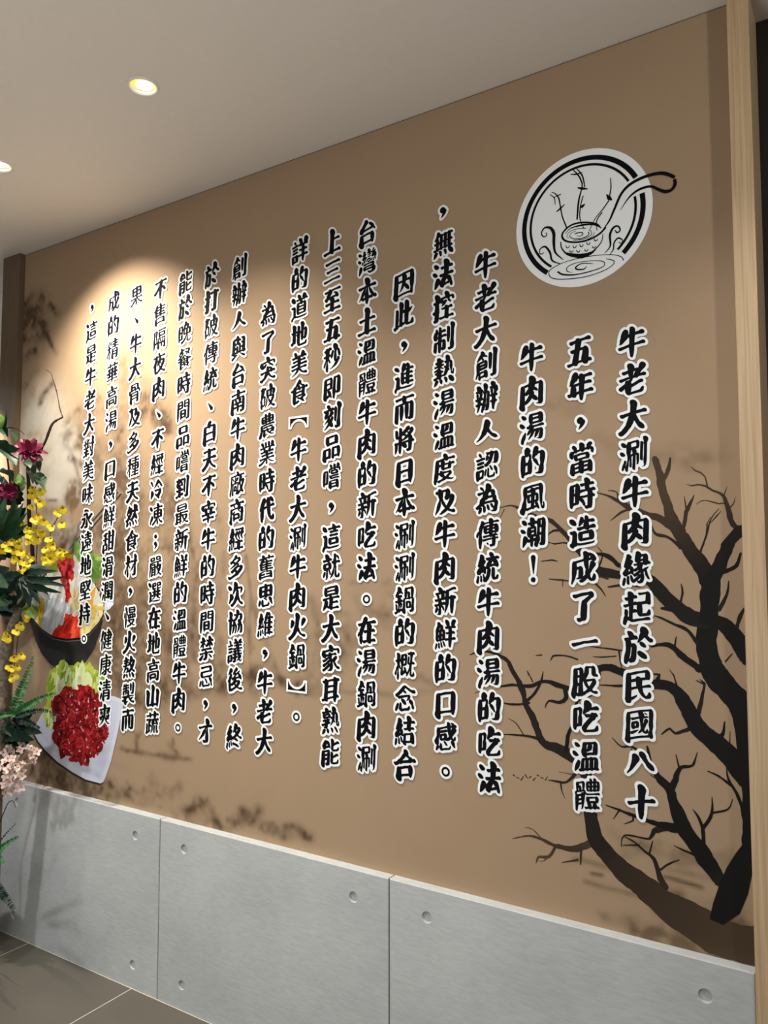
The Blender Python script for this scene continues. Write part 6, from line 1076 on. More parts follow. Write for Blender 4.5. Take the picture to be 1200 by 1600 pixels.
def ink_field(strokes):
    """distance-like field of a character written with a slanted brush"""
    F = np.full((GN, GN), 9.0)
    raw_ = [(s[0], np.array(s[1:], float).reshape(-1, 2) / 100) for s in strokes]
    total = sum(np.linalg.norm(np.diff(p, axis=0), axis=1).sum() for _, p in raw_)
    basew = float(np.clip(BRUSH_K / total ** BRUSH_E, BRUSH_MIN, BRUSH_MAX))
    lines, radii, dirs = [], [], []
    for fl, P in raw_:
        fe = [bool(fl & 1), bool(fl & 2)]
        seg = np.linalg.norm(np.diff(P, axis=0), axis=1)
        t = np.r_[0, np.cumsum(seg)]
        ln = t[-1]
        if ln < 0.01:
            continue
        n = max(5, int(ln / 0.010))
        tt = np.linspace(0, ln, n)
        Q = smooth_line(np.c_[np.interp(tt, t, P[:, 0]), np.interp(tt, t, P[:, 1])], 7)
        dv = Q[-1] - Q[0]
        if dv[0] * 0.6 - dv[1] < 0:
            Q = Q[::-1]; fe = fe[::-1]
        D = smooth_line(np.gradient(Q, axis=0), 3)
        D /= np.linalg.norm(D, axis=1)[:, None] + 1e-9
        hz = np.abs(D[:, 0])
        r = basew * (1.26 - 0.68 * hz ** 2)
        u = tt / ln
        if ln > .3:
            r *= 1 - 0.16 * np.sin(np.pi * u)
        de = ln - tt
        if fe[0]:
            r *= 1 + 0.24 * np.exp(-(tt / 0.05) ** 2)
        if fe[1]:
            d = D[-3]
            if d[0] < -0.25 and d[1] < -0.2:       # falls to the left: drawn out to a point
                r *= 0.20 + 0.80 * np.clip(de / min(.40, ln * .75), 0, 1) ** .8
            elif d[1] < -0.8:                       # hanging vertical
                r *= 0.50 + .50 * np.clip(de / .22, 0, 1)
            elif d[0] > 0.4 and d[1] < -0.25:       # falls to the right: swells, then a foot
                r *= 1 + 0.60 * np.exp(-((de - .13) / .10) ** 2)
                r *= .35 + .65 * np.clip(de / .1, 0, 1)
            elif d[1] > 0.2:                        # flicked hook
                r *= .25 + .75 * np.clip(de / .14, 0, 1)
            else:
                r *= 1 + 0.34 * np.exp(-((de - .02) / .05) ** 2)
        r *= 1 + 0.05 * BRNG.standard_normal()
        lines.append(Q); radii.append(r); dirs.append(D)
    P = np.vstack(lines); R = np.concatenate(radii); D = np.vstack(dirs)
    # neighbouring parallel strokes leave a gap between them
    dif = P[None] - P[:, None]
    al = np.abs((dif * D[:, None]).sum(2))
    pe = np.abs(dif[..., 0] * D[:, None, 1] - dif[..., 1] * D[:, None, 0])
    par = np.abs((D[None] * D[:, None]).sum(2)) > .75
    gap = np.where((al < .05) & (pe > .04) & par, pe, 9).min(1)
    lim = np.minimum(R, np.maximum(.37 * gap, .023))
    k = 0
    for q in lines:
        n = len(q)
        L0 = lim[k:k + n]
        for _ in range(4):
            L0 = np.convolve(np.pad(L0, 3, mode='edge'), np.ones(7) / 7, 'valid')
        R[k:k + n] = np.minimum(R[k:k + n], L0)
        k += n
    # running-hand slant: horizontals climb to the right
    x = P[:, 0] - .49; y = P[:, 1] - .36
    y = y + 0.20 * x - 0.05 * np.abs(x)
    x = x * 0.86 + 0.05 * y
    h = GS / GN
    for px, py, r in zip(x + .49, y + .36, R):
        m = r * 1.15 + 0.125
        i0 = max(0, int((px - m - GOX) / h)); i1 = min(GN, int((px + m - GOX) / h) + 1)
        j0 = max(0, int((py - m - GOY) / h)); j1 = min(GN, int((py + m - GOY) / h) + 1)
        dx = GXX[j0:j1, i0:i1] - px; dy = GYY[j0:j1, i0:i1] - py
        a = (dx + dy) * .7071; b = (dx - dy) * .7071
        v = F[j0:j1, i0:i1]
        np.minimum(v, np.sqrt((a * 1.22) ** 2 + (b * .88) ** 2) - r, out=v)
    c = BRNG.standard_normal((GN // 11 + 3, GN // 11 + 3))
    i_ = _ax / 11; i0 = i_.astype(int); fr = i_ - i0
    ga = c[i0] * (1 - fr)[:, None] + c[i0 + 1] * fr[:, None]
    gb = ga[:, i0] * (1 - fr) + ga[:, i0 + 1] * fr
    return F + 0.0032 * gb, F


def mark_field(ch):
    """punctuation of the vertical setting"""
    x = GXX - .49; y = GYY - .36
    if ch == '。':
        r = np.hypot(x, y)
        return np.maximum(r - .165, .09 - r)
    if ch in '【】':
        s = 1 if ch == '【' else -1
        yy = y * s
        return np.maximum(np.maximum(np.abs(x) - .43, np.abs(yy + .02) - .17), .40 - np.hypot(x * .93, yy + .30))
    F = np.full_like(x, 9.0)
    dots = {'，': [(-.01, .07, .115)], '；': [(0, .2, .1), (-.01, -.12, .1)], '！': [(-.02, -.36, .085)]}.get(ch, [])
    for t in np.linspace(0, 1, 50):
        if ch == '，': dots.append((.07 - .14 * t ** 1.6, .03 - .24 * t, .075 * (1 - t) ** .7 + .006))
        if ch == '；': dots.append((.06 - .13 * t ** 1.6, -.16 - .22 * t, .065 * (1 - t) ** .7 + .006))
        if ch == '、': dots.append((-.10 + .2 * t, .14 - .24 * t, .02 + .075 * t))
        if ch == '！': dots.append((-.01, .36 - .52 * t, .085 - .065 * t))
    for px, py, r in dots:
        np.minimum(F, np.hypot(x - px, y - py) - r, out=F)
    return F


def contour(F, lev):
    """closed outlines of F < lev (marching squares)"""
    V = F - lev
    ins = V < 0
    nxt, pos = {}, {}
    cnt = ins[:-1, :-1].astype(int) + ins[1:, :-1] + ins[:-1, 1:] + ins[1:, 1:]
    for j, i in np.argwhere(cnt % 4 != 0).tolist():
        c = ((j, i), (j, i + 1), (j + 1, i + 1), (j + 1, i))
        cr = []
        for k in range(4):
            a, b = c[k], c[(k + 1) % 4]
            va, vb = V[a], V[b]
            if (va < 0) != (vb < 0):
                key = (a, b) if a < b else (b, a)
                t = va / (va - vb)
                pos[key] = (a[1] + (b[1] - a[1]) * t, a[0] + (b[0] - a[0]) * t)
                cr.append((key, va < 0))
        if len(cr) == 2:
            o = 0 if cr[0][1] else 1
            nxt[cr[o][0]] = cr[1 - o][0]
        else:
            for q, (k, f) in enumerate(cr):
                if f:
                    nxt[k] = cr[(q + 1) % 4][0]
    loops, left = [], set(nxt)
    for s in list(nxt):
        if s not in left:
            continue
        lp, k = [], s
        while k in left:
            left.discard(k); lp.append(pos[k]); k = nxt[k]
        loops.append((np.array(lp) + .5) * (GS / GN) + np.array([GOX, GOY]))
    return loops


def thin_loop(P, tol):
    if len(P) < 8:
        return P

    def rec(a):
        if len(a) < 3:
            return [a[0]]
        d = a[-1] - a[0]
        dist = np.abs((a[:, 0] - a[0, 0]) * d[1] - (a[:, 1] - a[0, 1]) * d[0]) / (np.hypot(*d) + 1e-9)
        k = int(dist.argmax())
        return [a[0]] if dist[k] < tol else rec(a[:k + 1]) + rec(a[k:])
    i1 = int(np.argmax(np.hypot(*(P - P[0]).T)))
    return np.array(rec(P[:i1 + 1]) + rec(np.vstack([P[i1:], P[:1]])))


def glyph(ch):
    if ch not in '，。、；！【】':
        F, F0 = ink_field(CHAR_LINES.pop(0))      # listed in order of first use in the text
    else:
        F = F0 = mark_field(ch)
    lay = []
    for f, lev, tol, amin in ((F, 0, .0042, .0006), (F0, 0.082, .006, .004)):
        keep = []
        for P in contour(f, lev):
            x, y = P.T
            if abs(.5 * np.sum(x * np.roll(y, -1) - y * np.roll(x, -1))) < amin:
                continue
            P = thin_loop(P, tol)
            if len(P) > 2:
                keep.append([tuple(p - [0.49, 0.36]) for p in P])
        lay.append(fill_loops(keep))
    return lay


BRUSH_K, BRUSH_E, BRUSH_MIN, BRUSH_MAX = 0.170, 0.55, 0.036, 0.088
GL = {}
EM, PITCH_Z, PITCH_X, ROW0, COL0 = 0.0815, 0.09385, 0.13235, 2.5140, -0.4920
TEXT = [
    (5, '牛老大涮牛肉緣起於民國八十'), (5, '五年，當時造成了一股吃溫體'), (5, '牛肉湯的風潮！'),
    (2, '牛老大創辦人認為傳統牛肉湯的吃法'), (0, '，無法控制熱湯溫度及牛肉新鮮的口感。'), (2, '因此，進而將日本涮涮鍋的概念結合'),
    (0, '台灣本土溫體牛肉的新吃法。在湯鍋肉涮'), (0, '上三至五秒即刻品嚐，這就是大家耳熟能'), (0, '詳的道地美食【牛老大涮牛肉火鍋】。'),
    (2, '為了突破農業時代的舊思維，牛老大'), (0, '創辦人與台南牛肉廠商經多次協議後，終'), (0, '於打破傳統、白天不宰牛的時間禁忌，才'),
    (0, '能於晚餐時間品嚐到最新鮮的溫體牛肉。'), (0, '不售隔夜肉、不經冷凍；嚴選在地高山蔬'), (0, '果、牛大骨及多種天然食材，慢火熬製而'),
    (0, '成的精華高湯，口感鮮甜滑潤、健康清爽'), (0, '，這是牛老大對美味永遠地堅持。')]
for ci, (row, txt) in enumerate(TEXT):
    x = COL0 - PITCH_X * ci
    vs, fs, mi = [], [], []
    for ri, ch in enumerate(txt):
        if ch not in GL:
            GL[ch] = glyph(ch)
        z = ROW0 - PITCH_Z * (row + ri)
        for layer, (y, m) in enumerate(((MURAL_Y - 0.0025, 1), (MURAL_Y - 0.0022, 0))):
            v2, tri = GL[ch][layer]
            k = len(vs)
            dy = 0.00001 * (ri % 4)
            vs += [(x + a * EM, y - dy, z + b * EM) for a, b in v2]
            fs += [tuple(k + j for j in t) for t in tri]
            mi += [m] * len(tri)
    me = bpy.data.meshes.new('text_column')
    me.from_pydata(vs, [], fs)
    o = link('text_column', me, [M_SHEET, M_INK])
    me.polygons.foreach_set('material_index', mi)
    place(o, mural)


# --- printed food photographs, lower left
def inside(p, poly):
    c = False
    for (x0, y0), (x1, y1) in zip(poly, poly[1:] + poly[:1]):
        if (y0 <= p[1]) != (y1 <= p[1]) and x0 + (p[1] - y0) / (y1 - y0) * (x1 - x0) > p[0]:
            c = not c
    return c


class Photo:
    def __init__(s, y):
        s.v, s.f, s.c, s.y = [], [], [], y

    def poly(s, P, col, var=0.0):
        P = [(a / 1000, b / 1000) for a, b in P]
        s.y -= 0.000008
        v2, tri = fill_loops([P])
        k = len(s.v)
        s.v += [(x, s.y, z) for x, z in v2]
        for x, z in v2:
            s.c.append(np.array(col) * (1 + var * random.uniform(-1, 1)))
        s.f += [tuple(k + j for j in t) for t in tri]

    def bits(s, P, n, cols, size, asp, seed, ang=None, var=0.15, tone=0.0):
        r = random.Random(seed)
        P = [(a / 1000, b / 1000) for a, b in P]
        xs = [p[0] for p in P]; zs = [p[1] for p in P]
        k = 0
        for _ in range(n * 30):
            if k >= n:
                break
            p = (r.uniform(min(xs), max(xs)), r.uniform(min(zs), max(zs)))
            if not inside(p, P):
                continue
            k += 1
            s.y -= 0.0000006
            t = r.uniform(0, math.pi) if ang is None else ang + r.gauss(0, 0.25)
            L = size * r.uniform(0.55, 1.5); W = L / (asp * r.uniform(0.7, 1.4))
            m = 8
            k0 = len(s.v)
            col = np.array(r.choice(cols)) * (1 + var * r.uniform(-1, 1))
            for q in range(m):
                a = 2 * math.pi * q / m
                g = r.uniform(0.75, 1.2)
                u, w = L * math.cos(a) * g, W * math.sin(a) * g
                s.v.append((p[0] + u * math.cos(t) - w * math.sin(t), s.y, p[1] + u * math.sin(t) + w * math.cos(t)))
                s.c.append(col * (1 + tone * math.sin(a)))
            s.f.append(tuple(range(k0, k0 + m)))


def shifted(P, dx, dz, k=1.0):
    cx = sum(p[0] for p in P) / len(P); cz = sum(p[1] for p in P) / len(P)
    return [((p[0] - cx) * k + cx + dx, (p[1] - cz) * k + cz + dz) for p in P]


pot = Photo(MURAL_Y - 0.0005)
GREY = (0.022, 0.022, 0.022)
for a, b in FOOD['chopsticks']:
    (x0, z0), (x1, z1) = a, b
    pot.poly([(x0, z0), (x1, z1), (x1 + 9, z1 - 4), (x0 + 7, z0 - 3)], (0.028, 0.028, 0.031))
    pot.poly([(x0 + 2, z0), (x0 + .6 * (x1 - x0) + 3, z0 + .6 * (z1 - z0)), (x0 + 4, z0 - 1)], (0.22, 0.22, 0.23))
pot.poly(FOOD['greens'], (0.135, 0.225, 0.035), .3)
pot.bits(FOOD['greens'], 60, [(0.08, 0.17, 0.025), (0.24, 0.36, 0.08), (0.13, 0.25, 0.05)], .022, 2.5, 3)
pot.poly(FOOD['bowl'], GREY, .12)
pot.poly(FOOD['inside'], (0.62, 0.58, 0.49), .05)
pot.poly(FOOD['greens'], (0.16, 0.27, 0.045), .3)
pot.bits(FOOD['greens'], 50, [(0.08, 0.17, 0.025), (0.24, 0.36, 0.08), (0.13, 0.25, 0.05)], .022, 2.5, 4)
pot.poly(FOOD['radish'], (0.66, 0.66, 0.63), .1)
pot.bits(FOOD['radish'], 16, [(0.72, 0.72, 0.70), (0.56, 0.54, 0.50)], .024, 2.2, 5, 1.3)
pot.bits(FOOD['inside'], 46, [(0.66, 0.62, 0.52), (0.72, 0.70, 0.64), (0.55, 0.48, 0.34)], .024, 2.0, 6)
pot.poly(FOOD['noodle'], (0.50, 0.52, 0.54), .1)
pot.bits(FOOD['noodle'], 110, [(0.62, 0.63, 0.64), (0.40, 0.42, 0.44), (0.70, 0.71, 0.72), (0.48, 0.50, 0.52)], .035, 9, 7, 1.1)
pot.poly(FOOD['greens_low'], (0.22, 0.28, 0.04), .3)
pot.bits(FOOD['greens_low'], 14, [(0.12, 0.19, 0.02), (0.34, 0.38, 0.08)], .018, 2, 8)
pot.poly(FOOD['greens_left'], (0.24, 0.30, 0.04), .3)
pot.poly(FOOD['egg'], (0.66, 0.42, 0.03), .2)
pot.bits(FOOD['egg'], 22, [(0.75, 0.52, 0.06), (0.45, 0.26, 0.02)], .018, 4, 9, 1.4)
pot.poly(FOOD['tofu'], (0.58, 0.47, 0.26), .15)
pot.bits(FOOD['tofu'], 34, [(0.66, 0.57, 0.36), (0.44, 0.32, 0.14), (0.70, 0.62, 0.42)], .022, 3.0, 10, 1.2)
pot.poly(FOOD['mushroom'], (0.60, 0.45, 0.18), .2)
pot.poly(FOOD['carrot'], (0.76, 0.36, 0.02), .15)
pot.poly(FOOD['carrot_low'], (0.74, 0.42, 0.05), .15)
pot.poly(FOOD['corn'], (0.72, 0.57, 0.20), .1)
pot.bits(FOOD['corn'], 60, [(0.78, 0.66, 0.30), (0.66, 0.48, 0.12), (0.80, 0.72, 0.44)], .014, 1.4, 11)
pot.poly(FOOD['tomato'], (0.62, 0.022, 0.008), .15)
pot.bits(FOOD['tomato'], 26, [(0.70, 0.035, 0.012), (0.46, 0.012, 0.006), (0.74, 0.10, 0.05)], .030, 3.0, 12, 1.0)
pot.poly(FOOD['meat_top'], (0.33, 0.008, 0.010), .2)
pot.bits(FOOD['meat_top'], 60, [(0.46, 0.014, 0.016), (0.22, 0.004, 0.006), (0.55, 0.05, 0.05)], .016, 2.0, 13)
pot.poly(FOOD['spoon'], (0.66, 0.68, 0.80), .03)
# front of the bowl again over the food that leans out, then its dark and bright rim
pot.y -= 0.00002
pot.poly(FOOD['bowl'][:12] + FOOD['inside'][:8][::-1], GREY, .10)
rim = FOOD['inside'][:8]
for off, wmm, col in ((-3, 7, (0.006, 0.006, 0.006)), (-8, 3, (0.14, 0.14, 0.14))):
    k0 = len(pot.v)
    pot.y -= 0.000008
    for i, (a, b) in enumerate(rim):
        g = math.sin(math.pi * (i + .6) / (len(rim) + .2))
        pot.v += [(a / 1000, pot.y, (b + off) / 1000), (a / 1000, pot.y, (b + off + wmm * g) / 1000)]
        pot.c += [np.array(col)] * 2
        if i:
            pot.f.append((k0 + 2 * i - 2, k0 + 2 * i, k0 + 2 * i + 1, k0 + 2 * i - 1))
o = colored('hot_pot_picture', pot.v, pot.f, pot.c, M_PHOTO)
o['label'] = 'printed picture of a dark bowl filled with vegetables, noodles and tomato'

dish = Photo(MURAL_Y - 0.00138)
dish.poly(shifted(FOOD['plate'], -7, -7, 1.0), (0.035, 0.026, 0.018))
dish.poly(FOOD['plate'], (0.60, 0.62, 0.71), .02)
dish.poly(FOOD['plate_well'], (0.55, 0.57, 0.67), .03)
dish.poly(FOOD['lettuce'], (0.34, 0.43, 0.055), .25)
dish.bits(FOOD['lettuce'], 120, [(0.44, 0.53, 0.09), (0.27, 0.37, 0.03), (0.52, 0.60, 0.18), (0.40, 0.47, 0.05)], .020, 1.5, 21)
dish.bits(FOOD['lettuce'], 70, [(0.20, 0.29, 0.02), (0.50, 0.58, 0.15), (0.62, 0.68, 0.34)], .016, 2.6, 26, 1.35)
dish.bits(shifted(FOOD['lettuce'], 10, 10, .62), 22, [(0.66, 0.70, 0.44), (0.60, 0.66, 0.34)], .028, 2.0, 22, 1.5)
dish.poly(FOOD['meat'], (0.20, 0.006, 0.008), .25)
dish.bits(shifted(FOOD['meat'], 0, 0, .97), 420, [(0.30, 0.008, 0.012), (0.22, 0.005, 0.008), (0.14, 0.003, 0.005), (0.37, 0.015, 0.018), (0.27, 0.012, 0.018)], .019, 2.2, 23, tone=.45)
dish.bits(shifted(FOOD['meat'], 0, 0, .92), 170, [(0.07, 0.002, 0.003), (0.42, 0.03, 0.03), (0.10, 0.002, 0.004)], .014, 4.0, 24)
dish.bits(shifted(FOOD['meat'], 0, 0, .9), 70, [(0.60, 0.20, 0.18), (0.66, 0.36, 0.30)], .0055, 2.4, 25)
o = colored('beef_plate_picture', dish.v, dish.f, dish.c, M_PHOTO)
o['label'] = 'printed picture of red sliced beef and lettuce on a white plate'

LEAVES = [
    ('dark',(-2.8183,1.7,2.0068),(-2.6958,1.68,1.9539),0.045),
    ('dark',(-2.8376,1.7,1.9686),(-2.6859,1.68,1.9193),0.06),
    ('dark',(-2.802,1.7,1.9408),(-2.6951,1.68,1.8621),0.06),
    ('dark',(-2.8577,1.7,2.0205),(-2.7544,1.68,1.9735),0.04),
    ('dark',(-2.8633,1.7,1.9658),(-2.7416,1.68,1.8896),0.05),
    ('light',(-2.8022,1.69,2.0113),(-2.8062,1.67,2.068),0.0375),
    ('dark',(-2.7978,1.69,2.0084),(-2.7515,1.67,2.0672),0.01),
    ('dark',(-2.8771,1.72,1.851),(-2.7581,1.7,1.8269),0.0225),
    ('dark',(-2.8172,1.72,1.8547),(-2.7444,1.7,1.8017),0.025),
    ('dark',(-2.8499,1.72,1.8268),(-2.7471,1.7,1.775),0.0225),
    ('dark',(-2.8808,1.72,1.8387),(-2.7856,1.7,1.7942),0.02),
    ('light',(-2.683,1.71,1.8112),(-2.72,1.69,1.7995),0.0375),
    ('light',(-2.6921,1.7,1.8205),(-2.6268,1.68,1.7815),0.0275),
    ('light',(-2.707,1.7,1.7948),(-2.6535,1.68,1.7592),0.0275),
    ('dark',(-2.654,1.73,1.8211),(-2.5584,1.71,1.7663),0.045),
    ('dark',(-2.6149,1.73,1.8331),(-2.6098,1.71,1.7832),0.035),
    ('dark',(-2.7134,1.74,1.8944),(-2.6351,1.72,1.8286),0.045),
    ('dark',(-2.6603,1.74,1.8857),(-2.6077,1.72,1.8341),0.025),
    ('dark',(-2.7896,1.75,1.9411),(-2.6839,1.73,1.9375),0.025),
    ('dark',(-2.7391,1.75,1.8503),(-2.6607,1.73,1.7948),0.03),
    ('dark',(-2.8313,1.73,1.578),(-2.8431,1.7,1.7601),0.04),
    ('dark',(-2.8313,1.73,1.578),(-2.7839,1.7,1.7622),0.04),
    ('dark',(-2.8313,1.73,1.578),(-2.7249,1.7,1.7448),0.04),
    ('dark',(-2.8313,1.73,1.578),(-2.6786,1.7,1.7139),0.0375),
    ('dark',(-2.8313,1.73,1.578),(-2.6566,1.7,1.6772),0.035),
    ('dark',(-2.8313,1.73,1.578),(-2.6506,1.7,1.6366),0.0325),
    ('dark',(-2.8313,1.73,1.578),(-2.6687,1.7,1.5989),0.0275),
    ('dark',(-2.8313,1.73,1.578),(-2.8478,1.7,1.691),0.045),
    ('dark',(-2.8313,1.73,1.578),(-2.7638,1.7,1.7003),0.04),
    ('dark',(-2.8313,1.73,1.578),(-2.8116,1.7,1.6529),0.04),
    ('dark',(-2.8313,1.73,1.578),(-2.7121,1.7,1.6574),0.035),
    ('deep',(-2.6531,1.7,1.4495),(-2.7586,1.68,1.4416),0.0375),
    ('deep',(-2.6531,1.7,1.4495),(-2.7308,1.68,1.3849),0.0375),
    ('deep',(-2.6531,1.7,1.4495),(-2.6608,1.68,1.3583),0.04),
    ('deep',(-2.6531,1.7,1.4495),(-2.5851,1.68,1.3372),0.04),
    ('deep',(-2.6531,1.7,1.4495),(-2.5246,1.68,1.3528),0.04),
    ('deep',(-2.6531,1.7,1.4495),(-2.4656,1.68,1.3702),0.0375),
    ('deep',(-2.6531,1.7,1.4495),(-2.4151,1.68,1.3894),0.035),
    ('deep',(-2.6531,1.7,1.4495),(-2.3802,1.68,1.4146),0.0325),
    ('deep',(-2.6531,1.7,1.4495),(-2.3958,1.68,1.4433),0.0325),
    ('deep',(-2.6531,1.7,1.4495),(-2.4332,1.68,1.4676),0.03),
    ('deep',(-2.6531,1.7,1.4495),(-2.493,1.68,1.4809),0.03),
    ('deep',(-2.6531,1.7,1.4495),(-2.6916,1.68,1.4116),0.04),
    ('deep',(-2.6531,1.7,1.4495),(-2.5536,1.68,1.4024),0.045),
    ('deep',(-2.6531,1.7,1.4495),(-2.6099,1.68,1.3666),0.035),
    ('dark',(-2.8134,1.69,1.3779),(-2.6561,1.67,1.3448),0.06),
    ('dark',(-2.744,1.7,1.3313),(-2.5949,1.68,1.3785),0.035),
    ('light',(-2.6785,1.72,1.3324),(-2.5748,1.7,1.2904),0.0225),
    ('dark',(-2.8585,1.71,1.4326),(-2.7317,1.69,1.4036),0.05),
    ('deep',(-2.9425,1.7514,1.5259),(-3.057,1.7314,1.5873),0.08),
    ('deep',(-2.9383,1.7565,1.3473),(-2.7497,1.7365,1.3118),0.08),
    ('deep',(-2.8722,1.7756,1.4748),(-2.9537,1.7556,1.4003),0.08),
    ('deep',(-2.94,1.7894,1.6208),(-2.7921,1.7694,1.5413),0.08),
    ('deep',(-2.9139,1.7775,1.5204),(-2.8167,1.7575,1.6108),0.08),
    ('deep',(-2.875,1.7742,1.6485),(-3.011,1.7542,1.6852),0.08),
    ('deep',(-2.975,1.7901,1.4871),(-2.9198,1.7701,1.3867),0.08),
    ('deep',(-2.8747,1.7639,1.6796),(-3.0136,1.7439,1.6617),0.08),
    ('deep',(-2.9491,1.7574,1.3603),(-3.0753,1.7374,1.3143),0.08),
    ('deep',(-2.8934,1.7609,1.6494),(-2.7268,1.7409,1.7011),0.08),
    ('deep',(-2.9997,1.7734,1.6533),(-3.0635,1.7534,1.5685),0.08),
    ('deep',(-2.8359,1.7508,1.4443),(-2.8895,1.7308,1.36),0.08),
    ('deep',(-2.982,1.7846,1.3162),(-3.123,1.7646,1.2865),0.08),
    ('deep',(-3.0109,1.7794,1.7254),(-2.8819,1.7594,1.8029),0.08),
    ('deep',(-2.935,1.7586,1.602),(-2.7548,1.7386,1.5463),0.08),
    ('deep',(-2.9565,1.7564,1.3839),(-3.0981,1.7364,1.3599),0.08),
    ('deep',(-2.9162,1.7799,1.6535),(-2.7253,1.7599,1.6104),0.08),
    ('deep',(-2.8662,1.7595,1.7215),(-2.7814,1.7395,1.8102),0.08),
    ('deep',(-3.0178,1.7864,1.733),(-3.0265,1.7664,1.632),0.08),
    ('deep',(-2.9101,1.7658,1.3788),(-2.8368,1.7458,1.2847),0.08),
    ('deep',(-2.9402,1.767,1.3259),(-2.7513,1.747,1.368),0.08),
    ('deep',(-2.9073,1.752,1.6026),(-2.8839,1.732,1.7018),0.08),
    ('deep',(-3.0218,1.7923,1.5673),(-2.9766,1.7723,1.4641),0.08),
    ('deep',(-2.9155,1.7846,1.5065),(-2.981,1.7646,1.5934),0.08),
    ('deep',(-2.8963,1.7813,1.3476),(-2.7605,1.7613,1.2734),0.08),
    ('deep',(-3.0146,1.7947,1.5505),(-2.9468,1.7747,1.6494),0.08),
    ('deep',(-2.8815,1.7582,1.7185),(-2.9553,1.7382,1.6414),0.08),
    ('deep',(-2.8638,1.7679,1.6731),(-2.8199,1.7479,1.5715),0.08),
    ('deep',(-2.9537,1.758,1.3709),(-3.042,1.738,1.4466),0.08),
    ('deep',(-2.9205,1.7616,1.702),(-3.0282,1.7416,1.771),0.08),
    ('deep',(-3.0152,1.7818,1.6908),(-3.158,1.7618,1.7304),0.08),
    ('deep',(-2.8087,1.7378,0.851),(-2.6402,1.7178,0.8746),0.055),
    ('deep',(-2.81,1.7369,0.8724),(-2.8201,1.7169,0.8118),0.055),
    ('deep',(-2.9254,1.7844,0.8361),(-2.9604,1.7644,0.7751),0.055),
    ('deep',(-2.802,1.771,0.8958),(-2.7628,1.751,0.8368),0.055),
    ('deep',(-2.9056,1.7781,0.8481),(-2.8028,1.7581,0.9213),0.055),
    ('deep',(-2.7562,1.746,0.8419),(-2.6962,1.726,0.7887),0.055),
    ('deep',(-2.7587,1.7534,0.8878),(-2.629,1.7334,0.949),0.055),
    ('deep',(-2.827,1.7662,0.8748),(-2.7021,1.7462,0.8424),0.055),
    ('deep',(-2.8818,1.7741,0.8376),(-2.7095,1.7541,0.8605),0.055),
    ('deep',(-2.8547,1.7632,0.8274),(-2.6862,1.7432,0.8375),0.055),
    ('deep',(-2.8325,1.7888,0.8498),(-2.6714,1.7688,0.893),0.055),
    ('deep',(-2.8385,1.7317,0.8762),(-2.6948,1.7117,0.8556),0.055),
    ('deep',(-2.8859,1.7682,0.8227),(-2.8345,1.7482,0.7657),0.055),
    ('deep',(-2.7621,1.7687,0.8412),(-2.5996,1.7487,0.876),0.055),
    ('deep',(-2.8078,1.7392,0.8417),(-2.6398,1.7192,0.8584),0.055),
    ('deep',(-2.7585,1.7636,0.8481),(-2.6918,1.7436,0.796),0.055),
    ('deep',(-2.728,1.7338,0.8778),(-2.5946,1.7138,0.8543),0.055),
    ('deep',(-2.8342,1.7782,0.8257),(-2.7484,1.7582,0.7778),0.055),
    ('deep',(-2.8508,1.7825,0.817),(-2.7274,1.7625,0.8848),0.055),
    ('deep',(-2.8349,1.7573,0.8925),(-2.7142,1.7373,0.8572),0.055),
]
FRONDS = [
    ('fern',[(-2.7302,1.72,0.9273),(-2.6752,1.708,1.0118),(-2.613,1.696,1.0881),(-2.5594,1.684,1.1596)],0.04),
    ('fern',[(-2.7063,1.71,0.9315),(-2.6181,1.698,0.9725),(-2.5175,1.686,1.0136),(-2.42,1.674,1.0421)],0.0375),
    ('fern',[(-2.8123,1.7,0.9125),(-2.7438,1.688,0.9335),(-2.6844,1.676,0.944),(-2.6257,1.664,0.9476)],0.025),
    ('deep',[(-2.6823,1.7,0.931),(-2.5712,1.688,0.9629),(-2.4712,1.676,0.9796),(-2.3704,1.664,0.9766)],0.0225),
    ('deep',[(-2.7056,1.72,0.9205),(-2.6311,1.708,0.9213),(-2.5659,1.696,0.9169),(-2.5096,1.684,0.9119)],0.03),
    ('deep',[(-2.7538,1.72,0.9107),(-2.7573,1.708,0.8794),(-2.7526,1.696,0.854)],0.03),
    ('fern',[(-2.8145,1.68,0.3793),(-2.7242,1.668,0.4469),(-2.6436,1.656,0.4976),(-2.5536,1.644,0.5423)],0.0325),
    ('deep',[(-2.781,1.66,0.3926),(-2.7002,1.648,0.4713),(-2.621,1.636,0.5387),(-2.5434,1.624,0.5934)],0.0125),
    ('deep',[(-2.7117,1.62,0.3799),(-2.6118,1.608,0.3662),(-2.5457,1.596,0.3551),(-2.4734,1.584,0.3362)],0.04),
    ('fern',[(-2.781,1.66,0.3926),(-2.7058,1.648,0.4276),(-2.6476,1.636,0.4542),(-2.5962,1.624,0.4422)],0.03),
]
TRUNK = [
    ((-2.8976,1.71,0.1927),0.0375),
    ((-2.8354,1.71,0.581),0.0325),
    ((-2.8001,1.71,0.8457),0.0312),
    ((-2.7872,1.71,0.9894),0.03),
    ((-2.7855,1.71,1.1087),0.0275),
    ((-2.7655,1.71,1.1984),0.0187),
    ((-2.7319,1.71,1.2621),0.0163),
    ((-2.6946,1.71,1.3253),0.0138),
    ((-2.67,1.71,1.3946),0.0112),
    ((-2.6686,1.71,1.4468),0.01),
]
STEM_TALL = [
    ((-2.6945,1.755,1.3735),0.0088),
    ((-2.6895,1.755,1.5184),0.0075),
    ((-2.7164,1.755,1.6527),0.0075),
    ((-2.7267,1.755,1.7759),0.0075),
    ((-2.7399,1.755,1.8756),0.0063),
    ((-2.7465,1.755,1.9258),0.005),
]
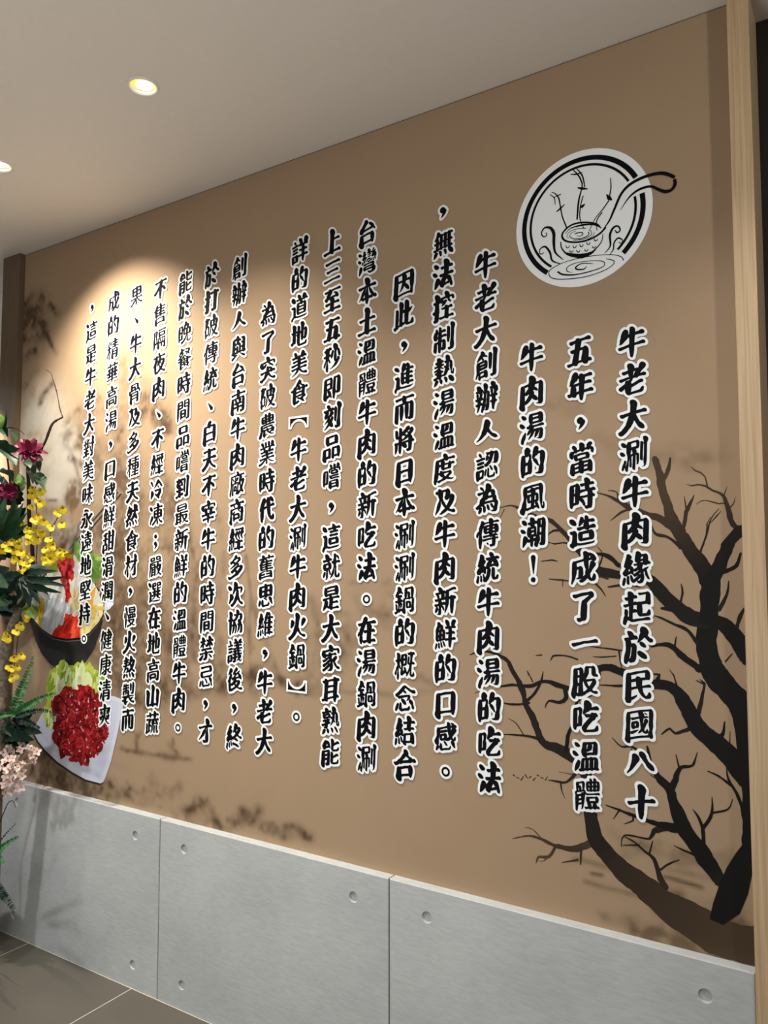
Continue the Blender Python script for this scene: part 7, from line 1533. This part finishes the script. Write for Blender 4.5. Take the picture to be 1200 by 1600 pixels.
STEM_SHORT = [
    ((-2.7136,1.745,1.4168),0.0063),
    ((-2.7452,1.745,1.4747),0.0063),
    ((-2.7784,1.745,1.5555),0.005),
    ((-2.8039,1.745,1.6423),0.005),
    ((-2.8219,1.745,1.7424),0.005),
    ((-2.8451,1.745,1.8565),0.0037),
    ((-2.8773,1.745,1.9729),0.0037),
]
TWIG = [
    ((-2.6866,1.74,1.8459),0.0056),
    ((-2.6582,1.746,1.9033),0.0053),
    ((-2.6258,1.752,1.9551),0.0047),
    ((-2.6053,1.758,2.0053),0.0053),
    ((-2.5953,1.764,2.0248),0.005),
    ((-2.5809,1.77,2.0341),0.0037),
    ((-2.5588,1.776,2.0426),0.0033),
]
TWIG_TIP = [
    ((-2.5588,1.776,2.0426),0.002),
    ((-2.5757,1.776,2.0736),0.0024),
    ((-2.5891,1.776,2.1118),0.0017),
    ((-2.6026,1.776,2.1503),0.0023),
    ((-2.6243,1.776,2.1925),0.0016),
    ((-2.6375,1.776,2.2191),0.0019),
    ((-2.6541,1.776,2.2313),0.0016),
    ((-2.6748,1.776,2.2416),0.0011),
]
SIDE_STEM = [
    ((-2.823,1.7,2.0147),0.0037),
    ((-2.7806,1.7,2.0132),0.0033),
    ((-2.7471,1.7,2.0101),0.003),
    ((-2.7093,1.7,1.9967),0.0023),
    ((-2.6798,1.7,1.977),0.0013),
]
LOOP_TWIG = [
    ((-2.7659,1.7,0.5303),0.002),
    ((-2.7396,1.7,0.5718),0.0019),
    ((-2.7135,1.7,0.613),0.0017),
    ((-2.6903,1.7,0.6283),0.0017),
    ((-2.6741,1.7,0.624),0.0015),
    ((-2.6653,1.7,0.6073),0.001),
]
SPRAYS = [
    ([(-2.6373,1.735,1.4824),(-2.6334,1.735,1.5658),(-2.6431,1.735,1.6858),(-2.6518,1.735,1.7827)],[(-2.6355,1.7116,1.7751),(-2.6006,1.72,1.7644),(-2.6295,1.7058,1.7528),(-2.6115,1.7153,1.7312),(-2.6357,1.7113,1.7057),(-2.5927,1.7136,1.7208),(-2.5972,1.713,1.6712),(-2.5504,1.7057,1.6506),(-2.6918,1.7132,1.6454),(-2.6734,1.7202,1.6236),(-2.5967,1.7064,1.6236),(-2.5562,1.7032,1.6062),(-2.6317,1.7044,1.6007),(-2.6189,1.7122,1.577),(-2.5969,1.7225,1.61),(-2.6417,1.7039,1.5771),(-2.6082,1.7228,1.5889),(-2.6132,1.7137,1.6551),(-2.6303,1.7054,1.6197)]),
    ([(-2.6189,1.74,1.435),(-2.5837,1.74,1.518),(-2.5571,1.74,1.6121),(-2.4958,1.74,1.688)],[(-2.4839,1.7164,1.677),(-2.4524,1.7121,1.6918),(-2.4684,1.7223,1.6397),(-2.5192,1.7188,1.627),(-2.5211,1.7138,1.5826),(-2.5452,1.7131,1.548),(-2.5738,1.7253,1.5225),(-2.5288,1.7233,1.527),(-2.4672,1.7167,1.5404),(-2.4403,1.7161,1.5356),(-2.4165,1.7227,1.5287),(-2.5566,1.7274,1.5014),(-2.4787,1.7096,1.5266),(-2.505,1.7112,1.5614),(-2.5238,1.7152,1.5107),(-2.45,1.7182,1.522)]),
    ([(-2.692,1.725,1.4463),(-2.7282,1.725,1.5184),(-2.7721,1.725,1.5673),(-2.8324,1.725,1.5927)],[(-2.7725,1.6944,1.5667),(-2.7312,1.6941,1.5782),(-2.7514,1.6974,1.5472),(-2.6923,1.7007,1.5659),(-2.69,1.7078,1.5396),(-2.6492,1.7052,1.5275),(-2.6498,1.6936,1.5038),(-2.7112,1.6939,1.5134),(-2.6466,1.702,1.4943),(-2.6709,1.7105,1.4776),(-2.7036,1.7113,1.4608),(-2.7229,1.7003,1.5422),(-2.7173,1.7107,1.5856),(-2.6425,1.7116,1.5133),(-2.7992,1.7011,1.5477)]),
    ([(-2.6613,1.715,1.3048),(-2.6983,1.715,1.2442),(-2.717,1.715,1.1367),(-2.7451,1.715,1.0517)],[(-2.6606,1.6979,1.2684),(-2.6714,1.6903,1.2473),(-2.7366,1.6861,1.2328),(-2.6929,1.6945,1.1475),(-2.6343,1.6847,1.1616),(-2.674,1.6963,1.1159),(-2.7185,1.6992,1.1077),(-2.7121,1.7013,1.075),(-2.6289,1.692,1.2957),(-2.7185,1.6853,1.2219),(-2.6202,1.701,1.3118)]),
]
FLORETS = [
    (-2.6686,1.7074,0.7164),
    (-2.812,1.7219,0.7662),
    (-2.7456,1.7087,0.7014),
    (-2.7497,1.7351,0.6416),
    (-2.7412,1.7313,0.7991),
    (-2.6884,1.6993,0.7798),
    (-2.6576,1.6987,0.7714),
    (-2.8651,1.728,0.7383),
    (-2.7384,1.74,0.6551),
    (-2.6881,1.6984,0.7438),
    (-2.7911,1.7462,0.8128),
    (-2.8367,1.7467,0.8094),
    (-2.6423,1.7109,0.7639),
    (-2.6754,1.72,0.8092),
    (-2.677,1.7116,0.7412),
    (-2.7147,1.706,0.6886),
    (-2.8528,1.721,0.7009),
    (-2.884,1.7439,0.7846),
    (-2.7453,1.7098,0.7256),
    (-2.7593,1.7212,0.7941),
    (-2.872,1.7267,0.7389),
    (-2.7843,1.7398,0.8131),
    (-2.6899,1.7269,0.6943),
    (-2.7306,1.7043,0.7113),
    (-2.827,1.7408,0.6434),
    (-2.8949,1.7417,0.7696),
    (-2.6512,1.7113,0.7622),
    (-2.7073,1.7433,0.8224),
    (-2.6493,1.7177,0.715),
    (-2.7691,1.7188,0.6694),
    (-2.8651,1.7268,0.7669),
    (-2.6938,1.759,0.8068),
    (-2.7935,1.716,0.7671),
    (-2.7349,1.6971,0.765),
    (-2.7807,1.7377,0.8189),
    (-2.636,1.74,0.7879),
    (-2.6836,1.7335,0.6684),
    (-2.741,1.715,0.6961),
    (-2.6853,1.7185,0.8052),
    (-2.7636,1.7334,0.8009),
    (-2.6545,1.7157,0.7348),
    (-2.7286,1.7065,0.7707),
    (-2.715,1.7175,0.7005),
    (-2.6318,1.7267,0.7711),
    (-2.6396,1.7461,0.7645),
    (-2.8303,1.7181,0.7335),
    (-2.809,1.7169,0.7046),
    (-2.8351,1.734,0.6546),
    (-2.6956,1.7102,0.7781),
    (-2.657,1.7015,0.7496),
    (-2.7035,1.7118,0.7674),
    (-2.6884,1.6955,0.7536),
    (-2.8141,1.7402,0.6329),
    (-2.6885,1.7157,0.7048),
    (-2.6946,1.6981,0.7221),
    (-2.8699,1.7308,0.681),
    (-2.6552,1.7518,0.7861),
    (-2.8179,1.7219,0.7778),
    (-2.8443,1.7286,0.7882),
    (-2.6367,1.7452,0.7715),
    (-2.7226,1.7175,0.6929),
    (-2.705,1.6925,0.7405),
    (-2.7702,1.714,0.7867),
    (-2.732,1.6994,0.7276),
    (-2.7502,1.7127,0.6731),
    (-2.8168,1.7353,0.6403),
    (-2.6988,1.7134,0.7091),
    (-2.7492,1.696,0.7446),
    (-2.8281,1.7552,0.6217),
    (-2.7019,1.7273,0.6854),
    (-2.798,1.7444,0.6292),
    (-2.8022,1.7132,0.7232),
    (-2.6411,1.7071,0.7209),
    (-2.7108,1.7441,0.6542),
    (-2.7172,1.74,0.8453),
    (-2.6241,1.74,0.8102),
    (-2.6252,1.72,0.8233),
    (-2.6044,1.74,0.8059),
]
CLUSTER = (-2.8164, 1.76, 0.7143)
MAGENTA = [
    (-2.6287,1.69,1.9064),
    (-2.8051,1.7,1.7657),
    (-2.7469,1.69,1.7645),
]

# ================================================================ CEILING DOWNLIGHTS
M_TRIM = plain('white_lamp_trim', (0.82, 0.80, 0.76), 0.35, 0.4)
M_GOLD = plain('brass_reflector', (0.62, 0.40, 0.10), 0.35, 0.5, metal=1.0)
M_LED, nt, b = node_mat('lit_led_lens')
b.inputs['Base Color'].default_value = (0.9, 0.9, 0.86, 1)
b.inputs['Emission Color'].default_value = (1.0, 0.96, 0.88, 1)
b.inputs['Emission Strength'].default_value = 2.6


def lathe(bm, prof, n=40, mi=0):
    rings = [[bm.verts.new((r * math.cos(2 * math.pi * k / n), r * math.sin(2 * math.pi * k / n), z)) for k in range(n)] for r, z in prof]
    for a, c in zip(rings, rings[1:]):
        for k in range(n):
            f = bm.faces.new((a[k], a[(k + 1) % n], c[(k + 1) % n], c[k])); f.material_index = mi
    return rings


def child(name, bm, mats, parent, smooth=True):
    me = bpy.data.meshes.new(name)
    bmesh.ops.recalc_face_normals(bm, faces=list(bm.faces))
    bm.to_mesh(me); bm.free()
    if smooth:
        me.polygons.foreach_set('use_smooth', [True] * len(me.polygons))
    o = link(name, me, mats)
    o.parent = parent
    return o


def downlight(pos, label, tilt, aim, angle, blend, power, color):
    root = empty('recessed_downlight', (pos[0], pos[1], CEIL_Z))
    tag(root, label, 'ceiling light', 'recessed ceiling downlights')
    bm = bmesh.new()
    lathe(bm, [(0.0370, 0.010), (0.0370, -0.0030), (0.0385, -0.0048), (0.0440, -0.0042), (0.0455, -0.0022), (0.0455, -0.0004)])
    child('trim_ring', bm, M_TRIM, root)
    bm = bmesh.new()
    lathe(bm, [(0.0368, 0.0070), (0.0350, 0.0130), (0.0250, 0.0200), (0.004, 0.0220)])
    child('reflector', bm, M_GOLD, root)
    bm = bmesh.new()
    rg = lathe(bm, [(0.0230, -0.002), (0.0240, 0.003), (0.0225, 0.0055)])
    bm.faces.new(rg[0])
    lens = child('lamp_lens', bm, M_LED, root)
    lens.location = (-0.0060, 0.0100, 0.0075)
    lens.rotation_euler = tilt
    sp = spot_lamp('downlight_beam', (pos[0], pos[1], CEIL_Z - 0.014), aim, angle, blend, power, color, 0.018)
    return root


downlight(DOWNLIGHTS[0], 'round recessed downlight with a white ring, high on the plain ceiling', (math.radians(7), math.radians(4), 0),
          (-1.80, 1.78, 1.0), 100, 1.0, 62, (1.0, 0.93, 0.84))
downlight(DOWNLIGHTS[1], 'round recessed downlight cut off by the left edge of the picture', (math.radians(7), math.radians(4), 0),
          (-2.38, 1.93, 1.86), 94, 1.0, 165, (1.0, 0.915, 0.79))

# ================================================================ ARTIFICIAL FLOWER ARRANGEMENT, far left
M_BARK = plain('rough_bark', (0.16, 0.125, 0.095), 0.9, 0.1, var=0.5, scale=70, bump=0.9)
M_TWIG = plain('dark_twig', (0.026, 0.016, 0.012), 0.8, 0.2, var=0.4, scale=120)
M_LDARK = plain('dark_glossy_leaf', (0.011, 0.040, 0.013), 0.45, 0.35, var=0.35, scale=60)
M_LDEEP = plain('deep_green_leaf', (0.005, 0.019, 0.010), 0.48, 0.3, var=0.4, scale=60)
M_LLIGHT = plain('light_green_leaf', (0.095, 0.185, 0.022), 0.45, 0.4, var=0.35, scale=60)
M_FERN = plain('fern_green', (0.022, 0.125, 0.030), 0.5, 0.4, var=0.35, scale=80)
M_YEL = plain('yellow_petal', (0.58, 0.44, 0.012), 0.5, 0.3, var=0.22, scale=150)
M_BRN = plain('rust_petal_marking', (0.22, 0.045, 0.012), 0.5, 0.3)
M_MAG = plain('magenta_petal', (0.125, 0.007, 0.030), 0.45, 0.35, var=0.35, scale=90)
M_PINK = plain('pale_pink_petal', (0.70, 0.54, 0.46), 0.55, 0.3, var=0.18, scale=160)
M_PINKC = plain('deep_pink_petal_base', (0.60, 0.16, 0.20), 0.55, 0.3)
M_POT = plain('dark_glazed_pot', (0.05, 0.045, 0.04), 0.35, 0.5, var=0.2, scale=30)
M_SOIL = plain('dark_moss', (0.02, 0.018, 0.012), 0.95, 0.05, var=0.5, scale=90, bump=0.8)
LEAF_MATS = {'dark': M_LDARK, 'deep': M_LDEEP, 'light': M_LLIGHT, 'fern': M_FERN}

POT = Vector((-2.965, 1.60, 0.0))
arr = empty('flower_arrangement', POT)
tag(arr, 'tall artificial arrangement of green leaves, yellow orchids and magenta flowers at the left edge', 'flower arrangement')
EYEP = Vector((0, 0, EYE))


def obj_part(name, bm, mats, parent=arr, smooth=True, origin=None):
    o = from_bm(name, bm, mats, parent, smooth, None)
    return o


bm = bmesh.new()
lathe(bm, [(0.0, 0.0), (0.105, 0.0), (0.112, 0.012), (0.150, 0.23), (0.160, 0.25), (0.160, 0.265), (0.148, 0.265), (0.142, 0.24), (0.0, 0.235)], 48)
pot_o = child('planter', bm, M_POT, arr)
bm = bmesh.new()
lathe(bm, [(0.141, 0.236), (0.12, 0.246), (0.07, 0.254), (0.0, 0.258)], 36)
child('moss', bm, M_SOIL, pot_o)

base = POT + Vector((0, 0, 0.24))


def limb(name, spec, mat, n=8, rough=0.12, root=None, step=0.012):
    pts = [s[0] for s in spec]; rad = [s[1] for s in spec]
    if root is not None:
        pts = [tuple(root)] + pts; rad = [rad[0]] + rad
    q, r = resample(pts, rad, step)
    bm = bmesh.new()
    tube(bm, q, r, n, rough)
    return obj_part(name, bm, mat)


limb('trunk', TRUNK, M_BARK, 12, 0.16, base)
limb('stem', STEM_TALL, M_TWIG, 7, 0.06)
limb('stem', STEM_SHORT, M_TWIG, 7, 0.06)
limb('stem', SIDE_STEM, M_TWIG, 6, 0.06)
limb('twig', TWIG, M_TWIG, 7, 0.22, None, 0.008)
limb('twig', TWIG_TIP, M_TWIG, 5, 0.35, None, 0.008)
limb('twig', LOOP_TWIG, M_TWIG, 5, 0.1, None, 0.008)


def leaf_bm(bm, b, t, width, curl=0.12, fold=0.25, n=9, teeth=0.0, facing=None, mi=0):
    b, t = Vector(b), Vector(t)
    d = t - b; L = d.length; d.normalize()
    view = (EYEP - b).normalized() if facing is None else facing
    view = (view + Vector((random.uniform(-.45, .45), random.uniform(-.45, .45), random.uniform(-.3, .45)))).normalized()
    s = d.cross(view).normalized(); nn = s.cross(d).normalized()
    rows = []
    for i in range(n + 1):
        u = i / n
        h = width / 2 * (math.sin(math.pi * min(1, u ** 0.72)) ** 0.85 if 0 < u < 1 else 0.02)
        if teeth and i % 2:
            h *= 1 - teeth
        p = b + d * (L * u) + nn * (curl * L * math.sin(math.pi * u) - curl * 0.4 * L * u * u)
        rows.append([bm.verts.new(p - s * h + nn * (fold * h)), bm.verts.new(p), bm.verts.new(p + s * h + nn * (fold * h))])
    for r0, r1 in zip(rows, rows[1:]):
        for k in (0, 1):
            f = bm.faces.new((r0[k], r0[k + 1], r1[k + 1], r1[k])); f.material_index = mi


for kind, b, t, w in LEAVES:
    bm = bmesh.new()
    leaf_bm(bm, b, t, w * 1.12, teeth=0.22 if kind == 'deep' else 0)
    o = obj_part('leaf', bm, LEAF_MATS[kind])
    if kind == 'light':
        o['label'] = 'bright yellow-green leaf'


def frond(kind, pts, width, n=21):
    q, _ = resample(pts, [1] * len(pts), 0.004)
    bm = bmesh.new()
    tube(bm, q, list(np.linspace(0.0016, 0.0005, len(q))), 5)
    m = len(q)
    for k in range(1, n + 1):
        u = k / (n + .5)
        i = min(m - 2, int(u * (m - 1)))
        p = q[i]; d = (q[i + 1] - q[i]).normalized()
        view = (EYEP - p).normalized()
        s = d.cross(view).normalized()
        h = width / 2 * (1.15 - 0.9 * u) * min(1, 0.45 + 3 * u) * 1.25
        for sg in (1, -1):
            tip = p + s * sg * h + d * h * 0.55 + Vector((0, 0, -0.15 * h))
            leaf_bm(bm, p, tip, h * 0.46 + 0.0022, curl=0.05, fold=0.15, n=4)
    return obj_part('fern_frond', bm, LEAF_MATS[kind], smooth=False)


for kind, pts, w in FRONDS:
    frond(kind, [tuple(p) for p in pts], w)
# stalks that carry the low fronds from the pot
for e in ((FRONDS[6][1][0]), (FRONDS[8][1][0])):
    limb('stem', [(tuple(base + Vector((0.06, 0.03, 0.0))), 0.003), (tuple((Vector(base) + Vector(e)) / 2 + Vector((0.03, 0.0, 0.05))), 0.0026), (tuple(e), 0.002)], M_TWIG, 6, 0.05)


def petal(bm, ang, length, width, lift, mi=0, base_r=0.0, roll=0.0, n=5, notch=0.0):
    """petal in the xy plane of a flower whose axis is +z"""
    d = Vector((math.cos(ang), math.sin(ang), 0)); s = Vector((-math.sin(ang), math.cos(ang), 0))
    rows = []
    for i in range(n + 1):
        u = i / n
        h = width / 2 * (math.sin(math.pi * (0.12 + 0.80 * u)) if u < 1 else 0.30)
        p = d * (base_r + length * u * (1 - 0.10 * notch * (u == 1))) + Vector((0, 0, lift * length * u * u + roll * length * math.sin(math.pi * u)))
        rows.append([bm.verts.new(p - s * h + Vector((0, 0, 0.25 * h))), bm.verts.new(p), bm.verts.new(p + s * h + Vector((0, 0, 0.25 * h)))])
    for r0, r1 in zip(rows, rows[1:]):
        for k in (0, 1):
            f = bm.faces.new((r0[k], r0[k + 1], r1[k + 1], r1[k])); f.material_index = mi


def face_rot(p, spread=0.5):
    v = (EYEP - Vector(p)).normalized() + Vector((random.gauss(0, spread), random.gauss(0, spread), random.gauss(0, spread) * .7))
    q = v.to_track_quat('Z', 'Y')
    return (q @ Matrix.Rotation(random.gauss(0, 0.55), 3, 'Z').to_quaternion()).to_euler()


def mesh_of(bm, name, mats):
    me = bpy.data.meshes.new(name)
    bm.normal_update(); bm.to_mesh(me); bm.free()
    me.polygons.foreach_set('use_smooth', [True] * len(me.polygons))
    for m in mats:
        me.materials.append(m)
    return me


# dancing-lady orchid blossom: wide two-lobed lip, small speckled upper petals
bm = bmesh.new()
for a, L, W in ((-128, .0165, .0185), (-52, .0165, .0185), (-90, .0150, .0150)):
    petal(bm, math.radians(a), L, W, 0.22, 0, 0.002, 0.12)
for a in (20, 90, 160):
    petal(bm, math.radians(a), .0085, .0048, 0.35, 0, 0.001)
for a in (55, 125):
    petal(bm, math.radians(a), .0070, .0052, 0.5, 0, 0.001)
for a in (-30, 60, 150, 240):
    petal(bm, math.radians(a), .0030, .0026, 0.6, 1, 0.0003)
ORCHID = mesh_of(bm, 'blossom', [M_YEL, M_BRN])
for st, bl in SPRAYS:
    q, r = resample([tuple(p) for p in st], [0.0016] * len(st), 0.01)
    bm = bmesh.new()
    tube(bm, q, r, 5, 0.1)
    for p in bl:      # short flower stalks
        p = Vector(p)
        c = min(q, key=lambda a: (a - p).length)
        tube(bm, [c, (c + p) / 2 + Vector((0, 0, .004)), p], [.0007, .0006, .0005], 4)
    spray = obj_part('orchid_spray', bm, M_TWIG)
    for p in bl:
        o = bpy.data.objects.new('blossom', ORCHID)
        COL.objects.link(o)
        o.parent = spray
        o.location = p
        o.rotation_euler = face_rot(p, 0.38)
        s = random.uniform(0.95, 1.35)
        o.scale = (s, s, s)

# magenta flowers
for k, c in enumerate(MAGENTA):
    bm = bmesh.new()
    big = 0.058 if k == 0 else 0.034
    for ring, (n, lf, lift) in enumerate(((9, 1.0, .05), (8, .82, .45), (7, .62, .95), (5, .40, 1.6))):
        for j in range(n):
            petal(bm, 2 * math.pi * (j + .5 * ring) / n + random.uniform(-.1, .1), big * lf * random.uniform(.9, 1.08), big * .40 * (1.5 if k else 1), lift, 0, .002, .12)
    me = mesh_of(bm, 'magenta_flower', [M_MAG])
    o = bpy.data.objects.new('magenta_flower', me)
    COL.objects.link(o)
    place(o, arr)
    o.location = c
    v = (EYEP - Vector(c)).normalized() + (Vector((0.1, 0, 0.75)) if k == 0 else Vector((-.1, .1, .1)))
    o.rotation_euler = v.to_track_quat('Z', 'Y').to_euler()

# cluster of pale pink florets on thin stalks
bm = bmesh.new()
hub = Vector(CLUSTER) + Vector((-0.02, 0.04, -0.02))
tube(bm, [base + Vector((0.03, 0.02, 0)), (base + hub) / 2 + Vector((-.04, 0, .05)), hub], [.004, .0035, .003], 6)
for p in FLORETS:
    p = Vector(p)
    tube(bm, [hub, (hub + p) / 2 + Vector((0, 0, .01)), p], [.0009, .0007, .0005], 4)
cl = obj_part('flower_cluster', bm, M_TWIG)
cl['label'] = 'dense cluster of small pale pink florets'
bm = bmesh.new()
for j in range(4):
    petal(bm, math.radians(90 * j + 8), .0150, .0125, .30, 0, .001, .12)
for j in range(4):
    petal(bm, math.radians(90 * j + 53), .0034, .0026, .8, 1, .0004)
FLORET = mesh_of(bm, 'floret', [M_PINK, M_PINKC])
for p in FLORETS:
    o = bpy.data.objects.new('floret', FLORET)
    COL.objects.link(o)
    o.parent = cl
    o.location = p
    o.rotation_euler = face_rot(p, 0.45)
    s = random.uniform(0.8, 1.15)
    o.scale = (s, s, s)
